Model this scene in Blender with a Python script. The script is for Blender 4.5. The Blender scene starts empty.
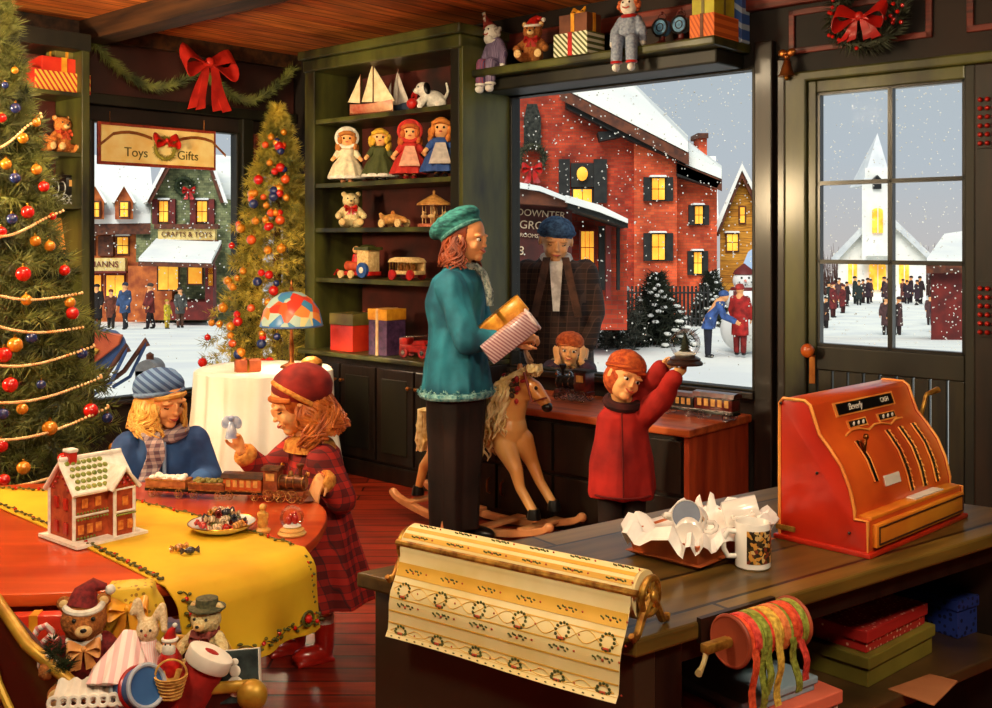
import bpy, bmesh, math, random
from mathutils import Vector, Matrix, noise, Euler
PI = math.pi
S = bpy.context.scene
COL = S.collection
rnd = random.Random(7)
F = 1068.0; HOR = 240.0; EYE = 1.5
YR = -math.atan2(.666, .746); YL = YR + PI/2
UX, UY, VX, VY = .746, -.666, .666, .746
def room(a, b, z=0.0): return Vector((a*UX+b*VX, a*UY+b*VY, z))
def a_of(u, b):
    k = (u-496)/F; return b*(k*.746-.666)/(.746+k*.666)
def b_of(u, a):
    k = (u-496)/F; return (a*UX-k*a*UY)/(k*VY-VX)
def px(u, v, d): return Vector(((u-496)*d/F, d, EYE-(v-HOR)*d/F))
def pz(u, v, z):
    d = F*(EYE-z)/(v-HOR); return Vector(((u-496)*d/F, d, z))
# ---------------------------------------------------------------- materials
def lin(c):
    o = []
    for x in c[:3]:
        x = x/255.0
        o.append(x/12.92 if x <= .04045 else ((x+.055)/1.055)**2.4)
    return (*o, 1)
_m = {}
def M(name, c1, c2=None, pat='noise', sc=8., rough=.6, metal=0., bump=.15, rot=(0, 0, 0), stretch=(1, 1, 1), emit=0., thr=.3, coat=0., spec=.4, trans=0., alpha=1., c3=None, lo=.35, hi=.65, bw=.5, bh=.25, sss=0.):
    if name in _m: return _m[name]
    m = bpy.data.materials.new(name); m.use_nodes = True
    nt = m.node_tree; N = nt.nodes; L = nt.links
    b = N['Principled BSDF']
    A = lin(c1); B = lin(c2) if c2 else (A[0]*.6, A[1]*.6, A[2]*.6, 1)
    tc = N.new('ShaderNodeTexCoord'); mp = N.new('ShaderNodeMapping')
    mp.inputs['Rotation'].default_value = rot; mp.inputs['Scale'].default_value = stretch
    L.new(tc.outputs['Object'], mp.inputs['Vector'])
    vec = mp.outputs['Vector']
    def noise_(scale, detail=4, v=None):
        n = N.new('ShaderNodeTexNoise'); n.inputs['Scale'].default_value = scale; n.inputs['Detail'].default_value = detail
        L.new(v or vec, n.inputs['Vector']); return n.outputs['Fac']
    def ramp(fac, p0, ca, p1, cb, const=False):
        r = N.new('ShaderNodeValToRGB'); e = r.color_ramp.elements
        e[0].position = p0; e[0].color = ca; e[1].position = p1; e[1].color = cb
        if const: r.color_ramp.interpolation = 'CONSTANT'
        L.new(fac, r.inputs['Fac']); return r.outputs['Color']
    def mix(fac, ca, cb, mode='MIX'):
        x = N.new('ShaderNodeMix'); x.data_type = 'RGBA'; x.blend_type = mode
        for val, k in ((fac, 0), (ca, 6), (cb, 7)):
            if hasattr(val, 'links') or isinstance(val, bpy.types.NodeSocket): L.new(val, x.inputs[k])
            else: x.inputs[k].default_value = val
        return x.outputs[2]
    hgt = None
    def wave(rt, scale, dist=0.):
        mm = N.new('ShaderNodeMapping'); mm.inputs['Rotation'].default_value = rt; L.new(tc.outputs['Object'], mm.inputs['Vector'])
        w = N.new('ShaderNodeTexWave'); w.inputs['Scale'].default_value = scale; w.inputs['Distortion'].default_value = dist
        w.inputs['Detail'].default_value = 1
        L.new(mm.outputs['Vector'], w.inputs['Vector']); return w.outputs['Fac']
    if pat == 'noise':
        hgt = noise_(sc); col = ramp(hgt, lo, B, hi, A)
    elif pat == 'wood':
        n = noise_(sc, 6); hgt = n; col = ramp(n, lo, B, hi, A)
    elif pat in ('brick', 'planks'):
        t = N.new('ShaderNodeTexBrick'); t.inputs['Scale'].default_value = sc
        t.inputs['Color1'].default_value = A; t.inputs['Color2'].default_value = B
        t.inputs['Mortar'].default_value = lin(c3) if c3 else (B[0]*.3, B[1]*.3, B[2]*.3, 1)
        t.inputs['Brick Width'].default_value = bw; t.inputs['Row Height'].default_value = bh
        t.inputs['Mortar Size'].default_value = .012 if pat == 'brick' else .006
        t.inputs['Mortar Smooth'].default_value = .3
        L.new(vec, t.inputs['Vector']); hgt = t.outputs['Fac']
        sm = N.new('ShaderNodeMapping'); sm.inputs['Scale'].default_value = (1, 9, 9) if pat == 'planks' else (1, 1, 1)
        L.new(vec, sm.inputs['Vector'])
        g = noise_(3 if pat == 'planks' else 2, 6, sm.outputs['Vector'])
        col = mix(1.0, t.outputs['Color'], ramp(g, .3, (.45, .42, .4, 1), .7, (1.25, 1.2, 1.15, 1)), 'MULTIPLY')
        hg = N.new('ShaderNodeMath'); hg.operation = 'SUBTRACT'; hg.inputs[0].default_value = 1; L.new(hgt, hg.inputs[1]); hgt = hg.outputs[0]
    elif pat == 'stripe':
        w = wave(rot, sc, 0); hgt = None
        col = ramp(w, 0, A, thr, B, True)
        if c3:
            w2 = wave(rot, sc*2.7, 0); col = mix(ramp(w2, 0, (0, 0, 0, 1), .8, (1, 1, 1, 1), True), col, lin(c3))
    elif pat == 'dots':
        vo = N.new('ShaderNodeTexVoronoi'); vo.inputs['Scale'].default_value = sc; vo.inputs['Randomness'].default_value = .55
        L.new(vec, vo.inputs['Vector']); col = ramp(vo.outputs['Distance'], 0, B, thr, A, True)
    elif pat == 'plaid':
        w1 = wave((0, 0, .785), sc); w2 = wave((0, PI/2, 0), sc)
        k1 = ramp(w1, 0, (1, 1, 1, 1), thr, (0, 0, 0, 1), True); k2 = ramp(w2, 0, (1, 1, 1, 1), thr, (0, 0, 0, 1), True)
        half = mix(.5, k1, k2); col = mix(half, A, B)
        if c3:
            w3 = wave((0, 0, .785), sc*2); w4 = wave((0, PI/2, 0), sc*2)
            k3 = ramp(w3, 0, (0, 0, 0, 1), .96, (.6, .6, .6, 1), True); k4 = ramp(w4, 0, (0, 0, 0, 1), .96, (.6, .6, .6, 1), True)
            col = mix(k3, col, lin(c3)); col = mix(k4, col, lin(c3))
    elif pat == 'multi':
        vo = N.new('ShaderNodeTexVoronoi'); vo.inputs['Scale'].default_value = sc; L.new(vec, vo.inputs['Vector'])
        sp = N.new('ShaderNodeSeparateColor'); L.new(vo.outputs['Color'], sp.inputs[0])
        r = N.new('ShaderNodeValToRGB'); r.color_ramp.interpolation = 'CONSTANT'
        cs = [A, B] + ([lin(x) for x in c3] if c3 else [])
        r.color_ramp.elements[0].color = cs[0]; r.color_ramp.elements[1].position = 1/len(cs); r.color_ramp.elements[1].color = cs[1]
        for i, cc in enumerate(cs[2:]):
            e = r.color_ramp.elements.new((i+2)/len(cs)); e.color = cc
        L.new(sp.outputs[0], r.inputs['Fac']); col = r.outputs['Color']; hgt = vo.outputs['Distance']
    L.new(col, b.inputs['Base Color'])
    b.inputs['Roughness'].default_value = rough; b.inputs['Metallic'].default_value = metal
    b.inputs['Specular IOR Level'].default_value = spec
    if coat: b.inputs['Coat Weight'].default_value = coat; b.inputs['Coat Roughness'].default_value = .15
    if trans: b.inputs['Transmission Weight'].default_value = trans
    if sss:
        b.inputs['Subsurface Weight'].default_value = sss; b.inputs['Subsurface Radius'].default_value = (.02, .008, .004)
    if alpha < 1: b.inputs['Alpha'].default_value = alpha
    if emit: L.new(col, b.inputs['Emission Color']); b.inputs['Emission Strength'].default_value = emit
    if bump and hgt is not None:
        bp = N.new('ShaderNodeBump'); bp.inputs['Strength'].default_value = bump; bp.inputs['Distance'].default_value = .01
        L.new(hgt, bp.inputs['Height']); L.new(bp.outputs['Normal'], b.inputs['Normal'])
    _m[name] = m; return m
def glassmat(name, tint=(1, 1, 1), fac=.012):
    if name in _m: return _m[name]
    m = bpy.data.materials.new(name); m.use_nodes = True; nt = m.node_tree; N = nt.nodes; L = nt.links
    N.remove(N['Principled BSDF']); out = N['Material Output']
    t = N.new('ShaderNodeBsdfTransparent'); t.inputs[0].default_value = (*tint, 1)
    g = N.new('ShaderNodeBsdfGlossy'); g.inputs['Roughness'].default_value = .03
    lw = N.new('ShaderNodeLayerWeight'); lw.inputs[0].default_value = .25
    mu = N.new('ShaderNodeMath'); mu.operation = 'MULTIPLY'; mu.inputs[1].default_value = fac; L.new(lw.outputs['Fresnel'], mu.inputs[0])
    x = N.new('ShaderNodeMixShader'); L.new(mu.outputs[0], x.inputs[0]); L.new(t.outputs[0], x.inputs[1]); L.new(g.outputs[0], x.inputs[2])
    L.new(x.outputs[0], out.inputs['Surface']); _m[name] = m; return m
# ---------------------------------------------------------------- mesh builder
def fr(d, up=(0, 0, 1)):
    z = Vector(d).normalized(); u = Vector(up)
    if abs(z.dot(u)) > .99: u = Vector((0, 1, 0))
    x = u.cross(z).normalized(); y = z.cross(x)
    return Matrix((x, y, z)).transposed()
class MB:
    def __init__(s): s.v = []; s.f = []; s.mi = []; s.M = Matrix(); s.m = 0
    def av(s, p): s.v.append(s.M @ Vector(p)); return len(s.v)-1
    def af(s, *i): s.f.append(tuple(i)); s.mi.append(s.m)
    def box(s, x0, x1, y0, y1, z0, z1):
        i = len(s.v)
        for x in (x0, x1):
            for y in (y0, y1):
                for z in (z0, z1): s.av((x, y, z))
        for q in ((0, 1, 3, 2), (4, 6, 7, 5), (0, 4, 5, 1), (2, 3, 7, 6), (0, 2, 6, 4), (1, 5, 7, 3)): s.af(*[i+k for k in q])
        return s
    def tube(s, pts, r, n=10, cap=True, closed=False, flat=1., twist=0.):
        pts = [Vector(p) for p in pts]; K = len(pts)
        if not hasattr(r, '__len__'): r = [r]*K
        rings = []; prev = None
        for k in range(K):
            if closed: d = pts[(k+1) % K]-pts[k-1]
            else: d = pts[min(k+1, K-1)]-pts[max(k-1, 0)]
            if d.length < 1e-9: d = Vector((0, 0, 1))
            d.normalize()
            if prev is None: m = fr(d); x = m.col[0].copy()
            else:
                x = prev-d*prev.dot(d)
                if x.length < 1e-6: x = fr(d).col[0].copy()
                x.normalize()
            y = d.cross(x); prev = x; ring = []
            for j in range(n):
                a = 2*PI*j/n+twist; ring.append(s.av(pts[k]+x*(math.cos(a)*r[k])+y*(math.sin(a)*r[k]*flat)))
            rings.append(ring)
        for k in range(K if closed else K-1):
            a, b = rings[k], rings[(k+1) % K]
            for j in range(n): s.af(a[j], a[(j+1) % n], b[(j+1) % n], b[j])
        if cap and not closed: s.af(*reversed(rings[0])); s.af(*rings[-1])
        return s
    def caps(s, pts, r, n=14):
        "limb with round ends and joints"
        K = len(pts)
        if not hasattr(r, '__len__'): r = [r]*K
        for k in range(K):
            s.ell(pts[k], (r[k],)*3, n, 8)
        for k in range(K-1): s.tube([pts[k], pts[k+1]], [r[k], r[k+1]], n)
        return s
    def ell(s, c, r, n=20, m=12, rot=None, zcut=None):
        if not hasattr(r, '__len__'): r = (r, r, r)
        R = Euler(rot).to_matrix() if rot else Matrix.Identity(3); c = Vector(c); rings = []
        top = s.av(c+R@Vector((0, 0, r[2])))
        for i in range(1, m):
            t = PI*i/m; ring = []
            for j in range(n):
                a = 2*PI*j/n; ring.append(s.av(c+R@Vector((r[0]*math.sin(t)*math.cos(a), r[1]*math.sin(t)*math.sin(a), r[2]*math.cos(t)))))
            rings.append(ring)
        bot = s.av(c+R@Vector((0, 0, -r[2])))
        for j in range(n):
            s.af(top, rings[0][j], rings[0][(j+1) % n]); s.af(bot, rings[-1][(j+1) % n], rings[-1][j])
        for i in range(len(rings)-1):
            for j in range(n): s.af(rings[i][j], rings[i+1][j], rings[i+1][(j+1) % n], rings[i][(j+1) % n])
        return s
    def lathe(s, prof, c=(0, 0, 0), n=28, fold=0., k=12, R=None, sx=1., sy=1.):
        c = Vector(c); rings = []
        for i, (r, z) in enumerate(prof):
            w = fold*i/max(1, len(prof)-1); ring = []
            for j in range(n):
                a = 2*PI*j/n; rr = r*(1+w*math.sin(k*a+i*.25)); p = Vector((rr*math.cos(a)*sx, rr*math.sin(a)*sy, z))
                if R: p = R@p
                ring.append(s.av(c+p))
            rings.append(ring)
        for i in range(len(rings)-1):
            for j in range(n): s.af(rings[i][j], rings[i][(j+1) % n], rings[i+1][(j+1) % n], rings[i+1][j])
        s.af(*reversed(rings[0])); s.af(*rings[-1]); return s
    def loft(s, rings, n=28, fold=0., k=9, ph=0.):
        "rings: (x,y,z,rx,ry[,w]) stacked horizontally"
        R = []
        for i, q in enumerate(rings):
            x, y, z, rx, ry = q[:5]; w = q[5] if len(q) > 5 else 0; ring = []
            for j in range(n):
                a = 2*PI*j/n; f = 1+w*fold*(math.sin(k*a+ph+i*.15)+.4*math.sin((k*2+1)*a+i*.2))
                ring.append(s.av((x+rx*math.cos(a)*f, y+ry*math.sin(a)*f, z)))
            R.append(ring)
        for i in range(len(R)-1):
            for j in range(n): s.af(R[i][j], R[i][(j+1) % n], R[i+1][(j+1) % n], R[i+1][j])
        s.af(*reversed(R[0])); s.af(*R[-1]); return s
    def prism(s, poly, d0, d1, ax='y'):
        "poly in (x,z) extruded along y, or (y,z) along x, or (x,y) along z"
        def P(p, d): return {'y': (p[0], d, p[1]), 'x': (d, p[0], p[1]), 'z': (p[0], p[1], d)}[ax]
        a = [s.av(P(p, d0)) for p in poly]; b = [s.av(P(p, d1)) for p in poly]; n = len(poly)
        s.af(*a); s.af(*reversed(b))
        for i in range(n): s.af(a[i], b[i], b[(i+1) % n], a[(i+1) % n])
        return s
    def hull(s, A, B):
        "two matching polygons joined"
        a = [s.av(p) for p in A]; b = [s.av(p) for p in B]; n = len(A)
        s.af(*a); s.af(*reversed(b))
        for i in range(n): s.af(a[i], b[i], b[(i+1) % n], a[(i+1) % n])
        return s
    def grid(s, G):
        I = [[s.av(p) for p in row] for row in G]
        for i in range(len(I)-1):
            for j in range(len(I[0])-1): s.af(I[i][j], I[i][j+1], I[i+1][j+1], I[i+1][j])
        return s
    def torus(s, c, R, r, n=32, m=10, nrm=(0, 0, 1), a0=0., a1=2*PI):
        fm = fr(nrm); c = Vector(c); full = abs(a1-a0-2*PI) < 1e-6
        pts = [c+fm@Vector((R*math.cos(a0+(a1-a0)*i/n), R*math.sin(a0+(a1-a0)*i/n), 0)) for i in range(n if full else n+1)]
        return s.tube(pts, r, m, closed=full)
    def wheel(s, c, r, w, nrm=(0, 1, 0), spokes=8, rim=.16):
        c = Vector(c); q = fr(nrm); nv = Vector(nrm).normalized()
        s.torus(c, r*(1-rim*.5), r*rim*.5, 24, 8, nrm)
        s.tube([c-nv*w*.5, c+nv*w*.5], r*.2, 10)
        for i in range(spokes):
            a = 2*PI*i/spokes; s.tube([c, c+q@Vector((math.cos(a), math.sin(a), 0))*r*.9], r*.05, 5)
        return s
    def needle(s, p, d, L, w):
        d = Vector(d).normalized(); q = fr(d); p = Vector(p)
        i = [s.av(p+q.col[0]*w), s.av(p-q.col[0]*w*.5+q.col[1]*w*.87), s.av(p-q.col[0]*w*.5-q.col[1]*w*.87), s.av(p+d*L)]
        s.af(i[0], i[1], i[3]); s.af(i[1], i[2], i[3]); s.af(i[2], i[0], i[3])
    def fuzz(s, path, r, per=24, L=.03, w=.0016, rd=None):
        rd = rd or rnd
        path = [Vector(p) for p in path]
        for k in range(len(path)-1):
            a, b = path[k], path[k+1]; t = (b-a).normalized(); q = fr(t)
            for i in range(per):
                ang = rd.random()*2*PI; p = a.lerp(b, rd.random()); o = q.col[0]*math.cos(ang)+q.col[1]*math.sin(ang)
                s.needle(p+o*r*.2, o+t*(.5+rd.random()*.6), L*(.6+rd.random()*.7), w)
    def obj(s, name, mat, parent=None, smooth=True, bevel=0., remesh=0., sm=0, solid=0., wr=None, sub=0, auto=None):
        me = bpy.data.meshes.new(name); me.from_pydata([tuple(v) for v in s.v], [], s.f)
        mats = mat if isinstance(mat, (list, tuple)) else [mat]
        for m in mats: me.materials.append(m)
        me.polygons.foreach_set('material_index', s.mi); me.validate(); me.update()
        if not remesh:
            bm = bmesh.new(); bm.from_mesh(me); bmesh.ops.recalc_face_normals(bm, faces=bm.faces); bm.to_mesh(me); bm.free()
        o = bpy.data.objects.new(name, me); COL.objects.link(o)
        if solid: md = o.modifiers.new('s', 'SOLIDIFY'); md.thickness = solid; md.offset = 0
        if bevel: md = o.modifiers.new('b', 'BEVEL'); md.width = bevel; md.segments = 2; md.limit_method = 'ANGLE'; md.angle_limit = .6
        if remesh: md = o.modifiers.new('r', 'REMESH'); md.mode = 'VOXEL'; md.voxel_size = remesh; md.use_smooth_shade = True
        if sm: md = o.modifiers.new('m', 'SMOOTH'); md.iterations = sm; md.factor = .6
        if sub: md = o.modifiers.new('u', 'SUBSURF'); md.levels = sub; md.render_levels = sub
        if o.modifiers:
            dg = bpy.context.evaluated_depsgraph_get(); dg.update()
            nm = bpy.data.meshes.new_from_object(o.evaluated_get(dg)); o.modifiers.clear(); o.data = nm; bpy.data.meshes.remove(me); nm.name = name; me = nm
            if remesh: me.materials.clear(); [me.materials.append(m) for m in mats]
        if wr:
            amp, sc, st = wr; nn = [v.normal.copy() for v in me.vertices]
            for v, n_ in zip(me.vertices, nn):
                q = Vector((v.co.x*sc*st[0], v.co.y*sc*st[1], v.co.z*sc*st[2]))
                v.co += n_*amp*(noise.noise(q)+.5*noise.noise(q*2.3))
            me.update()
        if smooth: me.polygons.foreach_set('use_smooth', [True]*len(me.polygons))
        if smooth and auto is not None: me.set_sharp_from_angle(angle=auto)
        elif smooth and not remesh and not sub: me.set_sharp_from_angle(angle=.75)
        if parent: o.parent = parent
        return o
# ---------------------------------------------------------------- scene tree
def tag(o, label, cat=None, group=None, kind=None):
    if label: o['label'] = label
    if cat: o['category'] = cat
    if group: o['group'] = group
    if kind: o['kind'] = kind
    return o
def thing(name, label, cat, loc=(0, 0, 0), rz=0., group=None, sc=1., rot=None):
    o = bpy.data.objects.new(name, None); COL.objects.link(o); o.empty_display_size = .1
    o.location = loc; o.rotation_euler = rot if rot else (0, 0, rz); o.scale = (sc,)*3
    return tag(o, label, cat, group)
def solo(o, label, cat, loc=None, rz=None, group=None, sc=None, rot=None):
    if loc is not None: o.location = loc
    if rz is not None: o.rotation_euler = (0, 0, rz)
    if rot is not None: o.rotation_euler = rot
    if sc is not None: o.scale = (sc,)*3
    return tag(o, label, cat, group)
def dup(r, loc, rz=None, label=None, group=None, sc=None, recolor=None):
    def cp(o, par):
        c = o.copy(); COL.objects.link(c); c.parent = par
        if recolor and o.type == 'MESH':
            for key, m in recolor.items():
                if o.name.split('.')[0] == key:
                    c.data = o.data.copy(); c.data.materials.clear(); c.data.materials.append(m)
        for ch in [x for x in KIDS.get(o.name, [])]: cp(ch, c)
        return c
    KIDS = {}
    for x in bpy.data.objects:
        if x.parent: KIDS.setdefault(x.parent.name, []).append(x)
    n = cp(r, None); n.location = loc
    if rz is not None: n.rotation_euler = (0, 0, rz)
    if sc is not None: n.scale = (sc,)*3
    if label: n['label'] = label
    if group: n['group'] = group
    return n
def struct(o, parent=None):
    if parent: o.parent = parent
    else: o['kind'] = 'structure'
    return o
def text(body, size, mat, parent, loc, rot, name='lettering', ext=.002, al='CENTER', shear=0.):
    cu = bpy.data.curves.new(name, 'FONT'); cu.body = body; cu.size = size; cu.extrude = ext; cu.align_x = al; cu.align_y = 'CENTER'; cu.shear = shear
    t = bpy.data.objects.new(name+'_c', cu); COL.objects.link(t)
    dg = bpy.context.evaluated_depsgraph_get(); dg.update()
    me = bpy.data.meshes.new_from_object(t.evaluated_get(dg)); bpy.data.objects.remove(t)
    me.name = name; me.materials.clear(); me.materials.append(mat)
    o = bpy.data.objects.new(name, me); COL.objects.link(o); o.location = loc; o.rotation_euler = rot; o.parent = parent
    return o
# ================================================================ materials of the place
green = M('green_paint', (82, 84, 34), (26, 26, 12), 'wood', 5, .45, stretch=(1, 1, .3), coat=.2)
greendk = M('dark_green_paint', (32, 30, 16), (11, 10, 6), 'wood', 5, .5, stretch=(1, 1, .3))
darkwood = M('dark_wood', (36, 22, 12), (12, 8, 5), 'wood', 5, .45, stretch=(4, 4, .6), coat=.2)
redback = M('red_back_board', (92, 30, 18), (26, 9, 7), 'noise', 3, .7)
redwood = M('red_wood', (120, 42, 26), (60, 20, 14), 'wood', 5, .5, stretch=(.5, 6, 6))
wallm = M('dark_wall', (40, 24, 15), (14, 9, 6), 'noise', 2.5, .7)
wallred = M('wall_maroon', (72, 30, 20), (30, 13, 9), 'noise', 2.0, .7)
floorm = M('floor_boards', (176, 58, 28), (126, 34, 18), 'planks', 1, .38, bw=1.6, bh=.11, c3=(45, 12, 8), coat=.25, bump=.3, rot=(0, 0, YR))
ceilm = M('ceiling_boards', (226, 132, 56), (186, 92, 36), 'planks', 1, .6, bw=2.5, bh=.16, c3=(60, 22, 8), rot=(0, 0, PI/2), bump=.3)
beamm = M('beam_wood', (74, 44, 20), (26, 14, 8), 'wood', 4, .6, stretch=(.4, 5, 5))
gold = M('gold', (214, 160, 60), (120, 78, 20), 'noise', 12, .3, 1.)
brass = M('brass', (190, 120, 60), (110, 60, 25), 'noise', 10, .35, .9)
chrome = M('chrome', (200, 200, 205), (90, 90, 95), 'noise', 10, .25, 1.)
black = M('black', (14, 13, 13), (6, 6, 6), 'noise', 10, .35, coat=.3)
white = M('white', (238, 234, 222), (205, 200, 188), 'noise', 10, .5)
redp = M('red_paint', (196, 30, 22), (140, 14, 12), 'noise', 6, .4, coat=.3)
glass = glassmat('clear_glass')
litwin = M('lit_window_glow', (255, 205, 70), (250, 160, 40), 'noise', 1.5, .5, emit=.55, bump=0)
snowm = M('snow', (246, 246, 236), (226, 228, 226), 'noise', .6, .9, bump=.1, spec=.1)

def rob(name, mat, boxes, parent=None, bevel=0., **k):
    mb = MB()
    for b in boxes: mb.box(*b)
    o = mb.obj(name, mat, parent, smooth=False, bevel=bevel)
    if not parent: o.rotation_euler = (0, 0, YR)
    return o
ZC = 2.86; T = 4.277
A0, A1, B0, B1 = -6.44, 3.2, -1.7, 4.94
W = .05
wa0, wa1, wz0, wz1 = -4.277, -2.621, .728, 2.374       # big window opening
da0, da1, dz = -2.341, -1.557, 2.275
struct(rob('floor', floorm, [(A0-W, A1+W, B0-W, B1+W, -.1, 0)]))
# floor boards run across the picture
struct(rob('ceiling', ceilm, [(A0-W, A1+W, B0-W, B1+W, ZC, ZC+.1)]))
struct(rob('wall_right', wallm, [(A0-W, wa0, B1, B1+W, 0, ZC), (wa0, wa1, B1, B1+W, 0, wz0), (wa0, wa1, B1, B1+W, wz1, ZC), (wa1, da0, B1, B1+W, 0, ZC), (da0, da1, B1, B1+W, dz, ZC), (da1, A1+W, B1, B1+W, 0, ZC)]))
lz0, lz1, lb0, lb1, lc0, lc1 = .466, 2.262, 3.329, 4.453, 4.624, 4.90
struct(rob('wall_left', wallm, [(A0-W, A0, B0-W, lb0, 0, ZC), (A0-W, A0, lb0, lb1, 0, lz0), (A0-W, A0, lb0, lb1, lz1, ZC), (A0-W, A0, lb1, lc0, 0, ZC), (A0-W, A0, lc0, lc1, 0, lz0), (A0-W, A0, lc0, lc1, lz1, ZC), (A0-W, A0, lc1, B1, 0, ZC)]))
struct(rob('wall_back', wallred, [(A1, A1+W, B0-W, B1, 0, ZC)]))
struct(rob('wall_front', wallred, [(A0, A1, B0-W, B0, 0, ZC)]))
# ceiling beams
for k, (x, w_) in enumerate(((3.30, .16), (1.9, .2), (.6, .2), (-.7, .2))):
    struct(rob('trim_%d' % (k+1), beamm, [(A0, A1, x-w_/2, x+w_/2, ZC-.13, ZC)]))
struct(rob('trim_5', beamm, [(A0, A0+.1, B0, B1, ZC-.1, ZC)]))
struct(rob('trim_6', redwood, [(-4.6, A1, B1-.05, B1, 2.66, 2.75)], bevel=.008))
# header above the left shop windows
struct(rob('trim_7', wallred, [(A0, A0+.03, lb0-.1, B1-.02, 2.36, ZC-.1)]))
struct(rob('trim_8', greendk, [(A0, A0+.07, lb0-.1, B1-.02, 2.36, 2.43)], bevel=.006))
struct(rob('trim_9', redwood, [(A0, A0+.05, lc0-.07, lc0, lz0, lz1)], bevel=.006))
struct(rob('trim_10', greendk, [(A0, A0+.06, lb1, lb1+.09, 0, 2.36)], bevel=.006))
# red panel frames on the wall over the door
mb = MB()
for a0, a1 in ((-2.45, -1.75), (-1.6, -.6), (-.45, .5)):
    z0, z1 = 2.42, 2.64
    for q in ((a0, a1, z0, z0+.03), (a0, a1, z1-.03, z1), (a0, a0+.03, z0, z1), (a1-.03, a1, z0, z1)): mb.box(q[0], q[1], B1-.015, B1, q[2], q[3])
o = mb.obj('trim_11', redwood, smooth=False, bevel=.004); o.rotation_euler = (0, 0, YR); struct(o)
struct(rob('baseboard_right', darkwood, [(da1, A1, B1-.02, B1, 0, .12), (wa1, da0, B1-.02, B1, 0, .12)]))
struct(rob('baseboard_left', darkwood, [(A0, A0+.02, B0, B1, 0, .12)]))
# windows
def window(n, axis, c0, c1, z0, z1, mat, mun=(), th=.05, dep=(-.03, .05)):
    if axis == 'b': bx = lambda p, q, r, s_, d0=dep[0], d1=dep[1]: (p, q, B1+d0, B1+d1, r, s_)
    else: bx = lambda p, q, r, s_, d0=dep[0], d1=dep[1]: (A0-d1, A0-d0, p, q, r, s_)
    w = rob('window_%d' % n, mat, [bx(c0, c0+th, z0, z1), bx(c1-th, c1, z0, z1), bx(c0, c1, z0, z0+th*.6), bx(c0, c1, z1-th*.4, z1)], bevel=.005); struct(w)
    rob('glass_pane', glass, [bx(c0+th, c1-th, z0+th*.6, z1-th*.4, .02, .023)], w)
    return w
w1 = window(1, 'b', wa0, wa1, wz0, wz1, greendk, th=.022)
rob('window_sill', darkwood, [(wa0, wa1, B1-.06, B1+W+.06, wz0-.035, wz0)], w1, bevel=.006)
w2 = window(2, 'a', lb0, lb1, lz0, lz1, greendk, th=.03)
rob('window_sill', darkwood, [(A0-W-.03, A0+.06, lb0-.02, lb1+.02, lz0-.03, lz0)], w2, bevel=.006)
w3 = window(3, 'a', lc0, lc1, lz0, lz1, greendk, th=.02)
# posts flanking the big window
struct(rob('trim_12', darkwood, [(wa1, wa1+.10, B1-.05, B1, 0, 2.5)], bevel=.008))
struct(rob('trim_13', green, [(da0-.115, da0, B1-.05, B1, 0, dz+.02), (da0-.115, da1+.14, B1-.05, B1, dz, dz+.05)], bevel=.01))
struct(rob('trim_14', darkwood, [(da1, da1+.14, B1-.05, B1, 0, dz)], bevel=.01))
struct(rob('trim_15', darkwood, [(da0-.16, da0-.115, B1-.04, B1, 0, 2.4)], bevel=.008))
# door with four panes and board panels
door = rob('door_1', green, [(da0, da0+.045, B1-.03, B1+.03, .02, dz), (da0+.045, da1-.045, B1-.03, B1+.03, dz-.06, dz)], bevel=.006); struct(door)
rob('door_stile', greendk, [(da1-.045, da1, B1-.03, B1+.03, .02, dz), (da0+.045, da1-.045, B1-.03, B1+.03, .87, .985), (da0+.045, da1-.045, B1-.03, B1+.03, .02, .2)], door, bevel=.006)
gz0, gz1 = .985, dz-.06; ga0, ga1 = da0+.045, da1-.045; gm = (ga0+ga1)/2+.01
rob('muntin', black, [(gm-.011, gm+.011, B1-.02, B1+.02, gz0, gz1), (ga0, ga1, B1-.02, B1+.02, 1.765, 1.785), (ga0, ga1, B1-.02, B1+.02, 1.385, 1.405), (ga0, ga0+.014, B1-.02, B1+.02, gz0, gz1), (ga1-.014, ga1, B1-.02, B1+.02, gz0, gz1), (ga0, ga1, B1-.02, B1+.02, gz1-.012, gz1), (ga0, ga1, B1-.02, B1+.02, gz0, gz0+.014)], door)
rob('glass_pane', glass, [(ga0, ga1, B1-.002, B1+.002, gz0, gz1)], door)
n = 9; wd = (ga1-ga0)/n
rob('board_panel', M('door_boards', (40, 36, 18), (14, 12, 8), 'wood', 5, .45, stretch=(4, 4, .5), coat=.2), [(ga0+i*wd+.004, ga0+(i+1)*wd-.004, B1-.02, B1+.01, .2, .87) for i in range(n)], door, bevel=.005)
mb = MB(); ak = da0+.025
mb.prism([(ak-.016, .80), (ak+.016, .80), (ak+.016, .94), (ak-.016, .94)], B1-.035, B1-.03); mb.obj('key_plate', brass, door, smooth=False, bevel=.002)
mb = MB(); mb.tube([(ak, B1-.03, .965), (ak, B1-.07, .965)], .012); mb.ell((ak, B1-.085, .965), (.034, .026, .034)); mb.obj('door_knob', M('orange_knob', (225, 120, 40), (170, 70, 20), 'noise', 8, .3, coat=.5), door)
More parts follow.
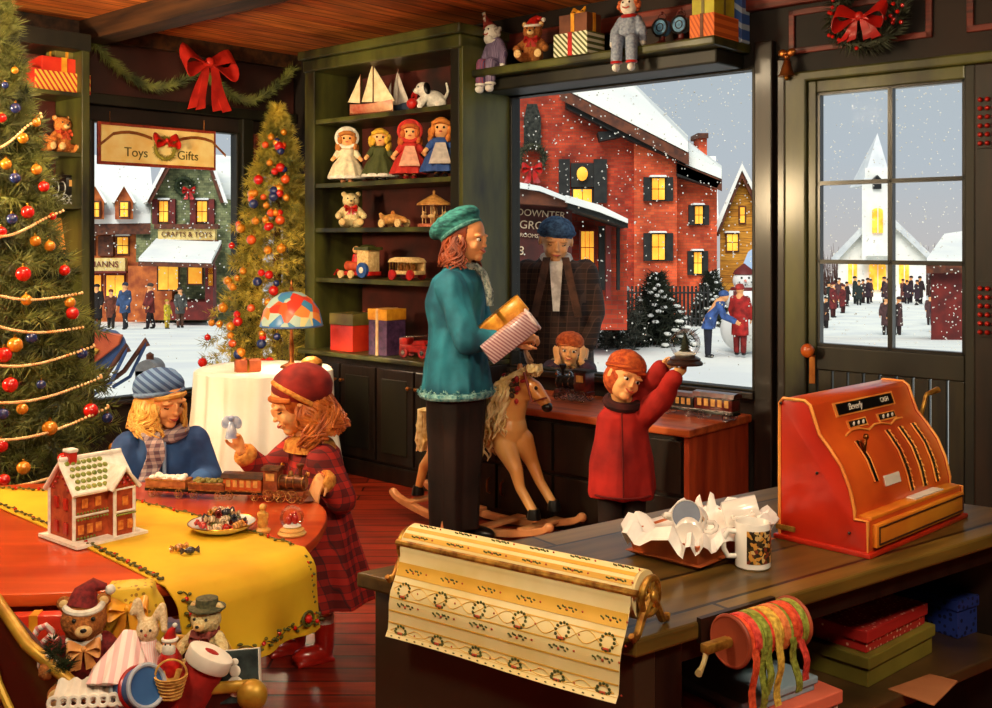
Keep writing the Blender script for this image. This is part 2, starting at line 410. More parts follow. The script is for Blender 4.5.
# ================================================================ camera, sky, light
cam = bpy.data.cameras.new('camera'); co = bpy.data.objects.new('camera', cam); COL.objects.link(co)
co.location = (0, 0, EYE); co.rotation_euler = (PI/2, 0, 0); cam.sensor_width = 36; cam.lens = F/992*36; cam.shift_y = -114/992; cam.clip_end = 400; cam.clip_start = .05
S.camera = co
wd_ = bpy.data.worlds.new('sky'); S.world = wd_; wd_.use_nodes = True; nt = wd_.node_tree; N = nt.nodes; bg = N['Background']
tc = N.new('ShaderNodeTexCoord'); sx = N.new('ShaderNodeSeparateXYZ'); rp = N.new('ShaderNodeValToRGB'); nt.links.new(tc.outputs['Generated'], sx.inputs[0])
nz = N.new('ShaderNodeTexNoise'); nz.inputs['Scale'].default_value = 5; nt.links.new(tc.outputs['Generated'], nz.inputs['Vector'])
ad = N.new('ShaderNodeMath'); ad.operation = 'MULTIPLY_ADD'; ad.inputs[1].default_value = .06; nt.links.new(nz.outputs['Fac'], ad.inputs[0]); nt.links.new(sx.outputs['Z'], ad.inputs[2])
nt.links.new(ad.outputs[0], rp.inputs['Fac']); e = rp.color_ramp.elements
e[0].position = .0; e[0].color = lin((196, 190, 186)); e[1].position = .30; e[1].color = lin((176, 190, 196)); q = e.new(.1); q.color = lin((182, 192, 200))
nt.links.new(rp.outputs['Color'], bg.inputs['Color']); bg.inputs['Strength'].default_value = 1.0
def sun(name, en, rot, col, ang):
    l = bpy.data.lights.new(name, 'SUN'); l.energy = en; l.color = col; l.angle = ang; o = bpy.data.objects.new(name, l); COL.objects.link(o); o.rotation_euler = rot; return o
sun('sun', 2.9, (math.radians(50), 0, math.radians(-18)), (1, .97, .9), .6)
def area(name, loc, size, en, col, target=None):
    l = bpy.data.lights.new(name, 'AREA'); l.energy = en; l.color = col; l.shape = 'DISK'; l.size = size; o = bpy.data.objects.new(name, l); COL.objects.link(o); o.location = loc
    if target is not None: o.rotation_euler = (Vector(target)-Vector(loc)).to_track_quat('-Z', 'Y').to_euler()
    return o
area('added_overhead_fill', (-1.3, 1.2, 2.7), .5, 44, (1, .80, .52), (-1.1, 3.9, .6))  # unseen overhead fill lights, added to brighten the room; no fixtures
area('added_overhead_fill', (1.0, .5, 2.65), .5, 48, (1, .80, .55), (.7, 3.6, .6))
area('added_overhead_fill', (-.9, 4.6, 2.72), .4, 42, (1, .78, .5), (-.8, 5.6, .6))  # added fill over the bookcase and cloth table, no fixture
def point(name, loc, en, col, r=.12):
    l = bpy.data.lights.new(name, 'POINT'); l.energy = en; l.color = col; l.shadow_soft_size = r; o = bpy.data.objects.new(name, l); COL.objects.link(o); o.location = loc; return o
point('added_point_fill', (-1.5, 3.5, 2.5), 66, (1, .76, .46))  # added point fill for the tree, children and cloth table; no fixture
area('added_uplight', (-3.4, 3.4, 1.9), .5, 170, (1, .74, .42), (-2.0, 5.6, 2.86))  # unseen light added to brighten the ceiling boards
point('added_point_fill', (.6, 1.9, 2.3), 22, (1, .78, .5))  # second added point fill, no lamp hangs here
S.view_settings.view_transform = 'Standard'; S.view_settings.look = 'None'; S.view_settings.exposure = 0.0; S.view_settings.gamma = 1; S.view_settings.use_curve_mapping = False
S.cycles.max_bounces = 6; S.cycles.transparent_max_bounces = 12
# ================================================================ bookcase
bc = thing('bookcase', 'tall dark green built-in bookcase with toys on its shelves and cabinet doors below', 'bookcase', room(-5.009, 4.94, 0), YR)
bx0, bx1 = -.732, .732; bf = -.44
def part(name, mat, boxes, parent, bevel=.004, label=None):
    mb = MB()
    for b in boxes: mb.box(*b)
    o = mb.obj(name, mat, parent, smooth=False, bevel=bevel)
    if label: o['label'] = label
    return o
part('side_panel', green, [(bx0, bx0+.1, bf, 0, 0, 2.68)], bc)
part('side_panel', green, [(bx1-.03, bx1, bf, 0, .78, 2.68)], bc)
part('side_panel', greendk, [(bx1-.1, bx1-.03, bf, bf+.03, 0, 2.68)], bc)
part('back_panel', redback, [(bx0+.1, bx1-.03, -.02, -.003, .0, 2.68)], bc)
SH = [2.30, 1.875, 1.58, 1.25, .776]
for z in SH[:-1]: part('shelf', green, [(bx0+.1, bx1-.1, bf+.01, -.02, z-.03, z)], bc)
part('worktop', green, [(bx0-.0, bx1, bf-.06, -.02, .745, .776)], bc, .006)
part('cornice', green, [(bx0-.02, bx1+.02, bf-.05, 0, 2.70, 2.76), (bx0-.0, bx1, bf-.02, 0, 2.62, 2.70)], bc, .012)
cw = (1.464-.08)/4
part('cabinet_frame', darkwood, [(bx0, bx1, bf+.0, -.03, .0, .745)], bc)
for i in range(4):
    x0 = bx0+.04+i*cw
    d = part('door', darkwood, [(x0+.01, x0+cw-.01, bf-.02, bf, .12, .70)], bc, .004)
    part('door_panel', greendk, [(x0+.06, x0+cw-.06, bf-.026, bf-.018, .18, .64)], d, .004)
    mb = MB(); kx = x0+cw-.035 if i % 2 == 0 else x0+.035
    mb.tube([(kx, bf-.02, .60), (kx, bf-.035, .60)], .006); mb.ell((kx, bf-.042, .60), .013, 12, 8); mb.obj('knob', brass, d)
part('plinth', darkwood, [(bx0, bx1, bf-.02, bf, 0, .1)], bc)
# ledge of toys over the big window
sh = thing('toy_ledge', 'deep green moulded ledge high above the big window carrying toys', 'shelf', room(0, 0, 0), YR)
part('board', green, [(-4.277, -2.66, 4.57, 4.94, 2.45, 2.498)], sh, .012)
part('moulding', greendk, [(-4.277, -2.70, 4.66, 4.94, 2.375, 2.45)], sh, .01)
# left wall shelf unit
ls = thing('shelf_unit', 'dark shelf unit on the left wall behind the big decorated tree', 'bookcase', room(-6.44, 3.16, 0), YL)
part('side_panel', green, [(-.05, 0, -.35, 0, 0, ZC-.13)], ls)
part('side_panel', green, [(-1.3, -1.25, -.35, 0, 0, ZC-.13)], ls)
part('back_panel', redback, [(-1.25, -.05, -.02, -.003, 0, ZC-.13)], ls)
LSH = [2.378, 2.02, 1.709, 1.333, .95, .5]
for z in LSH: part('shelf', green, [(-1.25, -.05, -.34, -.02, z-.025, z)], ls)
part('cornice', greendk, [(-1.3, 0, -.37, 0, ZC-.23, ZC-.13)], ls)
# low window counter
wc = thing('window_counter', 'low dark cabinet with orange wooden top under the big window', 'cabinet', room(-2.64, 4.94, 0), YR)
orangewood = M('orange_wood', (214, 104, 48), (160, 62, 28), 'wood', 4, .4, stretch=(.6, 5, 5), coat=.3)
part('worktop', orangewood, [(-1.63, .0, -.63, -.03, .575, .615)], wc, .008)
part('end_panel', M('end_panel_wood', (206, 84, 42), (150, 48, 24), 'wood', 3, .45, stretch=(4, 4, .6), coat=.2), [(-.05, -.02, -.6, -.03, 0, .575)], wc, .004, 'orange wooden end panel')
part('carcass', darkwood, [(-1.61, -.05, -.59, -.03, 0, .575)], wc)
cw = (1.56)/4
for i in range(4):
    x0 = -1.61+i*cw
    d = part('door', darkwood, [(x0+.01, x0+cw-.01, -.612, -.59, .3, .55)], wc)
    d2 = part('door', darkwood, [(x0+.01, x0+cw-.01, -.612, -.59, .04, .28)], wc)
    for dd, z0 in ((d, .38), (d2, .12)):
        mb = MB(); kx = x0+cw-.05 if i % 2 == 0 else x0+.05
        mb.tube([(kx, -.612, z0), (kx, -.632, z0+.01), (kx, -.635, z0+.04), (kx, -.632, z0+.07), (kx, -.612, z0+.08)], .006, 8); mb.obj('handle', brass, dd)
# ================================================================ outside
def sstep(x): x = max(0., min(1., x)); return x*x*(3-2*x)
def ground(x, y):
    u = 496+F*x/max(y, 3.)
    A = 1.75+(.35-1.75)*sstep((u-280)/160)+(2.06-.35)*sstep((u-740)/60)
    t = max(0., min(1., (y-14)/26)); B = .018 if u > 700 else .03
    return -.1-A*t-B*max(0., y-40)+.1*t
G = []
ys = [-12+2*i for i in range(10)]+[8+.8*i for i in range(50)]+[48+3*i for i in range(30)]
xs = [-70+1.4*i for i in range(101)]
for y in ys: G.append([(x, y, ground(x, y)+.03*noise.noise(Vector((x*.5, y*.5, 0)))*(1 if y > 9 else 0)) for x in xs])
mb = MB(); mb.grid(G); o = mb.obj('ground', snowm); struct(o); o['kind'] = 'structure'
brick = M('red_brick', (204, 74, 42), (166, 50, 30), 'brick', 3.2, .85, bw=.5, bh=.2, c3=(120, 84, 66), rot=(PI/2, 0, 0))
brickl = M('orange_brick', (228, 98, 54), (196, 70, 38), 'brick', 3.2, .85, bw=.5, bh=.2, c3=(150, 96, 70), rot=(PI/2, 0, 0))
stoneg = M('green_stone', (150, 158, 112), (104, 116, 84), 'brick', 3, .85, bw=.5, bh=.3, c3=(60, 66, 46), rot=(PI/2, 0, 0))
orangeb = M('orange_plaster', (206, 112, 50), (150, 70, 34), 'noise', 3, .8)
yellowb = M('yellow_boards', (222, 158, 52), (190, 124, 36), 'planks', 1, .8, bw=4, bh=.22, c3=(130, 80, 26), rot=(PI/2, 0, 0))
whiteb = M('white_boards', (240, 240, 234), (226, 226, 220), 'noise', 1, .8)
shutter = M('black_shutter', (34, 34, 30), (16, 16, 14), 'noise', 6, .6)
maroon = M('maroon_paint', (118, 30, 22), (80, 18, 14), 'noise', 3, .6)
browntrim = M('brown_trim', (110, 56, 28), (70, 34, 18), 'noise', 6, .6)
cream = M('cream_board', (236, 212, 140), (214, 180, 100), 'noise', 6, .6)
def slab(name, mat, poly, d, th, parent, d2=None, **k):
    mb = MB(); A = [px(u, v, d) for u, v in poly]; uc = sum(q[0] for q in poly)/len(poly); sk = (uc-496)/F*th if th > 1.3 else 0
    mb.hull(A, [p+Vector((sk, th, 0)) for p in A]); return mb.obj(name, mat, parent, smooth=False, **k)
def root_at(name, label, cat, u, d, group=None):
    x = (u-496)*d/F; o = thing(name, label, cat, (0, 0, 0), group=group); return o
def rect(u0, u1, v0, v1): return [(u0, v1), (u1, v1), (u1, v0), (u0, v0)]
def hwin(par, d, u0, u1, v0, v1, shut=0, frame=None, cols=2, rows=2, snow=True, name='window', fw=1.2):
    w = slab(name, frame or shutter, rect(u0-fw, u1+fw, v0-fw, v1+fw), d-.06, .12, par)
    mb = MB()
    for i in range(cols):
        for j in range(rows):
            a0 = u0+(u1-u0)*i/cols+.35; a1 = u0+(u1-u0)*(i+1)/cols-.35; b0 = v0+(v1-v0)*j/rows+.4; b1 = v0+(v1-v0)*(j+1)/rows-.4
            A = [px(p, q, d-.1) for p, q in rect(a0, a1, b0, b1)]; mb.hull(A, [p+Vector((0, .06, 0)) for p in A])
    mb.obj('pane', litwin, w, smooth=False)
    if shut:
        slab('shutter', shutter, rect(u0-fw-shut, u0-fw, v0-1, v1+1), d-.1, .08, w); slab('shutter', shutter, rect(u1+fw, u1+fw+shut, v0-1, v1+1), d-.1, .08, w)
    if snow: slab('snow_cap', snowm, [(u0-fw-1, v0-fw), (u1+fw+1, v0-fw), (u1+fw, v0-fw-1.8), (u0-fw, v0-fw-1.8)], d-.2, .2, w)
    return w
def wreath(name, c, R, r, par=None, nrm=(0, -1, 0), L=.03, n=700, mat=None, seed=1):
    mb = MB(); rd = random.Random(seed); q = fr(nrm); mb.torus(c, R, r*.55, 32, 8, nrm)
    for i in range(n):
        a = rd.random()*2*PI; b = rd.random()*2*PI; o = q@Vector((math.cos(a), math.sin(a), 0)); d = (o*math.cos(b)+q.col[2]*math.sin(b))
        p = Vector(c)+o*R+d*r*.4; t = q@Vector((-math.sin(a), math.cos(a), 0)); mb.needle(p, d+t*.8*rd.uniform(.2, 1), L*rd.uniform(.6, 1.4), L*.09)
    return mb.obj(name, mat or pine, par, smooth=False)
pine = M('pine_green', (52, 66, 30), (20, 30, 14), 'noise', 9, .7)
pinelit = M('pine_painted_light', (150, 138, 44), (62, 74, 26), 'noise', 3.5, .7)  # lit copy of the pine green, golden light put into the colour
def bow(par, c, s, mat, yaw=0., tails=2, name='bow', tl=1.5):
    R = Matrix.Rotation(yaw, 3, 'Z'); mb = MB(); c = Vector(c)
    for sg in (-1, 1):
        G = []
        for i in range(13):
            t = 2*PI*i/12; r = math.sin(t/2)
            x = sg*(r*1.0+.02); zc = .32*math.sin(t)*(r+.25)
            G.append([c+R@(Vector((x*s, -.12*s*math.sin(t/2)+w*.0, zc*s+w*.2*s*(.5+r))) + Vector((0, w*.22*s, 0))) for w in (-1, -.3, .3, 1)])
        mb.grid(G)
        for k in range(tails):
            G = []
            for i in range(7):
                t = i/6; G.append([c+R@Vector(((sg*(.12+.35*t*(k+.6))+w*(.10+.08*t))*s, -.1*s-.05*s*math.sin(t*6+k), -tl*t*s+w*.05*s)) for w in (-1, 0, 1)])
            mb.grid(G)
    mb.ell(c+R@Vector((0, -.12*s, 0)), (.16*s, .14*s, .17*s), 10, 8)
    return mb.obj(name, mat, par, solid=.025*s)
# --- brick house seen through the big window
h = root_at('brick_house', 'large red brick house with black shutters and snowy roof, outside the big window', 'house', 600, 24)
slab('wall', brick, [(430, 322), (634, 322), (634, 131), (567, 96), (500, 56), (430, 56)], 24, 7, h)
slab('wall', brickl, [(634, 322), (677, 322), (677, 153), (634, 131)], 23.7, 6.9, h, ).__setitem__('label', 'lighter orange brick wall')
slab('wall', brickl, [(677, 322), (717, 322), (717, 178), (677, 161)], 24.1, 6.5, h)
def roofslab(par, e0, e1, r1, r0, d0, d1, th=.25, name='roof', mat=None, snow=True):
    "eave e0-e1 at depth d0, ridge r0-r1 at depth d1"
    mb = MB(); A = [px(*e0, d0), px(*e1, d0), px(*r1, d1), px(*r0, d1)]; dn = Vector((0, 0, -th)); mb.hull(A, [p+dn for p in A])
    r = mb.obj(name, mat or browntrim, par, smooth=False)
    if snow:
        mb = MB(); up = Vector((0, 0, .02)); tk = Vector((0, 0, .02+th*.9)); c = sum(A, Vector())/4; B = [p+(c-p)*.015 for p in A]
        mb.hull([p+up for p in B], [p+tk for p in B]); mb.obj('snow_layer', snowm, r, smooth=False)
    return r
roofslab(h, (560, 88), (689, 154), (689, 146), (560, 20), 23.3, 27)
roofslab(h, (677, 162), (722, 180), (722, 176), (677, 142), 23.6, 26)
slab('cornice', shutter, [(566, 95), (688, 158), (687, 164), (632, 141), (566, 108)], 23.45, .3, h)
slab('cornice', shutter, [(677, 163), (721, 181), (717, 188), (677, 176)], 23.6, .4, h)
slab('ledge', shutter, [(598, 132), (621, 130), (621, 137), (600, 141)], 23.6, .4, h); 
c = slab('chimney', brickl, rect(699, 707, 136, 170), 25.2, .7, h); slab('chimney_cap', browntrim, rect(697.5, 708.5, 133, 138), 25.1, .9, c)
hwin(h, 24, 573, 592, 189, 203, 0, snow=False, rows=1); slab('transom', shutter, rect(571, 594, 163, 187), 23.9, .1, h)
mb = MB(); c = px(582, 174, 23.85); mb.lathe([(.01, 0), (.12, .02), (.12, .1), (.01, .12)], c, 16, R=Matrix.Rotation(PI/2, 3, 'X'), sy=1.3); mb.obj('lantern', litwin, h)
slab('shutter', shutter, rect(559, 570, 159, 203), 23.85, .1, h); slab('shutter', shutter, rect(594, 607, 159, 203), 23.85, .1, h)
hwin(h, 23.7, 652, 665, 178, 200, 7); hwin(h, 23.7, 652, 665, 234, 260, 7); hwin(h, 24.1, 695, 703, 206, 224, 5); hwin(h, 24.1, 694, 702, 252, 274, 5)
wreath('wreath', px(532, 158, 23.7), .27, .09, h, L=.12, n=500, mat=M('frosty_green', (84, 84, 60), (30, 34, 22), 'noise', 20, .9))
slab('door_swag', M('frosty_swag', (60, 60, 52), (18, 20, 16), 'noise', 14, .9), [(527, 104), (537, 104), (541, 118), (541, 148), (524, 148), (524, 118)], 23.8, .15, h)
bow(h, px(532, 168, 23.5), .22, redp)
# --- shop porch beside it
p_ = root_at('roadside_shop', 'low shop with a snowy porch roof and a dark sign board beside the brick house', 'shop', 560, 12)
maroonb = M('sign_maroon', (92, 30, 22), (56, 18, 14), 'noise', 3, .7)
slab('sign_board', maroonb, [(470, 300), (572, 300), (572, 205), (470, 190)], 14, .3, p_, ).__setitem__('label', 'dark maroon board lettered in white')
slab('wall', brick, [(572, 330), (627, 330), (627, 222), (572, 207)], 14.4, 3, p_)
slab('roof', browntrim, [(470, 178), (512, 186), (572, 200), (572, 207), (512, 203), (470, 198)], 13.6, 1.5, p_)
slab('snow_layer', snowm, [(470, 172), (512, 181), (540, 186), (572, 199), (572, 203), (540, 191), (512, 187), (470, 180)], 13.5, 1.6, p_)
slab('roof_end', shutter, [(568, 198), (628, 222), (628, 228), (568, 208)], 13.5, 1.2, p_)
slab('snow_layer', snowm, [(566, 195), (600, 205), (628, 219), (628, 223), (600, 212), (566, 202)], 13.4, 1.3, p_)
hwin(p_, 14.3, 581, 594, 231, 264, 0, frame=maroon, cols=3, rows=2, snow=False)
slab('post', maroon, rect(606, 611, 226, 300), 14.0, .12, p_)
slab('post', shutter, rect(599, 605, 226, 290), 14.2, .1, p_); slab('post', shutter, rect(617, 620, 226, 290), 14.2, .1, p_)
chalk = M('chalk_white', (214, 190, 160), (180, 150, 120), 'noise', 20, .8)
for b_, u_, v_, s_ in (('DOWNTER', 541, 214, .125), ('GROVE', 538, 226, .15), ('ROOMS   40', 534, 236, .07), ('8', 521, 251, .16)):
    text(b_, s_, chalk, p_, px(u_, v_, 13.97), (PI/2, .08, 0), ext=.01)
# --- yellow house
y_ = root_at('yellow_house', 'narrow yellow gabled house with snow along its roof, right of the brick house', 'house', 745, 32)
slab('wall', yellowb, [(720, 312), (772, 312), (772, 222), (742, 173), (720, 222)], 32, 5, y_)
slab('roof', browntrim, [(716, 229), (742, 168), (772, 228), (769, 234), (742, 178), (719, 234)], 31.6, 5.6, y_)
slab('snow_layer', snowm, [(714, 228), (742, 163), (775, 226), (772, 230), (742, 170), (717, 232)], 31.5, 5.8, y_)
hwin(y_, 32, 727, 738, 234, 251, 0, frame=browntrim); hwin(y_, 32, 740, 745, 207, 223, 0, frame=browntrim, cols=1, snow=False)
roofslab(y_, (693, 228), (719, 228), (716, 163), (700, 163), 33, 36, name='side_roof')
q = root_at('snowy_shed', 'small dark shed with a pale blue snowy roof behind the snowman', 'shed', 752, 24)
slab('wall', browntrim, rect(742, 780, 268, 300), 24, 2, q); slab('roof', M('blue_snow', (176, 196, 222), (160, 184, 216), 'noise', 2, .9), [(740, 272), (784, 272), (780, 240), (762, 242), (748, 252)], 23.7, 2.6, q)
# --- fence, lamp post, firs
fe = root_at('picket_fence', 'dark iron fence along the snowy street in front of the brick house', 'fence', 600, 20)
mb = MB()
for u_ in range(560, 712, 4):
    c = px(u_, 0, 20.5); zb = ground(c.x, 20.5); mb.tube([(c.x, 20.5, zb), (c.x, 20.5, zb+.78)], .022, 5)
mb.obj('pickets', shutter, fe)
mb = MB(); a = px(560, 0, 20.5).x; b = px(712, 0, 20.5).x
for zz in (.15, .65): mb.tube([(a, 20.5, ground(a, 20.5)+zz), (b, 20.5, ground(b, 20.5)+zz)], .02, 6)
mb.obj('rail', shutter, fe)
c = px(617, 0, 17.0); zb = ground(c.x, 17.0)
lp = thing('post_lantern', 'short dark gate lantern capped with snow near the brick house', 'lantern', (c.x, 17.0, zb))
mb = MB(); mb.tube([(0, 0, 0), (0, 0, .5)], .05); mb.box(-.12, .12, -.12, .12, .0, .08); mb.obj('post', shutter, lp)
mb = MB(); mb.lathe([(.07, .5), (.12, .56), (.11, .78), (.17, .8), (.04, .9)], (0, 0, 0), 8); mb.obj('lantern_box', shutter, lp)
mb = MB(); mb.lathe([(.2, .83), (.2, .87), (.1, .95), (.01, .98)], (0, 0, 0), 16); mb.obj('snow_cap', snowm, lp)
firm = M('dark_fir', (44, 50, 32), (14, 20, 12), 'noise', 6, .8)
def fir(u, d, H, R, label, seed):
    c = px(u, 0, d); rd = random.Random(seed); t = thing('snowy_fir', label, 'tree', (c.x, d, ground(c.x, d)))
    mb = MB(); mb.tube([(0, 0, 0), (0, 0, H*.9)], [.06, .01], 7); mb.obj('trunk', browntrim, t)
    f = MB(); s = MB()
    for i in range(150):
        k = (i+.5)/150; z = H*(.08+.88*k); r = R*(1-k)**.85*rd.uniform(.75, 1.08)+.02; a = i*2.4
        e = Vector((r*math.cos(a), r*math.sin(a), z-.18*r)); b = Vector((0, 0, z)); f.fuzz([b, b.lerp(e, .5), e], .05, 16, .16, .012, rd)
        if rd.random() < .5:
            m = b.lerp(e, rd.uniform(.7, .98)); s.ell(m+Vector((0, 0, .035)), (.04+.10*r, .035+.05*r, .03), 8, 5, (0, 0, a))
    f.obj('foliage', firm, t, smooth=False); tag(s.obj('snow_tufts', snowm, t), None, kind='stuff'); return t
fir(657, 16.6, 1.12, .62, 'dark fir tree loaded with snow in front of the brick house, the larger one', 3)
fir(711, 21, 1.05, .5, 'small snow-covered fir tree between the brick house and the snowman', 5)
bu = MB(); rd = random.Random(9)
for i in range(260):
    u_ = rd.uniform(560, 640); d_ = rd.uniform(15.6, 16.4); c = px(u_, 0, d_); z = ground(c.x, d_)+rd.random()**1.5*.6; b = Vector((c.x, d_, z)); dr = Vector((rd.uniform(-1, 1), rd.uniform(-1, 1), rd.uniform(0, 1)))*.18
    bu.fuzz([b, b+dr], .05, 14, .12, .009, rd)
tag(bu.obj('frosted_hedge', M('frost_hedge', (96, 96, 84), (22, 28, 18), 'noise', 16, .9), smooth=False), 'low frosted hedge left of the snow-capped lantern', 'hedge')
# --- church
ch = root_at('church', 'white clapboard church with a tall steeple and glowing yellow windows', 'church', 880, 75)
D = 75
slab('wall', whiteb, [(838, 303), (926, 303), (926, 252), (881, 205), (838, 252)], D, 6, ch)
slab('roof', M('grey_roof_snow', (214, 216, 216), (190, 194, 198), 'noise', 1, .9), [(831, 258), (881, 206), (933, 256), (931, 262), (881, 214), (834, 264)], D-.6, 6.8, ch)
slab('tower', whiteb, rect(862, 893, 184, 262), D-1.2, 3, ch)
slab('belfry', whiteb, rect(865, 890, 168, 200), D-1, 2.4, ch); 
mb = MB(); c = px(877.5, 186, D+.2); ap = px(877.5, 133, D+.2); b = [px(862, 186, D-1.2), px(893, 186, D-1.2), px(893, 186, D-1.2)+Vector((0, 2.6, 0)), px(862, 186, D-1.2)+Vector((0, 2.6, 0))]
i = [mb.av(p) for p in b]; t = mb.av(ap); mb.af(*i); [mb.af(i[k], i[(k+1) % 4], t) for k in range(4)]; mb.obj('spire', M('spire_white', (226, 228, 228), (206, 210, 214), 'noise', 1, .9), ch, smooth=False)
slab('bell_opening', black, [(873.5, 189), (881.5, 189), (881.5, 179), (877.5, 175), (873.5, 179)], D-1.4, .3, ch)
for u0, u1, v0, v1 in ((873, 883, 208, 233), (849, 857, 262, 284), (870, 886, 262, 290), (900, 909, 262, 284)):
    sn = 8; arch = [(u0, v1), (u1, v1)]+[((u0+u1)/2+(u1-u0)/2*math.cos(PI*k/sn), v0+(u1-u0)/2*.6-(u1-u0)/2*.6*math.sin(PI*k/sn)) for k in range(sn+1)]
    dd = D-1.4 if v0 < 240 else D-.2
    w = slab('window', litwin, arch, dd, .3, ch); slab('mullion', whiteb, rect((u0+u1)/2-.3, (u0+u1)/2+.3, v0, v1), dd-.1, .1, w)
slab('porch_gable', whiteb, [(866, 256), (890, 256), (878, 243)], D-1.8, 1.6, ch)
br = root_at('red_barn', 'long dark red barn with a snowy roof to the right of the church', 'barn', 950, 30)
slab('wall', maroon, [(931, 344), (1010, 352), (1010, 266), (931, 266)], 30, 4, br)
roofslab(br, (926, 266), (1014, 266), (1000, 232), (944, 240), 29.6, 33, .2)
sh_ = M('bare_twigs', (120, 84, 74), (70, 50, 44), 'noise', 10, .9)
for k, (u_, v_, lb) in enumerate(((926, 262, 'bare winter bush between the church and the barn'), (834, 272, 'bare winter bush left of the church'))):
    mb = MB(); rd = random.Random(k); c = px(u_, 300, 84)
    for i in range(160):
        a = rd.uniform(-.9, .9); L = rd.uniform(2, 4.6); mb.tube([c+Vector((0, rd.uniform(-1, 1), -.5)), c+Vector((math.sin(a)*L*.6, rd.uniform(-1, 1), L*.5)), c+Vector((math.sin(a)*L*.9, rd.uniform(-1, 1), L*math.cos(a)))], [.05, .03, .01], 4)
    tag(mb.obj('bare_bush', sh_), lb, 'bush')
# --- shops through the left window
D = 44
s1 = root_at('corner_shop', 'orange shop with two dormers in a snowy roof, left of the green stone shop', 'shop', 120, D)
slab('wall', orangeb, [(40, 322), (158, 322), (158, 222), (40, 222)], D, 8, s1)
roofslab(s1, (36, 226), (156, 224), (150, 163), (36, 163), D-.8, D+4, .4)
for u_ in (95, 124):
    slab('dormer', orangeb, [(u_-9, 219), (u_+9, 219), (u_+9, 198), (u_, 184), (u_-9, 198)], D-1.2, 4, s1)
    slab('dormer_snow', snowm, [(u_-12, 202), (u_, 181), (u_+12, 202), (u_+10, 203), (u_, 186), (u_-10, 203)], D-1.4, 4.3, s1)
    hwin(s1, D-1.3, u_-4, u_+4, 202, 217, 0, frame=browntrim, snow=False)
for u0, u1 in ((88, 94), (117, 128)): hwin(s1, D, u0, u1, 237, 254, 0, frame=browntrim)
slab('shutter', browntrim, rect(98, 113, 236, 256), D-.2, .2, s1)
for u0, u1 in ((86, 101), (106, 124)): hwin(s1, D, u0, u1, 275, 304, 0, frame=maroon, snow=False, rows=1)
sg = slab('shop_sign', cream, rect(82, 125, 258, 271), D-.5, .3, s1); slab('sign_frame', maroon, rect(81, 126, 271, 273), D-.6, .3, sg)
text('MANNS', .34, maroon, sg, px(104, 264.5, D-.55), (PI/2, 0, 0), ext=.01)
slab('pilaster', stoneg, rect(136, 150, 224, 262), D-.6, .6, s1)
s2 = root_at('stone_toy_shop', 'green stone gabled shop with red shutters, snowy awning and a red front', 'shop', 190, D)
slab('wall', stoneg, [(149, 321), (232, 321), (232, 200), (222, 198), (208, 160), (172, 160), (151, 200)], D-1, 9, s2)
slab('wall', stoneg, rect(224, 262, 200, 321), D+1, 6, s2)
roofslab(s2, (222, 202), (262, 202), (262, 166), (210, 160), D-.5, D+4, .3, name='side_roof')
slab('roof', browntrim, [(147, 202), (170, 158), (209, 158), (224, 202), (221, 203), (207, 162), (173, 162), (150, 204)], D-1.6, 9.5, s2)
slab('snow_layer', snowm, [(143, 203), (168, 155), (211, 155), (228, 203), (224, 202), (209, 158), (170, 158), (147, 202)], D-1.7, 9.6, s2)
for u0, u1 in ((159, 168), (197, 207)):
    w = hwin(s2, D-1, u0, u1, 201, 222, 0, frame=browntrim)
    slab('shutter', maroon, rect(u0-7, u0-1.5, 199, 224), D-1.2, .15, w); slab('shutter', maroon, rect(u1+1.5, u1+7, 199, 224), D-1.2, .15, w)
wreath('wreath', px(184, 186, D-1.2), .32, .14, s2, L=.16, n=400); bow(s2, px(189, 190, D-1.4), .25, redp)
sg = slab('shop_sign', cream, rect(158, 215, 229, 240), D-1.6, .3, s2)
slab('sign_frame', browntrim, [(154, 243), (218, 243), (218, 222), (214, 226), (186, 227), (159, 226), (154, 224), (156, 229), (157, 240), (216, 240), (216, 242)][:2]+[(218, 240), (154, 240)], D-1.7, .3, sg); slab('sign_frame', browntrim, rect(154, 218, 224, 229), D-1.7, .3, sg)
text('CRAFTS & TOYS', .28, browntrim, sg, px(186.5, 234.5, D-1.65), (PI/2, 0, 0), ext=.01)
roofslab(s2, (138, 262), (212, 264), (222, 244), (156, 242), D-4, D-1.5, .15, name='awning')
slab('lower_front', maroon, rect(170, 208, 302, 320), D-3, 2, s2); slab('lower_front', maroon, rect(205, 213, 266, 319), D-3.2, .5, s2)
slab('wall', orangeb, rect(128, 172, 266, 320), D-1.4, .4, s2)
hwin(s2, D-2.9, 158, 178, 266, 290, 0, frame=browntrim, snow=False, cols=2, rows=1); hwin(s2, D-2.9, 188, 202, 266, 284, 0, frame=browntrim, snow=False, cols=1, rows=1); hwin(s2, D-3.1, 208, 213, 262, 286, 0, frame=maroon, snow=False, cols=1)
# --- snow falling
fl = MB(); rd = random.Random(21)
for i in range(3600):
    z0 = rd.random(); d = 6+z0*24; side = rd.random()
    u_ = rd.uniform(500, 990) if side < .78 else rd.uniform(84, 300)
    if side >= .78: d = 9+z0*22
    else: d = max(d, 7.2)
    c = px(u_, rd.uniform(60, 395), d)
    if c.z < ground(c.x, c.y): continue
    fl.ell(c, .0024+.00075*d*rd.uniform(.4, 1), 5, 3)
tag(fl.obj('falling_snow', white), 'snowflakes falling over the street outside', 'snow', kind='stuff')
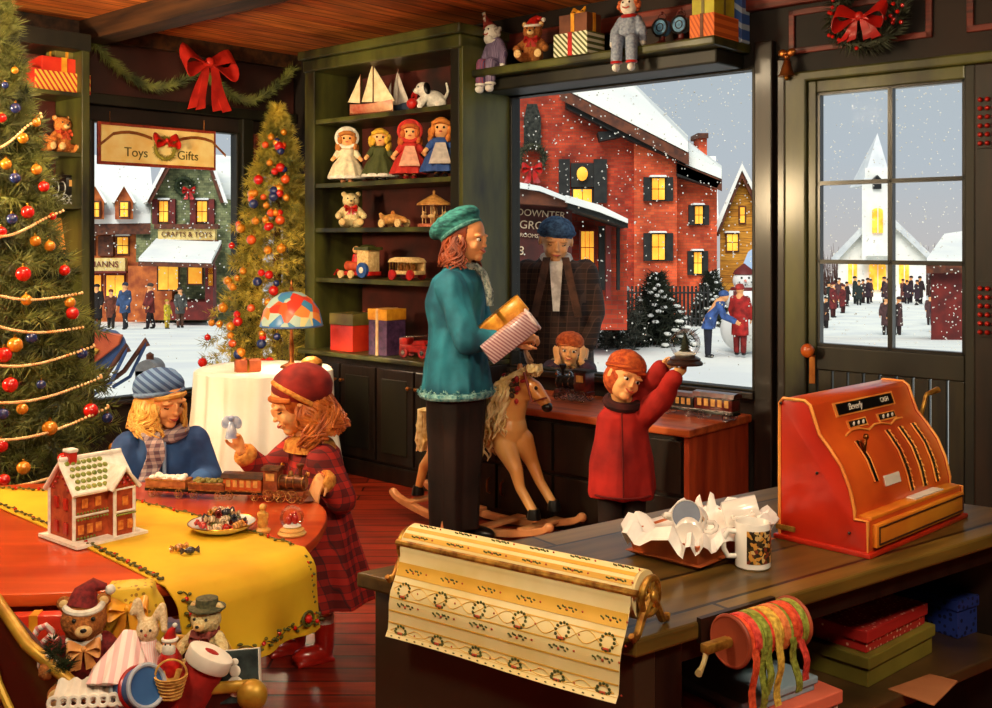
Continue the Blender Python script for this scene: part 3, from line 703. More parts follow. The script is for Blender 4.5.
# ================================================================ christmas trees
def tree(name, label, c, H, R, seed, mat, clip, nb, per, ex=.8, zb=.25, L=.05):
    rd = random.Random(seed); t = thing(name, label, 'tree', (c[0], c[1], 0))
    mb = MB(); mb.tube([(0, 0, 0), (0, 0, H*.95)], [.05, .01], 8); mb.obj('trunk', browntrim, t)
    f = MB()
    for i in range(nb):
        k = (i+.5)/nb; z = zb+(H-zb)*(1-(1-k)**1.0); r = R*(1-(z-zb)/(H-zb))**ex+.02; r *= rd.uniform(.82, 1.12); a = i*2.39996
        b = Vector((0, 0, z)); e = Vector((r*math.cos(a), r*math.sin(a), z-.22*r+rd.uniform(-.02, .02)))
        e = clip(e) if clip else e
        m = b.lerp(e, .55)+Vector((0, 0, .05*r)); f.fuzz([b.lerp(e, .25), m, e], .05, per, L, .0032, rd)
        for s_ in (-1, 1):
            sd = Vector((-math.sin(a), math.cos(a), -.1))*s_*r*.28
            for q in (.5, .75):
                p = b.lerp(e, q); e2 = p+sd*(1.3-q)+(e-b)*.18
                if clip: e2 = clip(e2)
                f.fuzz([p, e2], .04, per, L, .003, rd)
    f.obj('foliage', mat, t, smooth=False); return t
def cone_pt(c, H, R, zb, u, v, push=.0):
    d = c[1]; ex = 1.0 if c is T1 else .8
    for _ in range(6):
        z = EYE-(v-HOR)*d/F; r = R*max(0., (1-(z-zb)/(H-zb)))**ex*.95+.03+push
        x = (u-496)*d/F-c[0]; x = max(-r*.98, min(r*.98, x)); d = c[1]-math.sqrt(r*r-x*x)
    return Vector((c[0]+x, d, z))
T1 = (-2.13, 4.5); T1H, T1R = 2.66, .62
tree('decorated_tree', 'big dark green Christmas tree with beads and glass balls at the left edge', T1, T1H, T1R, 4, M('tree_needles', (124, 128, 56), (30, 38, 20), 'noise', 7, .65), None, 330, 34, ex=1.0, zb=.35, L=.06)
pn = M('tree_needles_painted_light', (222, 196, 76), (84, 90, 34), 'noise', 5, .65)  # golden light on the boughs is put into the needle colour
c2 = room(-5.741-.37, 4.55)
def clip2(e):
    p = Vector((c2.x+e.x, c2.y+e.y)); a = p.x*UX+p.y*UY; b = p.x*VX+p.y*VY
    a = max(-6.40, min(-5.80, a)); b = min(4.9, b); return Vector((a*UX+b*VX-c2.x, a*UY+b*VY-c2.y, e.z))
T2 = (c2.x, c2.y); T2H, T2R = 2.44, .58
tree('golden_lit_tree', 'green Christmas tree with painted golden light and ornaments beside the bookcase, behind the cloth table', T2, T2H, T2R, 8, pn, clip2, 240, 26, zb=.4, L=.05)
ORN = {'red': M('red_glass_ball', (210, 30, 20), (180, 20, 14), 'noise', 5, .15, coat=.8, bump=0), 'gold': M('gold_glass_ball', (226, 150, 40), (206, 120, 26), 'noise', 5, .2, .3, coat=.8, bump=0), 'blue': M('blue_glass_ball', (40, 56, 110), (24, 34, 76), 'noise', 5, .15, coat=.8, bump=0), 'orange': M('orange_glass_ball', (226, 96, 40), (206, 70, 24), 'noise', 5, .2, coat=.8, bump=0)}
def orn_proto(col):
    t = thing('ball_ornament', '', 'ornament', (0, 0, -9)); mb = MB(); mb.ell((0, 0, 0), 1., 20, 14); mb.obj('ball', ORN[col], t)
    mb = MB(); mb.tube([(0, 0, .95), (0, 0, 1.2)], .22, 10); mb.torus((0, 0, 1.3), .12, .03, 10, 5, (0, 1, 0)); mb.obj('cap', gold, t); return t
oused = {}
def ornament(col, p, r, where, grp):
    k = col
    lab = 'shiny %s glass ball hanging on the %s' % (col, where); g = '%s balls on the %s' % (col, where)
    if k not in oused: o = orn_proto(col); oused[k] = o; o.location = p; o.scale = (r,)*3; tag(o, lab, 'ornament', g)
    else: dup(oused[k], p, 0, lab, g, r)
for col, lst in {'red': [(23, 274, 8), (55, 271, 6), (27, 212, 7), (62, 315, 7), (4, 355, 8), (10, 385, 8), (78, 416, 8), (1, 446, 7), (4, 480, 6), (38, 186, 6), (2, 118, 5), (45, 216, 4), (1, 232, 6), (60, 460, 6)], 'gold': [(34, 241, 6), (45, 246, 6), (26, 300, 6), (60, 304, 6), (15, 345, 8), (48, 429, 8), (22, 409, 6), (23, 468, 7), (6, 164, 6), (33, 169, 6), (30, 121, 5), (22, 138, 6), (95, 458, 6), (14, 70, 4)], 'blue': [(12, 219, 6), (31, 338, 6), (70, 357, 6), (3, 414, 6), (97, 424, 6), (15, 108, 6), (15, 178, 6), (5, 85, 4), (40, 385, 5)]}.items():
    for u, v, r in lst: ornament(col, cone_pt(T1, T1H, T1R, .35, u, v, .03), r*3.95/F, 'big left tree', '')
rd = random.Random(31)
for i in range(78):
    v = 125+245*rd.random()**.8; w = 8+85*((v-120)/250)**.8; u = 284-w*rd.uniform(-.1, .92)
    p = cone_pt(T2, T2H, T2R, .4, min(u, 298), v, .02); e = clip2(Vector((p.x-c2.x, p.y-c2.y, p.z))); p = Vector((e.x+c2.x, e.y+c2.y, e.z))
    ornament(rd.choice(['red', 'red', 'gold', 'gold', 'orange', 'blue']), p, rd.uniform(.021, .034), 'golden tree by the bookcase', '')
beadm = M('pearl_beads', (246, 214, 160), (220, 160, 100), 'noise', 30, .25)
for i, (va, vb, ue) in enumerate(((150, 112, 36), (236, 210, 52), (292, 294, 72), (322, 330, 70), (364, 348, 84), (402, 376, 100), (440, 406, 108), (488, 446, 118))):
    mb = MB(); K = int((ue+16)*.5)
    for k in range(K+1):
        s_ = k/K; u = -16+(ue+16)*s_; v = va+(vb-va)*s_**1.3+7*math.sin(PI*s_); mb.ell(cone_pt(T1, T1H, T1R, .35, u, v, .045), .0062, 7, 5)
    tag(mb.obj('bead_garland', beadm), ('%s string of pale beads draped round the big left tree, counting down from the top' % ['first', 'second', 'third', 'fourth', 'fifth', 'sixth', 'seventh', 'lowest'][i]), 'bead garland', 'bead garlands on the big left tree', 'stuff' if 0 else None)
# garland and bows over the left windows
ga = MB(); rd = random.Random(5)
def hangpts(b0, z0, b1, z1, sag, n=16): return [room(-6.34, b0+(b1-b0)*i/n, z0+(z1-z0)*i/n-sag*math.sin(PI*i/n)) for i in range(n+1)]
for (bb0, zz0, bb1, zz1) in ((3.25, 2.80, 4.10, 2.66), (4.10, 2.66, 4.86, 2.76)):
    P = hangpts(bb0, zz0, bb1, zz1, .22); ga.tube(P, .012, 6)
    ga.fuzz(P, .03, 60, .055, .004, rd)
tag(ga.obj('pine_garland', M('garland_needles', (122, 126, 54), (50, 58, 26), 'noise', 8, .7), smooth=False), 'green pine garland looping along the beam above the left window', 'garland')
t = thing('ribbon_bow', 'big red ribbon bow with long tails in the middle of the pine garland', 'bow', room(-6.28, 4.10, 2.70), YL)
bow(t, (0, 0, 0), .2, M('bow_red', (206, 44, 30), (160, 24, 18), 'noise', 10, .5), tails=2, name='ribbon', tl=1.6)
# wreath above the door
pw = room(a_of(870, 4.9), 4.86, 2.56); t = thing('holly_wreath', 'dark wreath with red ribbon hanging above the glazed door', 'wreath', pw, YR)
wreath('greenery', (0, 0, 0), .15, .05, t, L=.05, n=1400, mat=M('wreath_green', (70, 74, 52), (26, 30, 20), 'noise', 20, .7)); mb = MB(); rd = random.Random(2)
for i in range(26):
    a = rd.random()*6.28; mb.ell((.15*math.cos(a)+rd.uniform(-.04, .04), -.05, .15*math.sin(a)+rd.uniform(-.04, .04)), .01, 8, 6)
mb.obj('berries', ORN['red'], t); bow(t, (0, -.07, -.03), .12, redp, name='ribbon', tl=.9)
# bell clusters and door bell
for zt, lb in ((2.12, 'upper strap of small red sleigh bells right of the door'), (1.3, 'lower strap of small red sleigh bells right of the door')):
    t = thing('bell_strap', lb, 'bells', room(da1+.065, 4.87, zt), YR); mb = MB(); mb.box(-.045, .045, .0, .015, -.22, .02); mb.obj('strap', darkwood, t, smooth=False); rd = random.Random(3)
    for i in range(3):
        for j in range(6): mb = MB(); mb.ell((-.03+.03*i, -.008, -.01-.038*j), .011, 10, 8); mb.obj('bell', M('red_bell', (196, 50, 36), (150, 30, 20), 'noise', 5, .3, .4), t)
t = thing('shop_bell', 'little golden bell shaped ornament above the left corner of the door frame', 'bell', room(da0-.09, 4.87, 2.335), YR)
mb = MB(); mb.lathe([(.045, -.03), (.034, -.015), (.02, .03), (.012, .05)], (0, 0, 0), 16); mb.obj('bell', brass, t); mb = MB(); mb.ell((0, 0, -.038), .013, 10, 8); mb.obj('clapper', gold, t)
mb = MB(); mb.ell((-.022, 0, .085), (.026, .012, .02), 10, 8, (0, .4, 0)); mb.ell((.022, 0, .085), (.026, .012, .02), 10, 8, (0, -.4, 0)); mb.ell((0, 0, .065), .016, 10, 8); mb.obj('bow', brass, t)
# Toys Gifts board hung in the left window
b0, b1 = b_of(97, -6.38), b_of(215, -6.38); bm_ = (b0+b1)/2; L_ = (b1-b0)
dd = room(-6.38, bm_).y; zt = EYE+(240-128)*dd/F; zb_ = EYE+(240-166)*dd/F
t = thing('hanging_sign', 'long cream sign reading Toys Gifts hung across the top of the left window', 'sign', room(-6.38, bm_, (zt+zb_)/2), YL)
hh = (zt-zb_)/2+.01; mb = MB(); mb.box(-L_/2, L_/2, -.012, .008, -hh, hh); mb.obj('board', M('sign_frame_red', (156, 58, 34), (120, 36, 22), 'noise', 30, .5), t, smooth=False, bevel=.004)
mb = MB(); mb.box(-L_/2+.02, L_/2-.02, -.018, -.012, -hh+.02, hh-.02); mb.obj('panel', M('sign_cream', (252, 232, 160), (244, 206, 120), 'noise', 9, .5), t, smooth=False)
sgm = M('sign_letters', (112, 100, 40), (80, 70, 26), 'noise', 9, .5)
text('Toys', .085, sgm, t, (-L_*.2, -.019, -.05), (PI/2, 0, 0)); text('Gifts', .085, sgm, t, (L_*.24, -.019, -.05), (PI/2, 0, 0))
wreath('wreath', (.03, -.03, -.01), .07, .02, t, L=.02, n=500, mat=pinelit); bow(t, (.03, -.045, .04), .09, redp, tl=.4)
for sg in (-1, 1):
    mb = MB(); mb.grid([[(.03+sg*(.09+.11*k/2), -.022, .05+.03*math.sin(k*.55)-(.03*(k-5) if k > 5 else 0)+w) for w in (-.010, .010)] for k in range(8)]); mb.obj('ribbon', M('sign_ribbon', (150, 90, 30), (120, 60, 20), 'noise', 20, .5), t, solid=.002)
mb = MB(); [mb.tube([(x, 0, hh), (x, 0, hh+.07)], .003, 6) for x in (-L_*.4, L_*.4)]; mb.obj('hanging_wire', brass, t)
# ================================================================ red table with runner
TZ = .62; TC = (-1.35, 3.27); TA, TB, TE = .82, .62, 2.5
redtab = M('red_table_top', (206, 82, 32), (168, 52, 20), 'wood', 2.5, .3, stretch=(.5, 4, 4), coat=.4)
def sup(th, k=1.): c, s_ = math.cos(th), math.sin(th); return (TA*k*math.copysign(abs(c)**(2/TE), c), TB*k*math.copysign(abs(s_)**(2/TE), s_))
tb = thing('oval_table', 'oval red wooden children table with a yellow runner, front left of the shop', 'table', (TC[0], TC[1], 0))
mb = MB(); mb.prism([sup(2*PI*i/72) for i in range(72)], TZ-.035, TZ, 'z'); mb.obj('tabletop', redtab, tb, smooth=True, bevel=.01)
mb = MB(); mb.prism([sup(2*PI*i/72, .9) for i in range(72)], TZ-.11, TZ-.035, 'z'); mb.obj('apron', M('red_apron', (130, 30, 16), (90, 18, 10), 'noise', 3, .5), tb)
for sx_, sy_ in ((-.55, -.36), (.52, -.36), (-.55, .38), (.52, .38)):
    mb = MB(); mb.lathe([(.022, 0), (.026, .06), (.018, .12), (.034, .3), (.024, .42), (.036, .5), (.036, TZ-.1)], (sx_, sy_, 0), 16); mb.obj('leg', M('red_apron', (130, 30, 16)), tb)
def t3(u, v, dz=0.): p = pz(u, v, TZ+dz); return p
clothm = M('yellow_runner', (226, 186, 34), (206, 160, 22), 'noise', 4, .75, bump=.05)
up = [t3(-60, 478), t3(0, 489), t3(60, 492), t3(130, 500), t3(215, 521), t3(297, 547)]; lo_ = [t3(-60, 492), t3(0, 509), t3(50, 531), t3(95, 553), t3(130, 570), t3(165, 588)]
G = []; nw = 14
def lerpP(P, s_): x = s_*(len(P)-1); i = min(int(x), len(P)-2); return P[i].lerp(P[i+1], x-i)
for i in range(31):
    a, b = lerpP(up, i/30), lerpP(lo_, i/30); G.append([a.lerp(b, j/nw)+Vector((0, 0, .004)) for j in range(nw+1)])
ed = G[-1]; nrm = (ed[0]-ed[-1]).cross(Vector((0, 0, 1))); nrm.normalize()
if nrm.y > 0: nrm = -nrm
def inside(p): return (abs(p.x-TC[0])/TA)**TE+(abs(p.y-TC[1])/TB)**TE < 1.03
push = []
for p in ed:
    q = p.copy(); n_ = 0
    while inside(q) and n_ < 80: q = q+nrm*.005; n_ += 1
    push.append(n_*.005)
G.append([p+nrm*w for p, w in zip(ed, push)])
for k in range(1, 15):
    t_ = k/14; row = []
    for j, p in enumerate(ed):
        w = 1-j/nw; out = .045*math.sin(min(1, t_*4)*PI/2)+.02*t_*math.sin(j*.9+1)*t_; drop = (.215+.05*(1-w)*0)*t_-.0
        row.append(p+nrm*(out+push[j])+Vector((0, 0, -drop if t_ > .05 else -.002))+Vector((.02*t_*(1-w)*1.2, 0, 0)))
    G.append(row)
mb = MB(); mb.grid(G); ru = mb.obj('cloth', clothm, None, solid=.004); ru.name = 'table_runner'
tag(ru, 'bright yellow table runner with a holly vine border, hanging over the table front', 'table runner')
vm = M('holly_vine', (96, 92, 24), (60, 60, 16), 'noise', 20, .6)
def vine(path, off, amp, par, n=1, up_=Vector((0, 0, .008))):
    mb = MB(); rb = MB(); P = []
    for i in range(len(path)-1):
        for s_ in range(4): P.append(path[i].lerp(path[i+1], s_/4))
    side = [(P[min(i+1, len(P)-1)]-P[max(i-1, 0)]).normalized() for i in range(len(P))]
    Q = [p+up_+(off)*1.0+off.normalized()*amp*math.sin(i*.9) for i, p in enumerate(P)]
    mb.tube(Q, .0018, 5)
    for i, q in enumerate(Q):
        if i % 2 == 0: mb.ell(q+off.normalized()*.008*(1 if i % 4 else -1), (.008, .005, .004), 8, 5, (0, 0, i))
        if i % 9 == 4: rb.ell(q, .006, 8, 6)
    mb.obj('vine_border', vm, par); rb.obj('berries', ORN['red'], par)
vine([G[i][0] for i in range(31)], (G[15][-1]-G[15][0]).normalized()*.025, .006, ru); vine([G[i][-1] for i in range(31)], (G[15][0]-G[15][-1]).normalized()*.025, .006, ru)
fo = nrm*.008
vine([G[i][0] for i in range(32, 46)], (G[36][-1]-G[36][0]).normalized()*.03, .006, ru, up_=fo); vine([G[i][-1] for i in range(32, 46)], (G[36][0]-G[36][-1]).normalized()*.03, .006, ru, up_=fo); vine([G[-1][j]+Vector((0, 0, .03)) for j in range(nw+1)], Vector((0, 0, .004)), .006, ru, up_=fo)
mb = MB(); q = G[42][2]+fo*1.3; mb.torus(q, .02, .004, 16, 6, nrm); mb.obj('wreath_motif', vm, ru); mb = MB(); mb.ell(q, (.012, .012, .012), 10, 8); mb.obj('berry_motif', ORN['red'], ru)
# ---------------------------------------------------------------- gingerbread house
gp = pz(84, 541, TZ+.004); gb = thing('gingerbread_house', 'gingerbread house with white icing and green candy roof on the red table', 'gingerbread house', (gp.x-.01, gp.y+.075, TZ+.004), math.radians(50), None, .78)
ginger = M('gingerbread', (188, 84, 40), (146, 54, 24), 'noise', 30, .8); icing = M('white_icing', (248, 244, 234), (228, 220, 206), 'noise', 40, .6); cg = M('green_candy', (150, 160, 60), (100, 118, 36), 'noise', 10, .3, coat=.5); cr = M('red_candy', (200, 50, 36), (160, 26, 20), 'noise', 10, .3, coat=.5); cy = M('yellow_candy', (240, 190, 80), (220, 150, 50), 'noise', 10, .3, coat=.5)
w_, dp = .115, .09
mb = MB(); mb.box(-w_, w_, -dp, dp, 0, .19); mb.prism([(-dp, .19), (dp, .19), (0, .285)], -w_, w_, 'x'); mb.obj('wall', ginger, gb, smooth=False)
mb = MB(); mb.box(.02, .1, -dp-.05, 0, .1, .19); mb.prism([(.012, .19), (.108, .19), (.06, .25)], -dp-.05, 0); mb.box(.02, .1, -dp-.05, -dp, 0, .1); mb.obj('gable_bay', ginger, gb, smooth=False)
def rslab(mb, y0, z0, y1, z1, x0, x1, t=.012): mb.hull([(x0, y0, z0), (x1, y0, z0), (x1, y1, z1), (x0, y1, z1)], [(x0, y0, z0+t), (x1, y0, z0+t), (x1, y1, z1+t), (x0, y1, z1+t)])
mb = MB(); rslab(mb, -dp-.018, .178, 0, .29, -w_-.012, w_+.012); rslab(mb, dp+.018, .178, 0, .29, -w_-.012, w_+.012)
mb.hull([(.002, -dp-.06, .182), (.06, -dp-.06, .255), (.06, .0, .255), (.002, .0, .182)], [(.002, -dp-.06, .194), (.06, -dp-.06, .268), (.06, 0, .268), (.002, 0, .194)]); mb.hull([(.118, -dp-.06, .182), (.06, -dp-.06, .255), (.06, .0, .255), (.118, .0, .182)], [(.118, -dp-.06, .194), (.06, -dp-.06, .268), (.06, 0, .268), (.118, 0, .194)]); mb.obj('roof', icing, gb, smooth=False, bevel=.004)
mb = MB()
for i in range(7):
    for j in range(5):
        x = -w_+.012+i*.022+(j % 2)*.011; t_ = (j+.7)/5.6; y = -dp-.018+(dp+.018)*t_; z = .178+.112*t_+.014
        if x < .02+t_*.04: mb.ell((x, y, z), (.0105, .0105, .005), 10, 6, (.88, 0, 0))
        mb.ell((x+.0, -y, z), (.0105, .0105, .005), 10, 6, (-.88, 0, 0))
tag(mb.obj('roof_candies', cg, gb), 'green candy shingles')
mb = MB()
for i in range(4):
    for j in range(4): mb.hull([(.012+.011*i, -dp-.05+.024*j, .196+.0139*i+.001), (.021+.011*i, -dp-.05+.024*j, .207+.0139*i), (.021+.011*i, -dp-.03+.024*j, .207+.0139*i), (.012+.011*i, -dp-.03+.024*j, .196+.0139*i)], [(.010+.011*i, -dp-.05+.024*j, .203+.0139*i), (.019+.011*i, -dp-.05+.024*j, .214+.0139*i), (.019+.011*i, -dp-.03+.024*j, .214+.0139*i), (.010+.011*i, -dp-.03+.024*j, .203+.0139*i)])
mb.obj('wafer_tiles', cy, gb, smooth=False)
mb = MB(); mb.box(-w_+.02, -w_+.05, -.02, .02, .26, .33); mb.obj('chimney', cr, gb, smooth=False); mb = MB(); mb.box(-w_+.015, -w_+.055, -.025, .025, .325, .338); mb.obj('chimney_icing', icing, gb, bevel=.004)
mb = MB(); yy = -dp-.004
def ip(mb, pts, r=.005, cl=False): mb.tube(pts, r, 8, closed=cl)
ip(mb, [(-w_, yy, .1), (.02, yy, .1)]); ip(mb, [(.02, yy-.05, .1), (.1, yy-.05, .1), ]); ip(mb, [(.02, yy-.05, .185), (.1, yy-.05, .185)], .004)
for x, y in ((-w_, -dp), (w_, -dp), (-w_, dp), (.02, -dp-.05), (.1, -dp-.05)): ip(mb, [(x, y, 0), (x, y, .185)], .007)
ip(mb, [(-w_-.006, -dp-.02, .18), (-w_-.006, 0, .292), (-w_-.006, dp+.02, .18)], .010); ip(mb, [(.0, -dp-.058, .185), (.06, -dp-.058, .26), (.12, -dp-.058, .185)], .009); ip(mb, [(-w_-.01, 0, .3), (w_+.01, 0, .3)], .010)
ip(mb, [(-w_, -dp-.018, .186), (.01, -dp-.018, .186)], .009); ip(mb, [(w_+.008, -dp-.02, .18), (w_+.008, 0, .292), (w_+.008, dp+.02, .18)], .009)
mb.box(-w_-.03, w_+.03, -dp-.075, dp+.03, -.0, .012); mb.obj('icing_trim', icing, gb)
mb = MB(); [mb.box(x-.012, x+.012, yy-.003-o_, yy+.0-o_, z-.018, z+.018) for x, z, o_ in ((-.075, .145, 0), (-.022, .145, 0), (.06, .14, .05), (-.09, .05, 0), (-.055, .05, 0), (-.02, .05, 0), (.04, .05, .05), (.08, .05, .05))]
mb.obj('candy_windows', M('amber_candy', (232, 150, 70), (190, 90, 40), 'noise', 60, .3), gb, smooth=False, bevel=.003)
mb = MB(); rd = random.Random(4)
for i in range(26): mb.ell((-w_+.012+.013*(i % 10), yy-.004, (.088, .112, .02)[i//10] if i//10 < 3 else .02), .0045, 8, 6)
for i in range(12): mb.ell((.024+.007*i, yy-.055, .09), .004, 8, 6)
mb.obj('green_gumdrops', cg, gb); mb = MB()
for sgn in (-1, 1):
    for k in range(4): mb.ell((.06+sgn*.009*k, yy-.052, .236-.012*k), .006, 8, 6); mb.ell((-w_-.004, sgn*.018*k, .255-.02*k), .006, 8, 6)
mb.ell((.06, yy-.052, .205), (.012, .005, .012), 10, 6)
for sgn in (-1, 1):
    for z in (.05, .14): mb.box(-w_-.006, -w_, sgn*.035-.014, sgn*.035+.014, z-.02, z+.022)
mb.obj('red_gumdrops', cr, gb)
# ================================================================ round table with white cloth, lamp
rt = thing('side_table', 'small round table hidden under a floor-length white cloth by the bookcase', 'table', (-1.41, 6.5, 0))
mb = MB(); mb.lathe([(.39, .69), (.39, .71)], (0, 0, 0), 32); mb.obj('tabletop', darkwood, rt); mb = MB(); mb.lathe([(.2, 0), (.05, .04), (.04, .6), (.1, .69)], (0, 0, 0), 20); mb.obj('pedestal', darkwood, rt)
mb = MB(); mb.lathe([(.001, .727), (.30, .727), (.385, .725), (.405, .71), (.405, .66), (.41, .5), (.43, .3), (.455, .12), (.475, .015)], (-1.41, 6.5, 0), 120, fold=.075, k=17)
cl = mb.obj('tablecloth', M('white_cloth', (252, 248, 236), (240, 230, 210), 'noise', 3, .8, bump=.05)); tag(cl, 'long white pleated cloth draped over the small round table', 'tablecloth')
lx, ly = -1.235, 6.45; lm = thing('glass_shade_lamp', 'table lamp with a domed stained glass shade on the white-clothed round table', 'lamp', (lx, ly, .73))
mb = MB(); mb.lathe([(.07, 0), (.065, .012), (.02, .03), (.012, .06), (.016, .12), (.01, .2), (.008, .47)], (0, 0, 0), 20); mb.obj('stand', brass, lm)
sgl = M('stained_glass', (214, 84, 40), (60, 120, 170), 'multi', 15, .3, c3=[(226, 130, 60), (220, 200, 130), (70, 130, 160), (200, 60, 40), (170, 190, 170)], emit=.22, bump=.3)
mb = MB(); mb.lathe([(.012, .46), (.06, .452), (.12, .415), (.165, .35), (.186, .27), (.186, .255), (.178, .25), (.16, .33), (.115, .395), (.055, .43), (.012, .44)], (0, 0, 0), 40); mb.obj('lamp_shade', sgl, lm)
mb = MB(); mb.torus((0, 0, .254), .185, .006, 40, 8); mb.obj('shade_rim', M('blue_rim', (90, 130, 180), (60, 90, 150), 'noise', 9, .4), lm); mb = MB(); mb.lathe([(.012, .46), (.016, .475), (.006, .49), (.01, .51), (.001, .53)], (0, 0, 0), 12); mb.obj('finial', brass, lm)
l = bpy.data.lights.new('lamp_bulb', 'POINT'); l.energy = 14; l.color = (1, .78, .5); l.shadow_soft_size = .05; o = bpy.data.objects.new('lamp_bulb', l); COL.objects.link(o); o.location = (lx, ly, .73+.30)
t = thing('round_tin', 'small round golden lidded tin on the white-clothed table right of the lamp', 'tin', (-1.10, 6.37, .728)); mb = MB(); mb.lathe([(.05, 0), (.062, .01), (.062, .04)], (0, 0, 0), 24); mb.obj('base', gold, t); mb = MB(); mb.lathe([(.064, .04), (.06, .055), (.03, .075), (.002, .08)], (0, 0, 0), 24); mb.obj('lid', M('tin_lid', (226, 160, 70), (190, 110, 40), 'noise', 40, .4, .4), t)
t = thing('wrapped_parcel', 'small orange brown parcel tied with cord on the white-clothed table left of the lamp', 'parcel', (-1.46, 6.28, .728), .3); mb = MB(); mb.box(-.075, .075, -.05, .05, 0, .07); mb.obj('box', M('tan_paper', (190, 96, 50), (150, 66, 34), 'noise', 14, .6), t, bevel=.012); mb = MB(); mb.box(-.077, .077, -.006, .006, -.0, .072); mb.box(-.006, .006, -.052, .052, 0, .072); mb.obj('cord', gold, t, smooth=False)
# ================================================================ front counter
KZ = .75; kA = Vector((-.316, 2.413)); kB = Vector((.262, 2.0)); kE = kA+Vector((1.261, .907)); kF = kB+Vector((1.261, .907))
eF = (kF-kB).normalized(); eS = (kB-kA).normalized(); nF = Vector((eF.y, -eF.x)); nS = Vector((-eS.y, eS.x))*-1
if nS.y > 0: nS = -nS
cm = (kA+kB+kE+kF)/4
def quadz(mb, pts, z0, z1): mb.hull([(p[0], p[1], z0) for p in pts], [(p[0], p[1], z1) for p in pts])
counter = thing('shop_counter', 'dark wooden shop counter in the right foreground with an open shelf below', 'counter', (0, 0, 0))
topm = M('counter_top_boards', (122, 98, 40), (66, 48, 20), 'planks', 1, .4, bw=1.1, bh=.17, c3=(24, 16, 8), rot=(0, 0, -math.atan2(eF.y, eF.x)), coat=.25)
mb = MB(); quadz(mb, [kA, kB, kF, kE], KZ-.035, KZ); mb.obj('counter_top', topm, counter, smooth=False, bevel=.006)
def kp(s_, t_): return kA+(kB-kA)*s_+(kE-kA)*t_
mb = MB(); quadz(mb, [kp(.04, .015), kp(.97, .015), kp(.97, .05), kp(.04, .05)], 0, KZ-.035); mb.obj('end_panel', M('counter_panel', (64, 50, 36), (36, 28, 20), 'noise', 2, .4, coat=.3), counter, smooth=False, bevel=.004)
mb = MB(); quadz(mb, [kp(.9, .05), kp(.965, .05), kp(.965, .10), kp(.9, .10)], 0, KZ-.035); mb.obj('post', darkwood, counter, smooth=False, bevel=.004)
mb = MB(); quadz(mb, [kp(.05, .94), kp(.96, .94), kp(.96, .98), kp(.05, .98)], 0, KZ-.035); mb.obj('end_panel', darkwood, counter, smooth=False, bevel=.004)
mb = MB(); quadz(mb, [kp(.03, .03), kp(.06, .03), kp(.06, .97), kp(.03, .97)], 0, KZ-.035); mb.obj('back_panel', darkwood, counter, smooth=False)
mb = MB(); quadz(mb, [kp(.06, .05), kp(.965, .05), kp(.965, .94), kp(.06, .94)], .39, .42); mb.obj('lower_shelf', M('shelf_wood', (104, 74, 42), (54, 38, 22), 'noise', 3, .4, coat=.2), counter, smooth=False, bevel=.004)
mb = MB(); quadz(mb, [kp(.93, .10), kp(.955, .10), kp(.955, .94), kp(.93, .94)], KZ-.085, KZ-.035); mb.obj('rail', darkwood, counter, smooth=False)
def kz(u, v, z): return pz(u, v, z)
# ---- wrapping paper dispenser
L0, L1 = pz(410, 536, KZ+.07), pz(638, 592, KZ+.07); ax = (L1-L0); Lr = ax.length/2*.94; mid = (L0+L1)/2; m2 = Vector((mid.x, mid.y)); tt = (m2-kA).dot(eS); m2 = kA+eS*(tt+.035)-nS*.052; mid = Vector((m2.x, m2.y, 0)); yaw = math.atan2(eS.y, eS.x)
pd_ = thing('paper_dispenser', 'ornate golden stand holding a roll of gift wrap on the left end of the counter', 'paper dispenser', (mid.x, mid.y, KZ), yaw)
goldw = M('roller_gold', (206, 160, 70), (120, 76, 24), 'noise', 40, .4, .6)
for sg in (-1, 1):
    x = sg*(Lr+.012)
    mb = MB()
    for k in (-1, 1): mb.tube([(x, 0, .07), (x, k*.03, .04), (x, k*.05, .012), (x, k*.068, .008), (x, k*.075, .016)], [.011, .009, .008, .008, .006], 8)
    mb.torus((x, 0, .07), .034, .007, 24, 8, (1, 0, 0))
    for k in range(6): a = PI*k/3; mb.tube([(x, 0, .07), (x, .033*math.cos(a), .07+.033*math.sin(a))], .004, 6)
    mb.ell((x+sg*.008, 0, .07), (.008, .013, .013), 12, 8); mb.obj('end_bracket', goldw, pd_)
mb = MB(); mb.tube([(-Lr-.01, -.045, .085), (Lr+.01, -.045, .085)], .007, 8); mb.obj('cutting_bar', goldw, pd_)
wp = M('gift_wrap', (232, 218, 166), (220, 200, 134), 'noise', 8, .6, bump=.0)
wpy = M('gift_wrap_gold', (222, 176, 70), (206, 156, 48), 'noise', 12, .5, bump=0)
rl = MB(); rl.tube([(-Lr, 0, .07), (Lr, 0, .07)], .047, 40); roll = rl.obj('paper_roll', wp, pd_); 
prof = []
for k in range(9): a = math.radians(90+k*12); prof.append((.049*math.cos(a), .07+.049*math.sin(a)))
yy, zz = prof[-1]; pts = [(yy-.008, zz-.03), (yy-.022, zz-.055), (yy-.034, zz-.075), (yy-.040, zz-.10), (yy-.041, zz-.13), (yy-.044, zz-.155), (yy-.048, zz-.160), (yy-.054, zz-.168)]
prof += pts
def sheetp(x, s_, off=0.):
    s_ = max(0., min(len(prof)-1.001, s_)); i = int(s_); t_ = s_-i; a, b = prof[i], prof[i+1]
    y = a[0]+(b[0]-a[0])*t_; z = a[1]+(b[1]-a[1])*t_; ty, tz = b[0]-a[0], b[1]-a[1]; l_ = math.hypot(ty, tz); cv = .006*math.sin(x*9)*max(0, s_-10)/6
    return Vector((x, y-tz/l_*off*-1*-1+cv*-1, z+ty/l_*off))
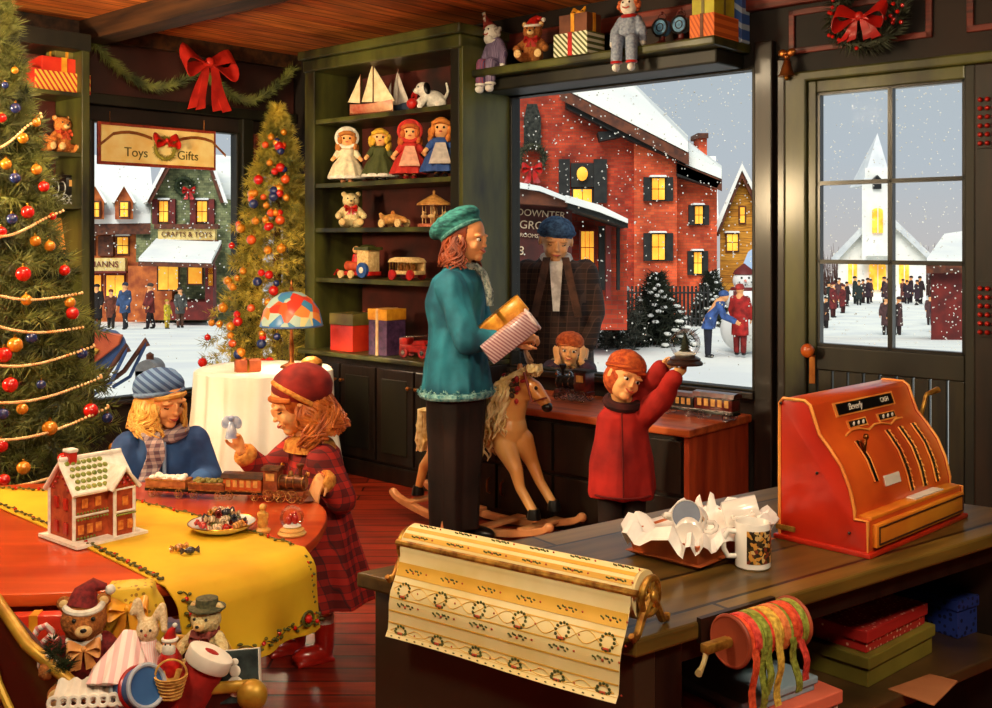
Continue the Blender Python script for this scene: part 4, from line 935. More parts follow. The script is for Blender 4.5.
mb = MB(); mb.grid([[sheetp(-Lr+.004+2*(Lr-.004)*i/30, j*.5) for j in range(33)] for i in range(31)]); sh_o = mb.obj('paper_sheet', wp, pd_, solid=.0012)
hol = M('print_green', (96, 100, 44), (60, 70, 30), 'noise', 30, .6); prr = M('print_red', (196, 90, 56), (170, 60, 40), 'noise', 30, .6)
# printed bands, vines and wreaths on the paper
def arc_at(row): return row
for s0, s1 in ((2.0, 2.9), (3.7, 4.8), (8.6, 9.6), (10.05, 10.15), (11.4, 11.5), (12.4, 12.5), (13.3, 13.4), (14.9, 15.0)):
    mb = MB(); mb.grid([[sheetp(-Lr+.005+2*(Lr-.005)*i/30, s0+(s1-s0)*j/4, -.0013) for j in range(5)] for i in range(31)]); mb.obj('gold_band', wpy, sh_o, solid=.0006)
for row in (10.7, 14.1):
    mb = MB()
    for sg in (-1, 1): mb.tube([sheetp(-Lr+.012+(2*Lr-.024)*i/60, row+sg*.5*math.sin(i*PI/5), -.0014) for i in range(61)], .0008, 4)
    mb.obj('printed_scroll', wpy, sh_o)
for row, kind in ((1.0, 'v'), (4.2, 'v'), (9.1, 'v'), (10.7, 'w'), (11.9, 'v'), (14.1, 'w'), (15.6, 'd')):
    g_ = MB(); r_ = MB(); rd = random.Random(int(row*10))
    if kind == 'v':
        for k in range(6):
            xc = -Lr+.05+k*(2*Lr-.09)/5
            for i in range(9):
                p = sheetp(xc-.02+.005*i, row+.12*math.sin(i*2.), -.0018); g_.ell(p, (.0035, .0012, .0022), 6, 4, (0, rd.random(), 0))
            r_.ell(sheetp(xc+.035, row, -.0018), (.0025, .0012, .0025), 6, 4); r_.ell(sheetp(xc, row+.1, -.002), (.003, .0012, .003), 6, 4)
    elif kind == 'w':
        for k in range(6):
            xc = -Lr+.04+k*(2*Lr-.075)/5; c_ = sheetp(xc, row, -.0018)
            for i in range(12):
                a = i*PI/6; g_.ell(sheetp(xc+.0145*math.cos(a), row+.63*math.sin(a), -.0018), (.0035, .0012, .0035), 6, 4)
            for i in (-1, 0, 1): r_.ell(sheetp(xc+.004*i, row+.55, -.0022), (.004, .0012, .0035), 6, 4)
            r_.ell(sheetp(xc+.038, row, -.0018), (.0022, .0012, .0022), 6, 4)
    else:
        for k in range(26): g_.ell(sheetp(-Lr+.02+k*(2*Lr-.03)/26, row, -.0018), (.003, .001, .0015), 6, 4)
    g_.obj('printed_leaves', hol, sh_o); 
    if r_.v: r_.obj('printed_berries', prr, sh_o)
# ---- cash register
cA, cB, cC = Vector((.71, 2.64)), Vector((.877, 2.52)), Vector((1.287, 2.913))
yx = math.atan2(cC.y-cB.y, cC.x-cB.x); RW = .53; RD = .235
# local: x along width, y = depth back(+) with front at -y ; front faces U direction
rg = thing('cash_register', 'antique orange cash register with key slots standing on the counter', 'cash register', (cB.x, cB.y, KZ), yx)
orr = M('register_orange', (216, 96, 30), (178, 62, 22), 'noise', 4, .35, coat=.5); orl = M('register_gold_orange', (232, 150, 40), (206, 104, 30), 'noise', 4, .4, coat=.4); rdp = M('register_red_side', (196, 44, 20), (160, 30, 16), 'noise', 5, .35, coat=.4); edge = M('register_edge', (240, 170, 80), (214, 120, 50), 'noise', 9, .4)
P_ = [(RD, 0), (RD, .34), (RD-.01, .353), (RD-.07, .353), (RD-.085, .343), (RD-.097, .31), (RD-.11, .275), (RD-.137, .245), (RD-.168, .205), (RD-.19, .155), (RD-.202, .105), (RD-.202, .085), (0, .085), (0, 0)]
P_ = [(y, z) for y, z in P_]
mb = MB(); mb.prism([(y, z) for y, z in P_], .008, RW-.008, 'x'); mb.obj('body', orr, rg, bevel=.003)
for x0, lb in ((0, 'red side panel'), (RW-.012, None)):
    mb = MB(); mb.prism(P_, x0, x0+.012, 'x'); o = mb.obj('side_panel', rdp, rg, bevel=.002); o['label'] = 'red side panel'
    mb = MB(); xe = x0 if x0 == 0 else x0+.012; pp = [(xe, y, z) for y, z in P_]; mb.tube(pp+[pp[0]], .0042, 6); mb.obj('edge_trim', edge, rg)
mb = MB(); mb.box(-.012, RW+.012, -.012, RD+.012, 0, .012); mb.obj('base_plate', rdp, rg, bevel=.003)
dr = MB(); dr.box(.02, RW-.02, -.014, 0, .02, .075); dr = dr.obj('drawer', orl, rg, bevel=.003)
mb = MB()
for a, b in (((.03, -.0155, .028), (RW-.03, -.0155, .028)), ((.03, -.0155, .068), (RW-.03, -.0155, .068)), ((.03, -.0155, .028), (.03, -.0155, .068)), ((RW-.03, -.0155, .028), (RW-.03, -.0155, .068))): mb.tube([a, b], .002, 6)
mb.obj('drawer_line', M('dark_line', (60, 24, 10)), dr)
mb = MB(); mb.box(.018, RW-.018, -.001, .034, .084, .092); mb.obj('drawer_ledge', orl, rg, bevel=.002)
mb = MB(); mb.box(.26, .42, .003, .03, .0925, .0955); mb.obj('receipt_pad', white, rg, smooth=False)
def onfront(x, s_, off=.0):
    q = P_[4:11]; f = s_*(len(q)-1); i = min(int(f), len(q)-2); t_ = f-i; y = q[i][0]+(q[i+1][0]-q[i][0])*t_; z = q[i][1]+(q[i+1][1]-q[i][1])*t_
    ty, tz = q[i+1][0]-q[i][0], q[i+1][1]-q[i][1]; l_ = math.hypot(ty, tz); return Vector((x, y+tz/l_*off, z-ty/l_*off))
def fplate(name, x0, x1, s0, s1, off, mat, par):
    mb = MB(); n_ = 6; A = [[onfront(x0+(x1-x0)*i, s0+(s1-s0)*j/n_, off) for i in (0, 1)] for j in range(n_+1)]; mb.grid(A); return mb.obj(name, mat, par, solid=.003)
d1 = fplate('display_frame', .10, .42, .03, .20, .001, edge, rg); fplate('display_window', .112, .408, .05, .18, .0035, black, d1)
tx = [onfront(.20, .115, .006), onfront(.33, .115, .006)]; tl_ = math.atan2(P_[5][0]-P_[4][0], P_[5][1]-P_[4][1])
text('Beverly', .024, white, d1, tx[0], (PI/2-.33, 0, 0), ext=.0005, shear=.3); text('CASH', .018, white, d1, tx[1]+Vector((.03, 0, 0)), (PI/2-.33, 0, 0), ext=.0005)
for x0 in (.14, .30):
    d2 = fplate('number_plate', x0, x0+.10, .26, .36, .001, edge, rg); fplate('number_window', x0+.008, x0+.092, .275, .345, .0035, black, d2)
    mb = MB()
    for k in range(3): mb.ell(onfront(x0+.025+.025*k, .31, .006), (.006, .002, .006), 8, 5)
    mb.obj('digits', white, d2)
mb = MB(); mb.tube([onfront(.10+.04*k, .42-.05*abs(math.sin(k*1.05)), .003) for k in range(9)], .003, 6); mb.obj('scroll_line', edge, rg)
for x0 in (.13, .30, .375, .45):
    s0, s1 = (.50, .84) if x0 == .13 else (.47, 1.0)
    sl = fplate('key_slot', x0-.007, x0+.007, s0, s1, .002, black, rg)
    mb = MB(); mb.tube([onfront(x0+.010, s0+(s1-s0)*k/8, .003) for k in range(9)], .0022, 6); mb.tube([onfront(x0-.010, s0+(s1-s0)*k/8, .003) for k in range(9)], .0022, 6); mb.obj('slot_rim', edge, sl)
    if x0 > .2:
        mb = MB(); [mb.ell(onfront(x0+.006, s0+(s1-s0)*(k+.5)/11, .006), .0035, 6, 5) for k in range(11)]; mb.obj('slot_teeth', edge, sl)
    else:
        mb = MB(); mb.tube([onfront(x0, .62, 0), onfront(x0+.012, .52, .022)], .004, 6); mb.ell(onfront(x0+.012, .51, .024), .008, 8, 6); mb.tube([onfront(x0, .62, 0), onfront(x0-.018, .53, .02)], .004, 6); mb.obj('lever', brass, rg)
fplate('maker_plate', .17, .25, .82, .90, .002, white, rg)
mb = MB(); mb.tube([(RW, .13, .25), (RW+.035, .13, .25), (RW+.045, .12, .31), (RW+.05, .12, .315), (RW+.10, .11, .325)], [.007, .006, .006, .006, .009], 8); mb.obj('crank', goldw, rg)
mb = MB(); mb.box(-.004, 0, .19, .245, .022, .036); mb.obj('side_plate', goldw, rg, bevel=.002)
mb = MB(); [mb.ell((-.003, y, z), .004, 8, 6) for y, z in ((.23, .34), (.13, .18), (.045, .05))]; mb.obj('screw', black, rg)
# ---- tray of mugs
ceram = M('white_china', (238, 236, 230), (216, 214, 208), 'noise', 4, .2, coat=.6, bump=0); decal = M('mug_picture', (196, 140, 60), (60, 50, 30), 'multi', 130, .3, c3=[(120, 50, 34), (200, 170, 110), (30, 28, 22), (40, 34, 30)], bump=0); grayc = M('grey_glaze', (120, 130, 150), (90, 100, 120), 'noise', 6, .25, coat=.5)
def mug(loc, rz, label, group=None, s=1., tilt=None, inner=None):
    t = thing('mug', label, 'mug', loc, rz, group, s, rot=tilt); mb = MB()
    mb.lathe([(.036, 0), (.040, .004), (.040, .102), (.0385, .104), (.037, .102), (.037, .008), (.001, .006)], (0, 0, 0), 36); mb.obj('cup', ceram, t)
    mb = MB(); mb.tube([(-.039, 0, .082), (-.058, 0, .084), (-.068, 0, .066), (-.068, 0, .044), (-.058, 0, .026), (-.039, 0, .026)], .0065, 10); mb.obj('handle', ceram, t)
    G = [[(.0408*math.cos(a), .0408*math.sin(a), z) for z in (.016, .09)] for a in [math.radians(-125+10*i) for i in range(14)]]; mb = MB(); mb.grid(G); mb.obj('picture', decal, t, solid=.0006)
    if inner: mb = MB(); mb.lathe([(.001, .0085), (.0365, .0085), (.0365, .1025)], (0, 0, 0), 32); mb.obj('lining', inner, t)
    return t
mp_ = pz(757, 572, KZ); mug((mp_.x, mp_.y+.04, KZ), .05, 'white mug with a dark picture standing alone on the counter beside the tray')
ty = thing('mug_tray', 'shallow orange brown tray lined with ragged white tissue paper on the counter', 'tray', (.50, 2.60, KZ), math.radians(46), None, .88)
mb = MB(); mb.hull([(-.17, -.10, 0), (.17, -.10, 0), (.17, .10, 0), (-.17, .10, 0)], [(-.19, -.12, .012), (.19, -.12, .012), (.19, .12, .012), (-.19, .12, .012)])
for q in (((-.17, -.1), (.17, -.1)), ((.17, -.1), (.17, .1)), ((.17, .1), (-.17, .1)), ((-.17, .1), (-.17, -.1))):
    a, b = q; f = 1.13; mb.hull([(a[0], a[1], 0), (b[0], b[1], 0), (b[0]*.96, b[1]*.96, 0), (a[0]*.96, a[1]*.96, 0)], [(a[0]*f, a[1]*f, .065), (b[0]*f, b[1]*f, .065), (b[0]*f*.97, b[1]*f*.97, .065), (a[0]*f*.97, a[1]*f*.97, .065)])
mb.obj('tray_body', M('tray_card', (196, 104, 50), (150, 72, 34), 'noise', 9, .6), ty, smooth=False)
mb = MB(); rd = random.Random(6); N_ = 56; G = []
for k, (f, z) in enumerate(((.0, .03), (.7, .032), (1.0, .058), (1.1, .078), (1.16, .085), (1.3, .055))):
    row = []
    for i in range(N_+1):
        a = 2*PI*(i % N_)/N_; c_, s_ = math.cos(a), math.sin(a); x = .175*math.copysign(abs(c_)**.45, c_); y = .108*math.copysign(abs(s_)**.45, s_); zig = (1 if i % 4 < 2 else -1)
        ff = f+(.06*zig+.05*noise.noise(Vector((i % N_*.7, k, 0))) if k >= 4 else 0); zz = z+(.014*zig+.02*noise.noise(Vector((i % N_*.5, 9, 0))) if k >= 3 else 0)
        row.append((x*ff, y*ff, zz))
    G.append(row)
mb.grid(G); o = mb.obj('tissue_paper', M('tissue', (246, 244, 240), (228, 226, 224), 'noise', 20, .8), ty, solid=.001); o['label'] = 'ragged white tissue paper lining'
cyaw = math.radians(46); cx_, cy_ = .50, 2.60
def tl(x, y, z): return (cx_+x*math.cos(cyaw)-y*math.sin(cyaw), cy_+x*math.sin(cyaw)+y*math.cos(cyaw), KZ+z)
mug(tl(-.10, -.03, .058), 0, 'white mug with a small brown picture lying at the left end of the tray', 'mugs in the tray', .85, (1.35, .0, cyaw+2.0))
mug(tl(-.01, .015, .062), 0, 'white mug with a grey-blue inside lying in the middle of the tray', 'mugs in the tray', .9, (1.15, .0, cyaw-1.2), grayc)
mug(tl(.10, .0, .06), 0, 'white mug lying at the right end of the tray against the tissue', 'mugs in the tray', .85, (1.3, 0, cyaw+.6))
# ---- ribbon spool under the counter edge
sc_ = Vector((.525, 2.108, .728)); yw = math.atan2(eF.y, eF.x); sp = thing('ribbon_spool', 'wooden spool wound with colourful ribbons mounted at the front edge of the counter', 'ribbon spool', sc_, yw)
spw = M('spool_wood', (150, 74, 40), (110, 48, 26), 'noise', 7, .5)
mb = MB(); mb.tube([(-.085, 0, 0), (.085, 0, 0)], .040, 32); mb.obj('drum', spw, sp)
for x in (-.09, .09): mb = MB(); mb.tube([(x-.004, 0, 0), (x+.004, 0, 0)], .049, 36); mb.torus((x, 0, 0), .047, .005, 32, 8, (1, 0, 0)); mb.obj('flange', M('flange_wood', (176, 84, 54), (130, 54, 34), 'noise', 7, .5), sp)
mb = MB(); mb.tube([(-.09, 0, 0), (-.15, -.0, .0)], .010, 10); mb.box(-.165, -.095, -.010, .010, -.008, .010); mb.obj('axle_bracket', goldw, sp, bevel=.003)
mb = MB(); mb.tube([(-.155, 0, 0), (-.168, -.004, -.02), (-.178, -.008, -.028), (-.20, -.02, -.03)], [.006, .005, .005, .007], 8); mb.obj('crank_handle', M('pale_handle', (206, 190, 140), (150, 130, 80), 'noise', 9, .4), sp)
mb = MB(); mb.box(-.11, .11, .058, .07, -.02, .03); mb.box(.1, .11, -.01, .07, -.01, .01); mb.obj('mount', darkwood, sp, smooth=False)
rcols = [(214, 70, 40), (226, 110, 60), (196, 150, 60), (214, 60, 44), (120, 130, 50), (206, 60, 50)]
nms = ['scarlet', 'coral', 'ochre', 'crimson', 'olive', 'rose']
LL = (.145, .03, .125, .10, .02, .125, .03, .02, .115, .03, .10, .02)
for i in range(12):
    c_ = rcols[(i*5+(i//3)) % 6]; k_ = (i*5+(i//3)) % 6; x = -.077+.154*i/11
    if i == 8: c_ = rcols[4]; k_ = 4
    rm = M('ribbon_'+nms[k_], c_, tuple(min(255, int(q*1.35)+16) for q in c_), 'noise', 90, .4, metal=.25, bump=.5); mb = MB()
    w2 = .0095; R_ = .045+.002*(i % 2); L_ = LL[i]; Q = [(-R_*math.cos(math.radians(t_)), R_*math.sin(math.radians(t_))) for t_ in range(178, -41, -12)][::1]
    Q = [(y, z) for y, z in Q]; yl, zl = Q[-1]
    Q = Q[:-3] if L_ > .04 else Q
    yl, zl = Q[-1]; tail = [(yl-.003-.005*math.sin(k*1.1+i), zl-L_*k/7) for k in range(1, 8)] if L_ > .04 else []
    dr_ = .02 if i > 7 else -.006; allp = Q+tail
    mb.grid([[Vector((x+w_+dr_*max(0, k-len(Q))/7, y, z)) for w_ in (-w2, 0, w2)] for k, (y, z) in enumerate(allp)]); mb.obj('ribbon', rm, sp, solid=.0015)
# ---- boxes on the lower shelf
def gbox(loc, rz, sx, sy, sz, label, mat, lid=None, lidmat=None, ribbon=None, bowc=None, grp=None, cat='gift box', rib2=True, name='gift_box', bows=1.):
    t = thing(name, label, cat, loc, rz, grp); mb = MB(); lh = lid or 0
    mb.box(-sx/2, sx/2, -sy/2, sy/2, 0, sz-lh); mb.obj('box', mat, t, smooth=False, bevel=.002+.01*min(sx, sz)*.3)
    if lid: mb = MB(); e_ = min(sx, sy)*.025; mb.box(-sx/2-e_, sx/2+e_, -sy/2-e_, sy/2+e_, sz-lh, sz); mb.obj('lid', lidmat or mat, t, smooth=False, bevel=.003)
    if ribbon:
        mb = MB(); w2 = sx*.06; e_ = .004+(min(sx, sy)*.025 if lid else 0); mb.box(-w2, w2, -sy/2-e_, sy/2+e_, 0, sz+.002)
        if rib2: mb.box(-sx/2-e_, sx/2+e_, -w2, w2, 0, sz+.002)
        mb.obj('ribbon', ribbon, t, smooth=False)
    if bowc: bow(t, (0, -.01, sz+.02*bows), .045*bows, bowc, tl=.5)
    return t
redot = M('red_dotted_paper', (186, 40, 36), (236, 190, 160), 'dots', 60, .5, thr=.22, bump=0); bludot = M('blue_dotted_paper', (44, 62, 140), (16, 20, 60), 'dots', 50, .35, thr=.28, bump=0, coat=.4); olv = M('olive_card', (140, 128, 50), (104, 94, 36), 'noise', 4, .5)
bz = pz(868, 688, .42); c44 = math.radians(42)
def off(p, r, x, y): return (p.x+x*math.cos(r)-y*math.sin(r), p.y+x*math.sin(r)+y*math.cos(r), .42)
gp_ = off(bz, c44, .165, .125); gbox(gp_, c44, .33, .25, .075, 'flat olive green box lying on the lower shelf beneath the red dotted box', olv, .03)
gbox((gp_[0], gp_[1], .496), c44, .30, .225, .055, 'flat red box with pale dots lying on top of the olive box', redot, .03, grp=None)
bz = pz(962, 640, .42); gbox(off(bz, .6, .13, .12), .6, .27, .22, .105, 'dark blue speckled box at the right end of the lower shelf', bludot, .03)
bluc = M('blue_grey_card', (150, 178, 196), (116, 144, 168), 'noise', 3, .5); pinkc = M('salmon_card', (236, 120, 92), (210, 92, 70), 'noise', 3, .5); wc_ = M('white_card', (232, 214, 200), (210, 186, 170), 'noise', 3, .6)
bz = pz(742, 704, .52); r_ = yw; o_ = off(bz, r_, .12, .095)
o_ = off(bz, r_, .12, .135); gbox((o_[0]+.025, o_[1]-.005, .42), r_, .30, .29, .07, 'flat white and salmon box at the bottom of the stack under the ribbon spool', wc_, .03, pinkc)
gbox((o_[0], o_[1], .491), r_, .24, .27, .032, 'flat blue-grey box on top of the stack under the ribbon spool', bluc, .016)
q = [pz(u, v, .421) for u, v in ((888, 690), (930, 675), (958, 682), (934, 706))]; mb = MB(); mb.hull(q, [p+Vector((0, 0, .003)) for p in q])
tag(mb.obj('painted_light_patch', M('painted_light_tan', (190, 126, 84), (160, 98, 60), 'noise', 5, .5), smooth=False), 'flat tan sheet imitating light on the lower shelf in front of the olive box', 'light patch')  # tan sheet imitates a patch of light falling on the shelf
# ================================================================ things on the red table
def wheelset(par, xs, y, r, mat, w=.006, name='wheel'):
    for x in xs:
        for s_ in (-1, 1): mb = MB(); mb.wheel((x, s_*y, r), r, w, (0, 1, 0)); mb.obj(name, mat, par)
def locomotive(loc, rz, label, s=1., m1=black, m2=redp, m3=gold, group=None, cat='toy train'):
    "unit engine 1 long, front towards +x"
    t = thing('toy_locomotive', label, cat, loc, rz, group, s)
    mb = MB(); mb.box(-.45, .42, -.14, .14, .14, .22); mb.obj('chassis', m2, t, bevel=.01)
    mb = MB(); mb.tube([(-.12, 0, .38), (.4, 0, .38)], .14, 24); mb.tube([(.4, 0, .38), (.43, 0, .38)], [.12, .10], 24); mb.obj('boiler', m1, t)
    mb = MB(); [mb.torus((x, 0, .38), .143, .012, 24, 6, (1, 0, 0)) for x in (-.1, .05, .2, .38)]; mb.obj('boiler_band', m3, t)
    mb = MB(); mb.box(-.42, -.12, -.16, .16, .22, .62); cb = mb.obj('cab', m2, t, bevel=.01); mb = MB(); mb.box(-.36, -.18, -.165, .165, .42, .56); mb.obj('cab_window', M('warm_pane', (226, 170, 90), (190, 130, 60), 'noise', 9, .4), cb, smooth=False)
    mb = MB(); mb.prism([(-.19, .62), (.19, .62), (.16, .67), (0, .69), (-.16, .67)], -.46, -.08, 'x'); mb.obj('cab_roof', m1, t)
    mb = MB(); mb.lathe([(.035, .5), (.035, .62), (.075, .70), (.08, .74), (.05, .75)], (.3, 0, 0), 16); mb.obj('chimney', m1, t)
    mb = MB(); mb.lathe([(.05, .5), (.055, .56), (.03, .60), (.002, .61)], (.1, 0, 0), 16); mb.obj('steam_dome', m3, t)
    mb = MB(); mb.tube([(.42, 0, .55), (.48, 0, .55)], .045, 14); mb.obj('headlamp', m3, t)
    mb = MB(); mb.hull([(.42, -.15, .18), (.42, .15, .18), (.42, .15, .04), (.42, -.15, .04)], [(.5, -.03, .14), (.5, .03, .14), (.6, .02, .03), (.6, -.02, .03)]); mb.obj('cowcatcher', m2, t, smooth=False)
    wheelset(t, (-.3, -.06, .18), .155, .125, m3, .03); wheelset(t, (.36,), .15, .07, m3, .03); return t
def coach(loc, rz, label, s=1., m1=None, m2=None, m3=gold, group=None, top='roof', name='toy_train_coach'):
    t = thing(name, label, 'toy train', loc, rz, group, s)
    mb = MB(); mb.box(-.44, .44, -.15, .15, .12, .18); mb.obj('chassis', black, t, bevel=.01)
    h_ = .46 if top == 'roof' else .36; mb = MB(); mb.box(-.42, .42, -.16, .16, .18, h_); b_ = mb.obj('body', m1, t, bevel=.012)
    mb = MB(); [mb.box(-.425, .425, -.166, .166, z-.012, z+.012) for z in (.2, h_-.02)]; mb.obj('body_trim', m3, b_, smooth=False)
    if top == 'roof':
        mb = MB(); mb.prism([(-.19, .46), (.19, .46), (.14, .54), (0, .56), (-.14, .54)], -.46, .46, 'x'); mb.obj('roof', m2, t)
        for k in range(5): mb = MB(); x = -.3+.15*k; mb.box(x-.045, x+.045, -.168, .168, .28, .42); mb.obj('window', M('warm_pane', (226, 170, 90)), b_, smooth=False)
    else:
        mb = MB(); rd = random.Random(len(label)); [mb.ell((rd.uniform(-.34, .34), rd.uniform(-.1, .1), h_+rd.uniform(-.02, .04)), (.07, .06, .05), 8, 6, (0, 0, rd.random()*3)) for k in range(34)]; mb.obj('load', m2, t)
    wheelset(t, (-.28, .28), .15, .09, m3, .03); return t
tw = M('train_brown', (150, 78, 40), (104, 50, 26), 'noise', 10, .4, coat=.3); tw2 = M('train_orange', (206, 100, 44), (160, 66, 28), 'noise', 9, .4, coat=.3); trd = M('train_dark', (74, 44, 26), (44, 26, 16), 'noise', 9, .35, coat=.4)
oldg = M('old_gold', (196, 150, 84), (130, 86, 40), 'noise', 12, .35, .6)
# the train runs slightly obliquely over the back of the table
def onT(u, v): p = pz(u, v, TZ+.001); return p
p0, p1 = onT(171, 495), onT(272, 500); yt = math.atan2(p1.y-p0.y, p1.x-p0.x)
for u, v, kind, lb, s_ in ((169, 496, 0, 'wooden toy wagon heaped with white on the red table, last of the train', .175), (209, 498, 1, 'brown toy wagon with an olive load in the middle of the table train', .155), (245, 499, 2, 'orange toy coach with a dark roof right behind the table locomotive', .155)):
    p = onT(u, v)
    if kind == 0: coach(p, yt, lb, s_, M('pale_wood', (190, 120, 66), (150, 84, 44), 'noise', 8, .5), icing, oldg, 'train on the red table', 'load', 'toy_train_wagon')
    elif kind == 1: coach(p, yt, lb, s_, tw, olv, oldg, 'train on the red table', 'load', 'toy_train_wagon')
    else: coach(p, yt, lb, s_*1.05, tw2, trd, oldg, 'train on the red table')
locomotive(onT(286, 501), yt, 'dark bronze toy locomotive leading the train on the red table', .17, M('bronze', (120, 74, 44), (70, 40, 24), 'noise', 14, .3, .5), tw, oldg, 'train on the red table')
pp = pz(222, 531, TZ+.006); t = thing('candy_plate', 'shallow white oval plate on the yellow runner heaped with sweets', 'plate', (pp.x, pp.y, TZ+.006)); mb = MB(); mb.lathe([(.05, 0), (.06, .004), (.085, .014), (.1, .026), (.1, .029), (.082, .019), (.055, .009), (.001, .008)], (0, 0, 0), 40); mb.obj('dish', ceram, t); mb = MB(); mb.torus((0, 0, .028), .0995, .0018, 40, 6); mb.obj('gilt_rim', gold, t)
cands = [(200, 50, 36), (60, 60, 70), (206, 140, 60), (110, 116, 50), (230, 200, 160), (120, 40, 34)]; cnm = ['red', 'dark', 'orange', 'green', 'cream', 'maroon']
rd = random.Random(12); protos = {}
def candy(k, loc, rz, tilt, lab, grp):
    if k not in protos:
        m = M('candy_'+cnm[k], cands[k], tuple(int(q*.7) for q in cands[k]), 'stripe', 40, .25, thr=.5, coat=.6); t = thing('wrapped_candy', lab, 'candy', loc, rz, grp, rot=(tilt, tilt*.5, rz)); protos[k] = t
        mb = MB(); mb.ell((0, 0, 0), (.015, .0115, .0105), 14, 10); mb.obj('sweet', m, t)
        for sg in (-1, 1): mb = MB(); mb.lathe([(.003, 0), (.010, .012), (.008, .0125), (.001, .003)], (0, 0, 0), 14, fold=.5, k=5, R=Matrix.Rotation(sg*PI/2, 3, 'Y')); mb.v = [v+Vector((sg*.013, 0, 0)) for v in mb.v]; mb.obj('wrapper_twist', m, t)
    else:
        o = dup(protos[k], loc, rz, lab, grp); o.rotation_euler = (tilt, tilt*.5, rz)
for i in range(30):
    lay = 0 if i < 16 else (1 if i < 25 else 2); R_ = (.072, .046, .02)[lay]; a = i*2.4; r_ = R_*math.sqrt(rd.random()); k = rd.randrange(6)
    candy(k, (pp.x+r_*math.cos(a), pp.y+r_*math.sin(a), TZ+.026+.019*lay+.006*(r_/.07)), rd.random()*6, rd.uniform(-.5, .5), '%s wrapped sweet in the heap on the white plate' % cnm[k], '%s sweets on the white plate' % cnm[k])
for k, (u, v) in ((2, (179, 548)), (1, (190, 551))):
    p = pz(u, v, TZ+.016); candy(k, (p.x, p.y, TZ+.018), .4*k, 0, '%s wrapped sweet lying loose on the yellow runner before the plate' % cnm[k], None)
# snow globe and gilt figurine
def snow_globe(loc, s, label, basem, inner='tree'):
    t = thing('snow_globe', label, 'snow globe', loc, .2, None, s); mb = MB(); mb.lathe([(1.15, 0), (1.2, .12), (1.0, .3), (1.02, .42), (.8, .55), (.6, .62)], (0, 0, 0), 32); mb.obj('base', basem, t)
    mb = MB(); mb.ell((0, 0, 1.4), 1., 32, 20); mb.obj('glass_ball', glassmat('globe_glass', (1, 1, 1), .55), t); mb = MB(); mb.lathe([(.62, .60), (.75, .72), (.5, .85), (.001, .92)], (0, 0, 0), 24); mb.obj('snow_mound', snowm, t)
    mb = MB()
    if inner == 'tree':
        for k in range(5): mb.lathe([(.42-.07*k, .9+.2*k), (.1, 1.2+.2*k), (.001, 1.22+.2*k)], (0, 0, 0), 14, fold=.3, k=6)
        mb.obj('tiny_tree', firm, t)
    else:
        mb.ell((-.25, -.1, 1.2), (.3, .3, .38), 14, 10); mb.ell((.25, -.1, 1.25), (.3, .3, .42), 14, 10); mb.ell((-.1, -.2, 1.6), .2, 12, 8); mb.ell((.25, -.1, 1.75), .18, 12, 8); mb.obj('tiny_figures', cr, t)
    return t
p = pz(290, 536, TZ+.004); snow_globe((p.x, p.y+.03, TZ+.001), .036, 'small snow globe with red figures and a golden base on the red table', M('cream_gold', (232, 190, 110), (196, 140, 66), 'noise', 30, .4), 'fig')
p = pz(262, 533, TZ+.001); t = thing('golden_figurine', 'tiny golden candle figurine between the plate and the snow globe', 'figurine', (p.x, p.y+.01, TZ+.001)); mb = MB(); mb.lathe([(.022, 0), (.024, .008), (.014, .016), (.017, .03), (.012, .05), (.014, .058), (.005, .066), (.001, .068)], (0, 0, 0), 20); mb.obj('body', M('figurine_gold', (232, 180, 90), (190, 120, 50), 'noise', 60, .4), t); mb = MB(); mb.ell((0, 0, .075), .011, 12, 8); mb.ell((-.012, 0, .05), (.006, .005, .012), 8, 6); mb.ell((.012, 0, .05), (.006, .005, .012), 8, 6); mb.obj('head', M('figurine_gold', (232, 180, 90)), t)
# ================================================================ people
skin = M('skin', (238, 174, 116), (222, 148, 92), 'noise', 6, .55, sss=.08, bump=.05, lo=.2, hi=.8)
skinc = M('child_skin', (246, 186, 120), (232, 160, 98), 'noise', 6, .55, sss=.08, bump=.05, lo=.2, hi=.8)
lipm = M('lips', (196, 84, 64), (170, 64, 50), 'noise', 9, .4); eyem = M('eye_dark', (44, 28, 18), (20, 14, 10), 'noise', 9, .2); eyew = M('eye_white', (238, 232, 220), (220, 210, 196), 'noise', 9, .3)
def head_mb(mb, T_, h, child=False):
    "T_: head frame matrix (origin head centre, face to -y, z up); h: head height"
    o = mb.M.copy(); mb.M = o @ T_ @ Matrix.Scale(h, 4)
    mb.ell((0, .05, .09), (.37, .42, .41), 24, 16); mb.ell((0, -.09, -.13), (.285, .30, .36), 24, 16)
    mb.ell((0, -.29, -.38), (.12, .10, .10), 14, 10)
    for s_ in (-1, 1):
        mb.ell((s_*.15, -.26, -.16), (.11, .10, .11), 14, 10); mb.ell((s_*.37, .02, -.04), (.04, .085, .115), 14, 10); mb.ell((s_*.15, -.33, .06), (.12, .07, .04), 12, 8)
    mb.ell((0, -.375, -.06), (.038, .07, .125), 12, 10, (.28, 0, 0)); mb.ell((0, -.425, -.14), (.052, .048, .04), 12, 8)
    mb.ell((0, -.375, -.27), (.11, .055, .05), 12, 8)
    mb.M = o
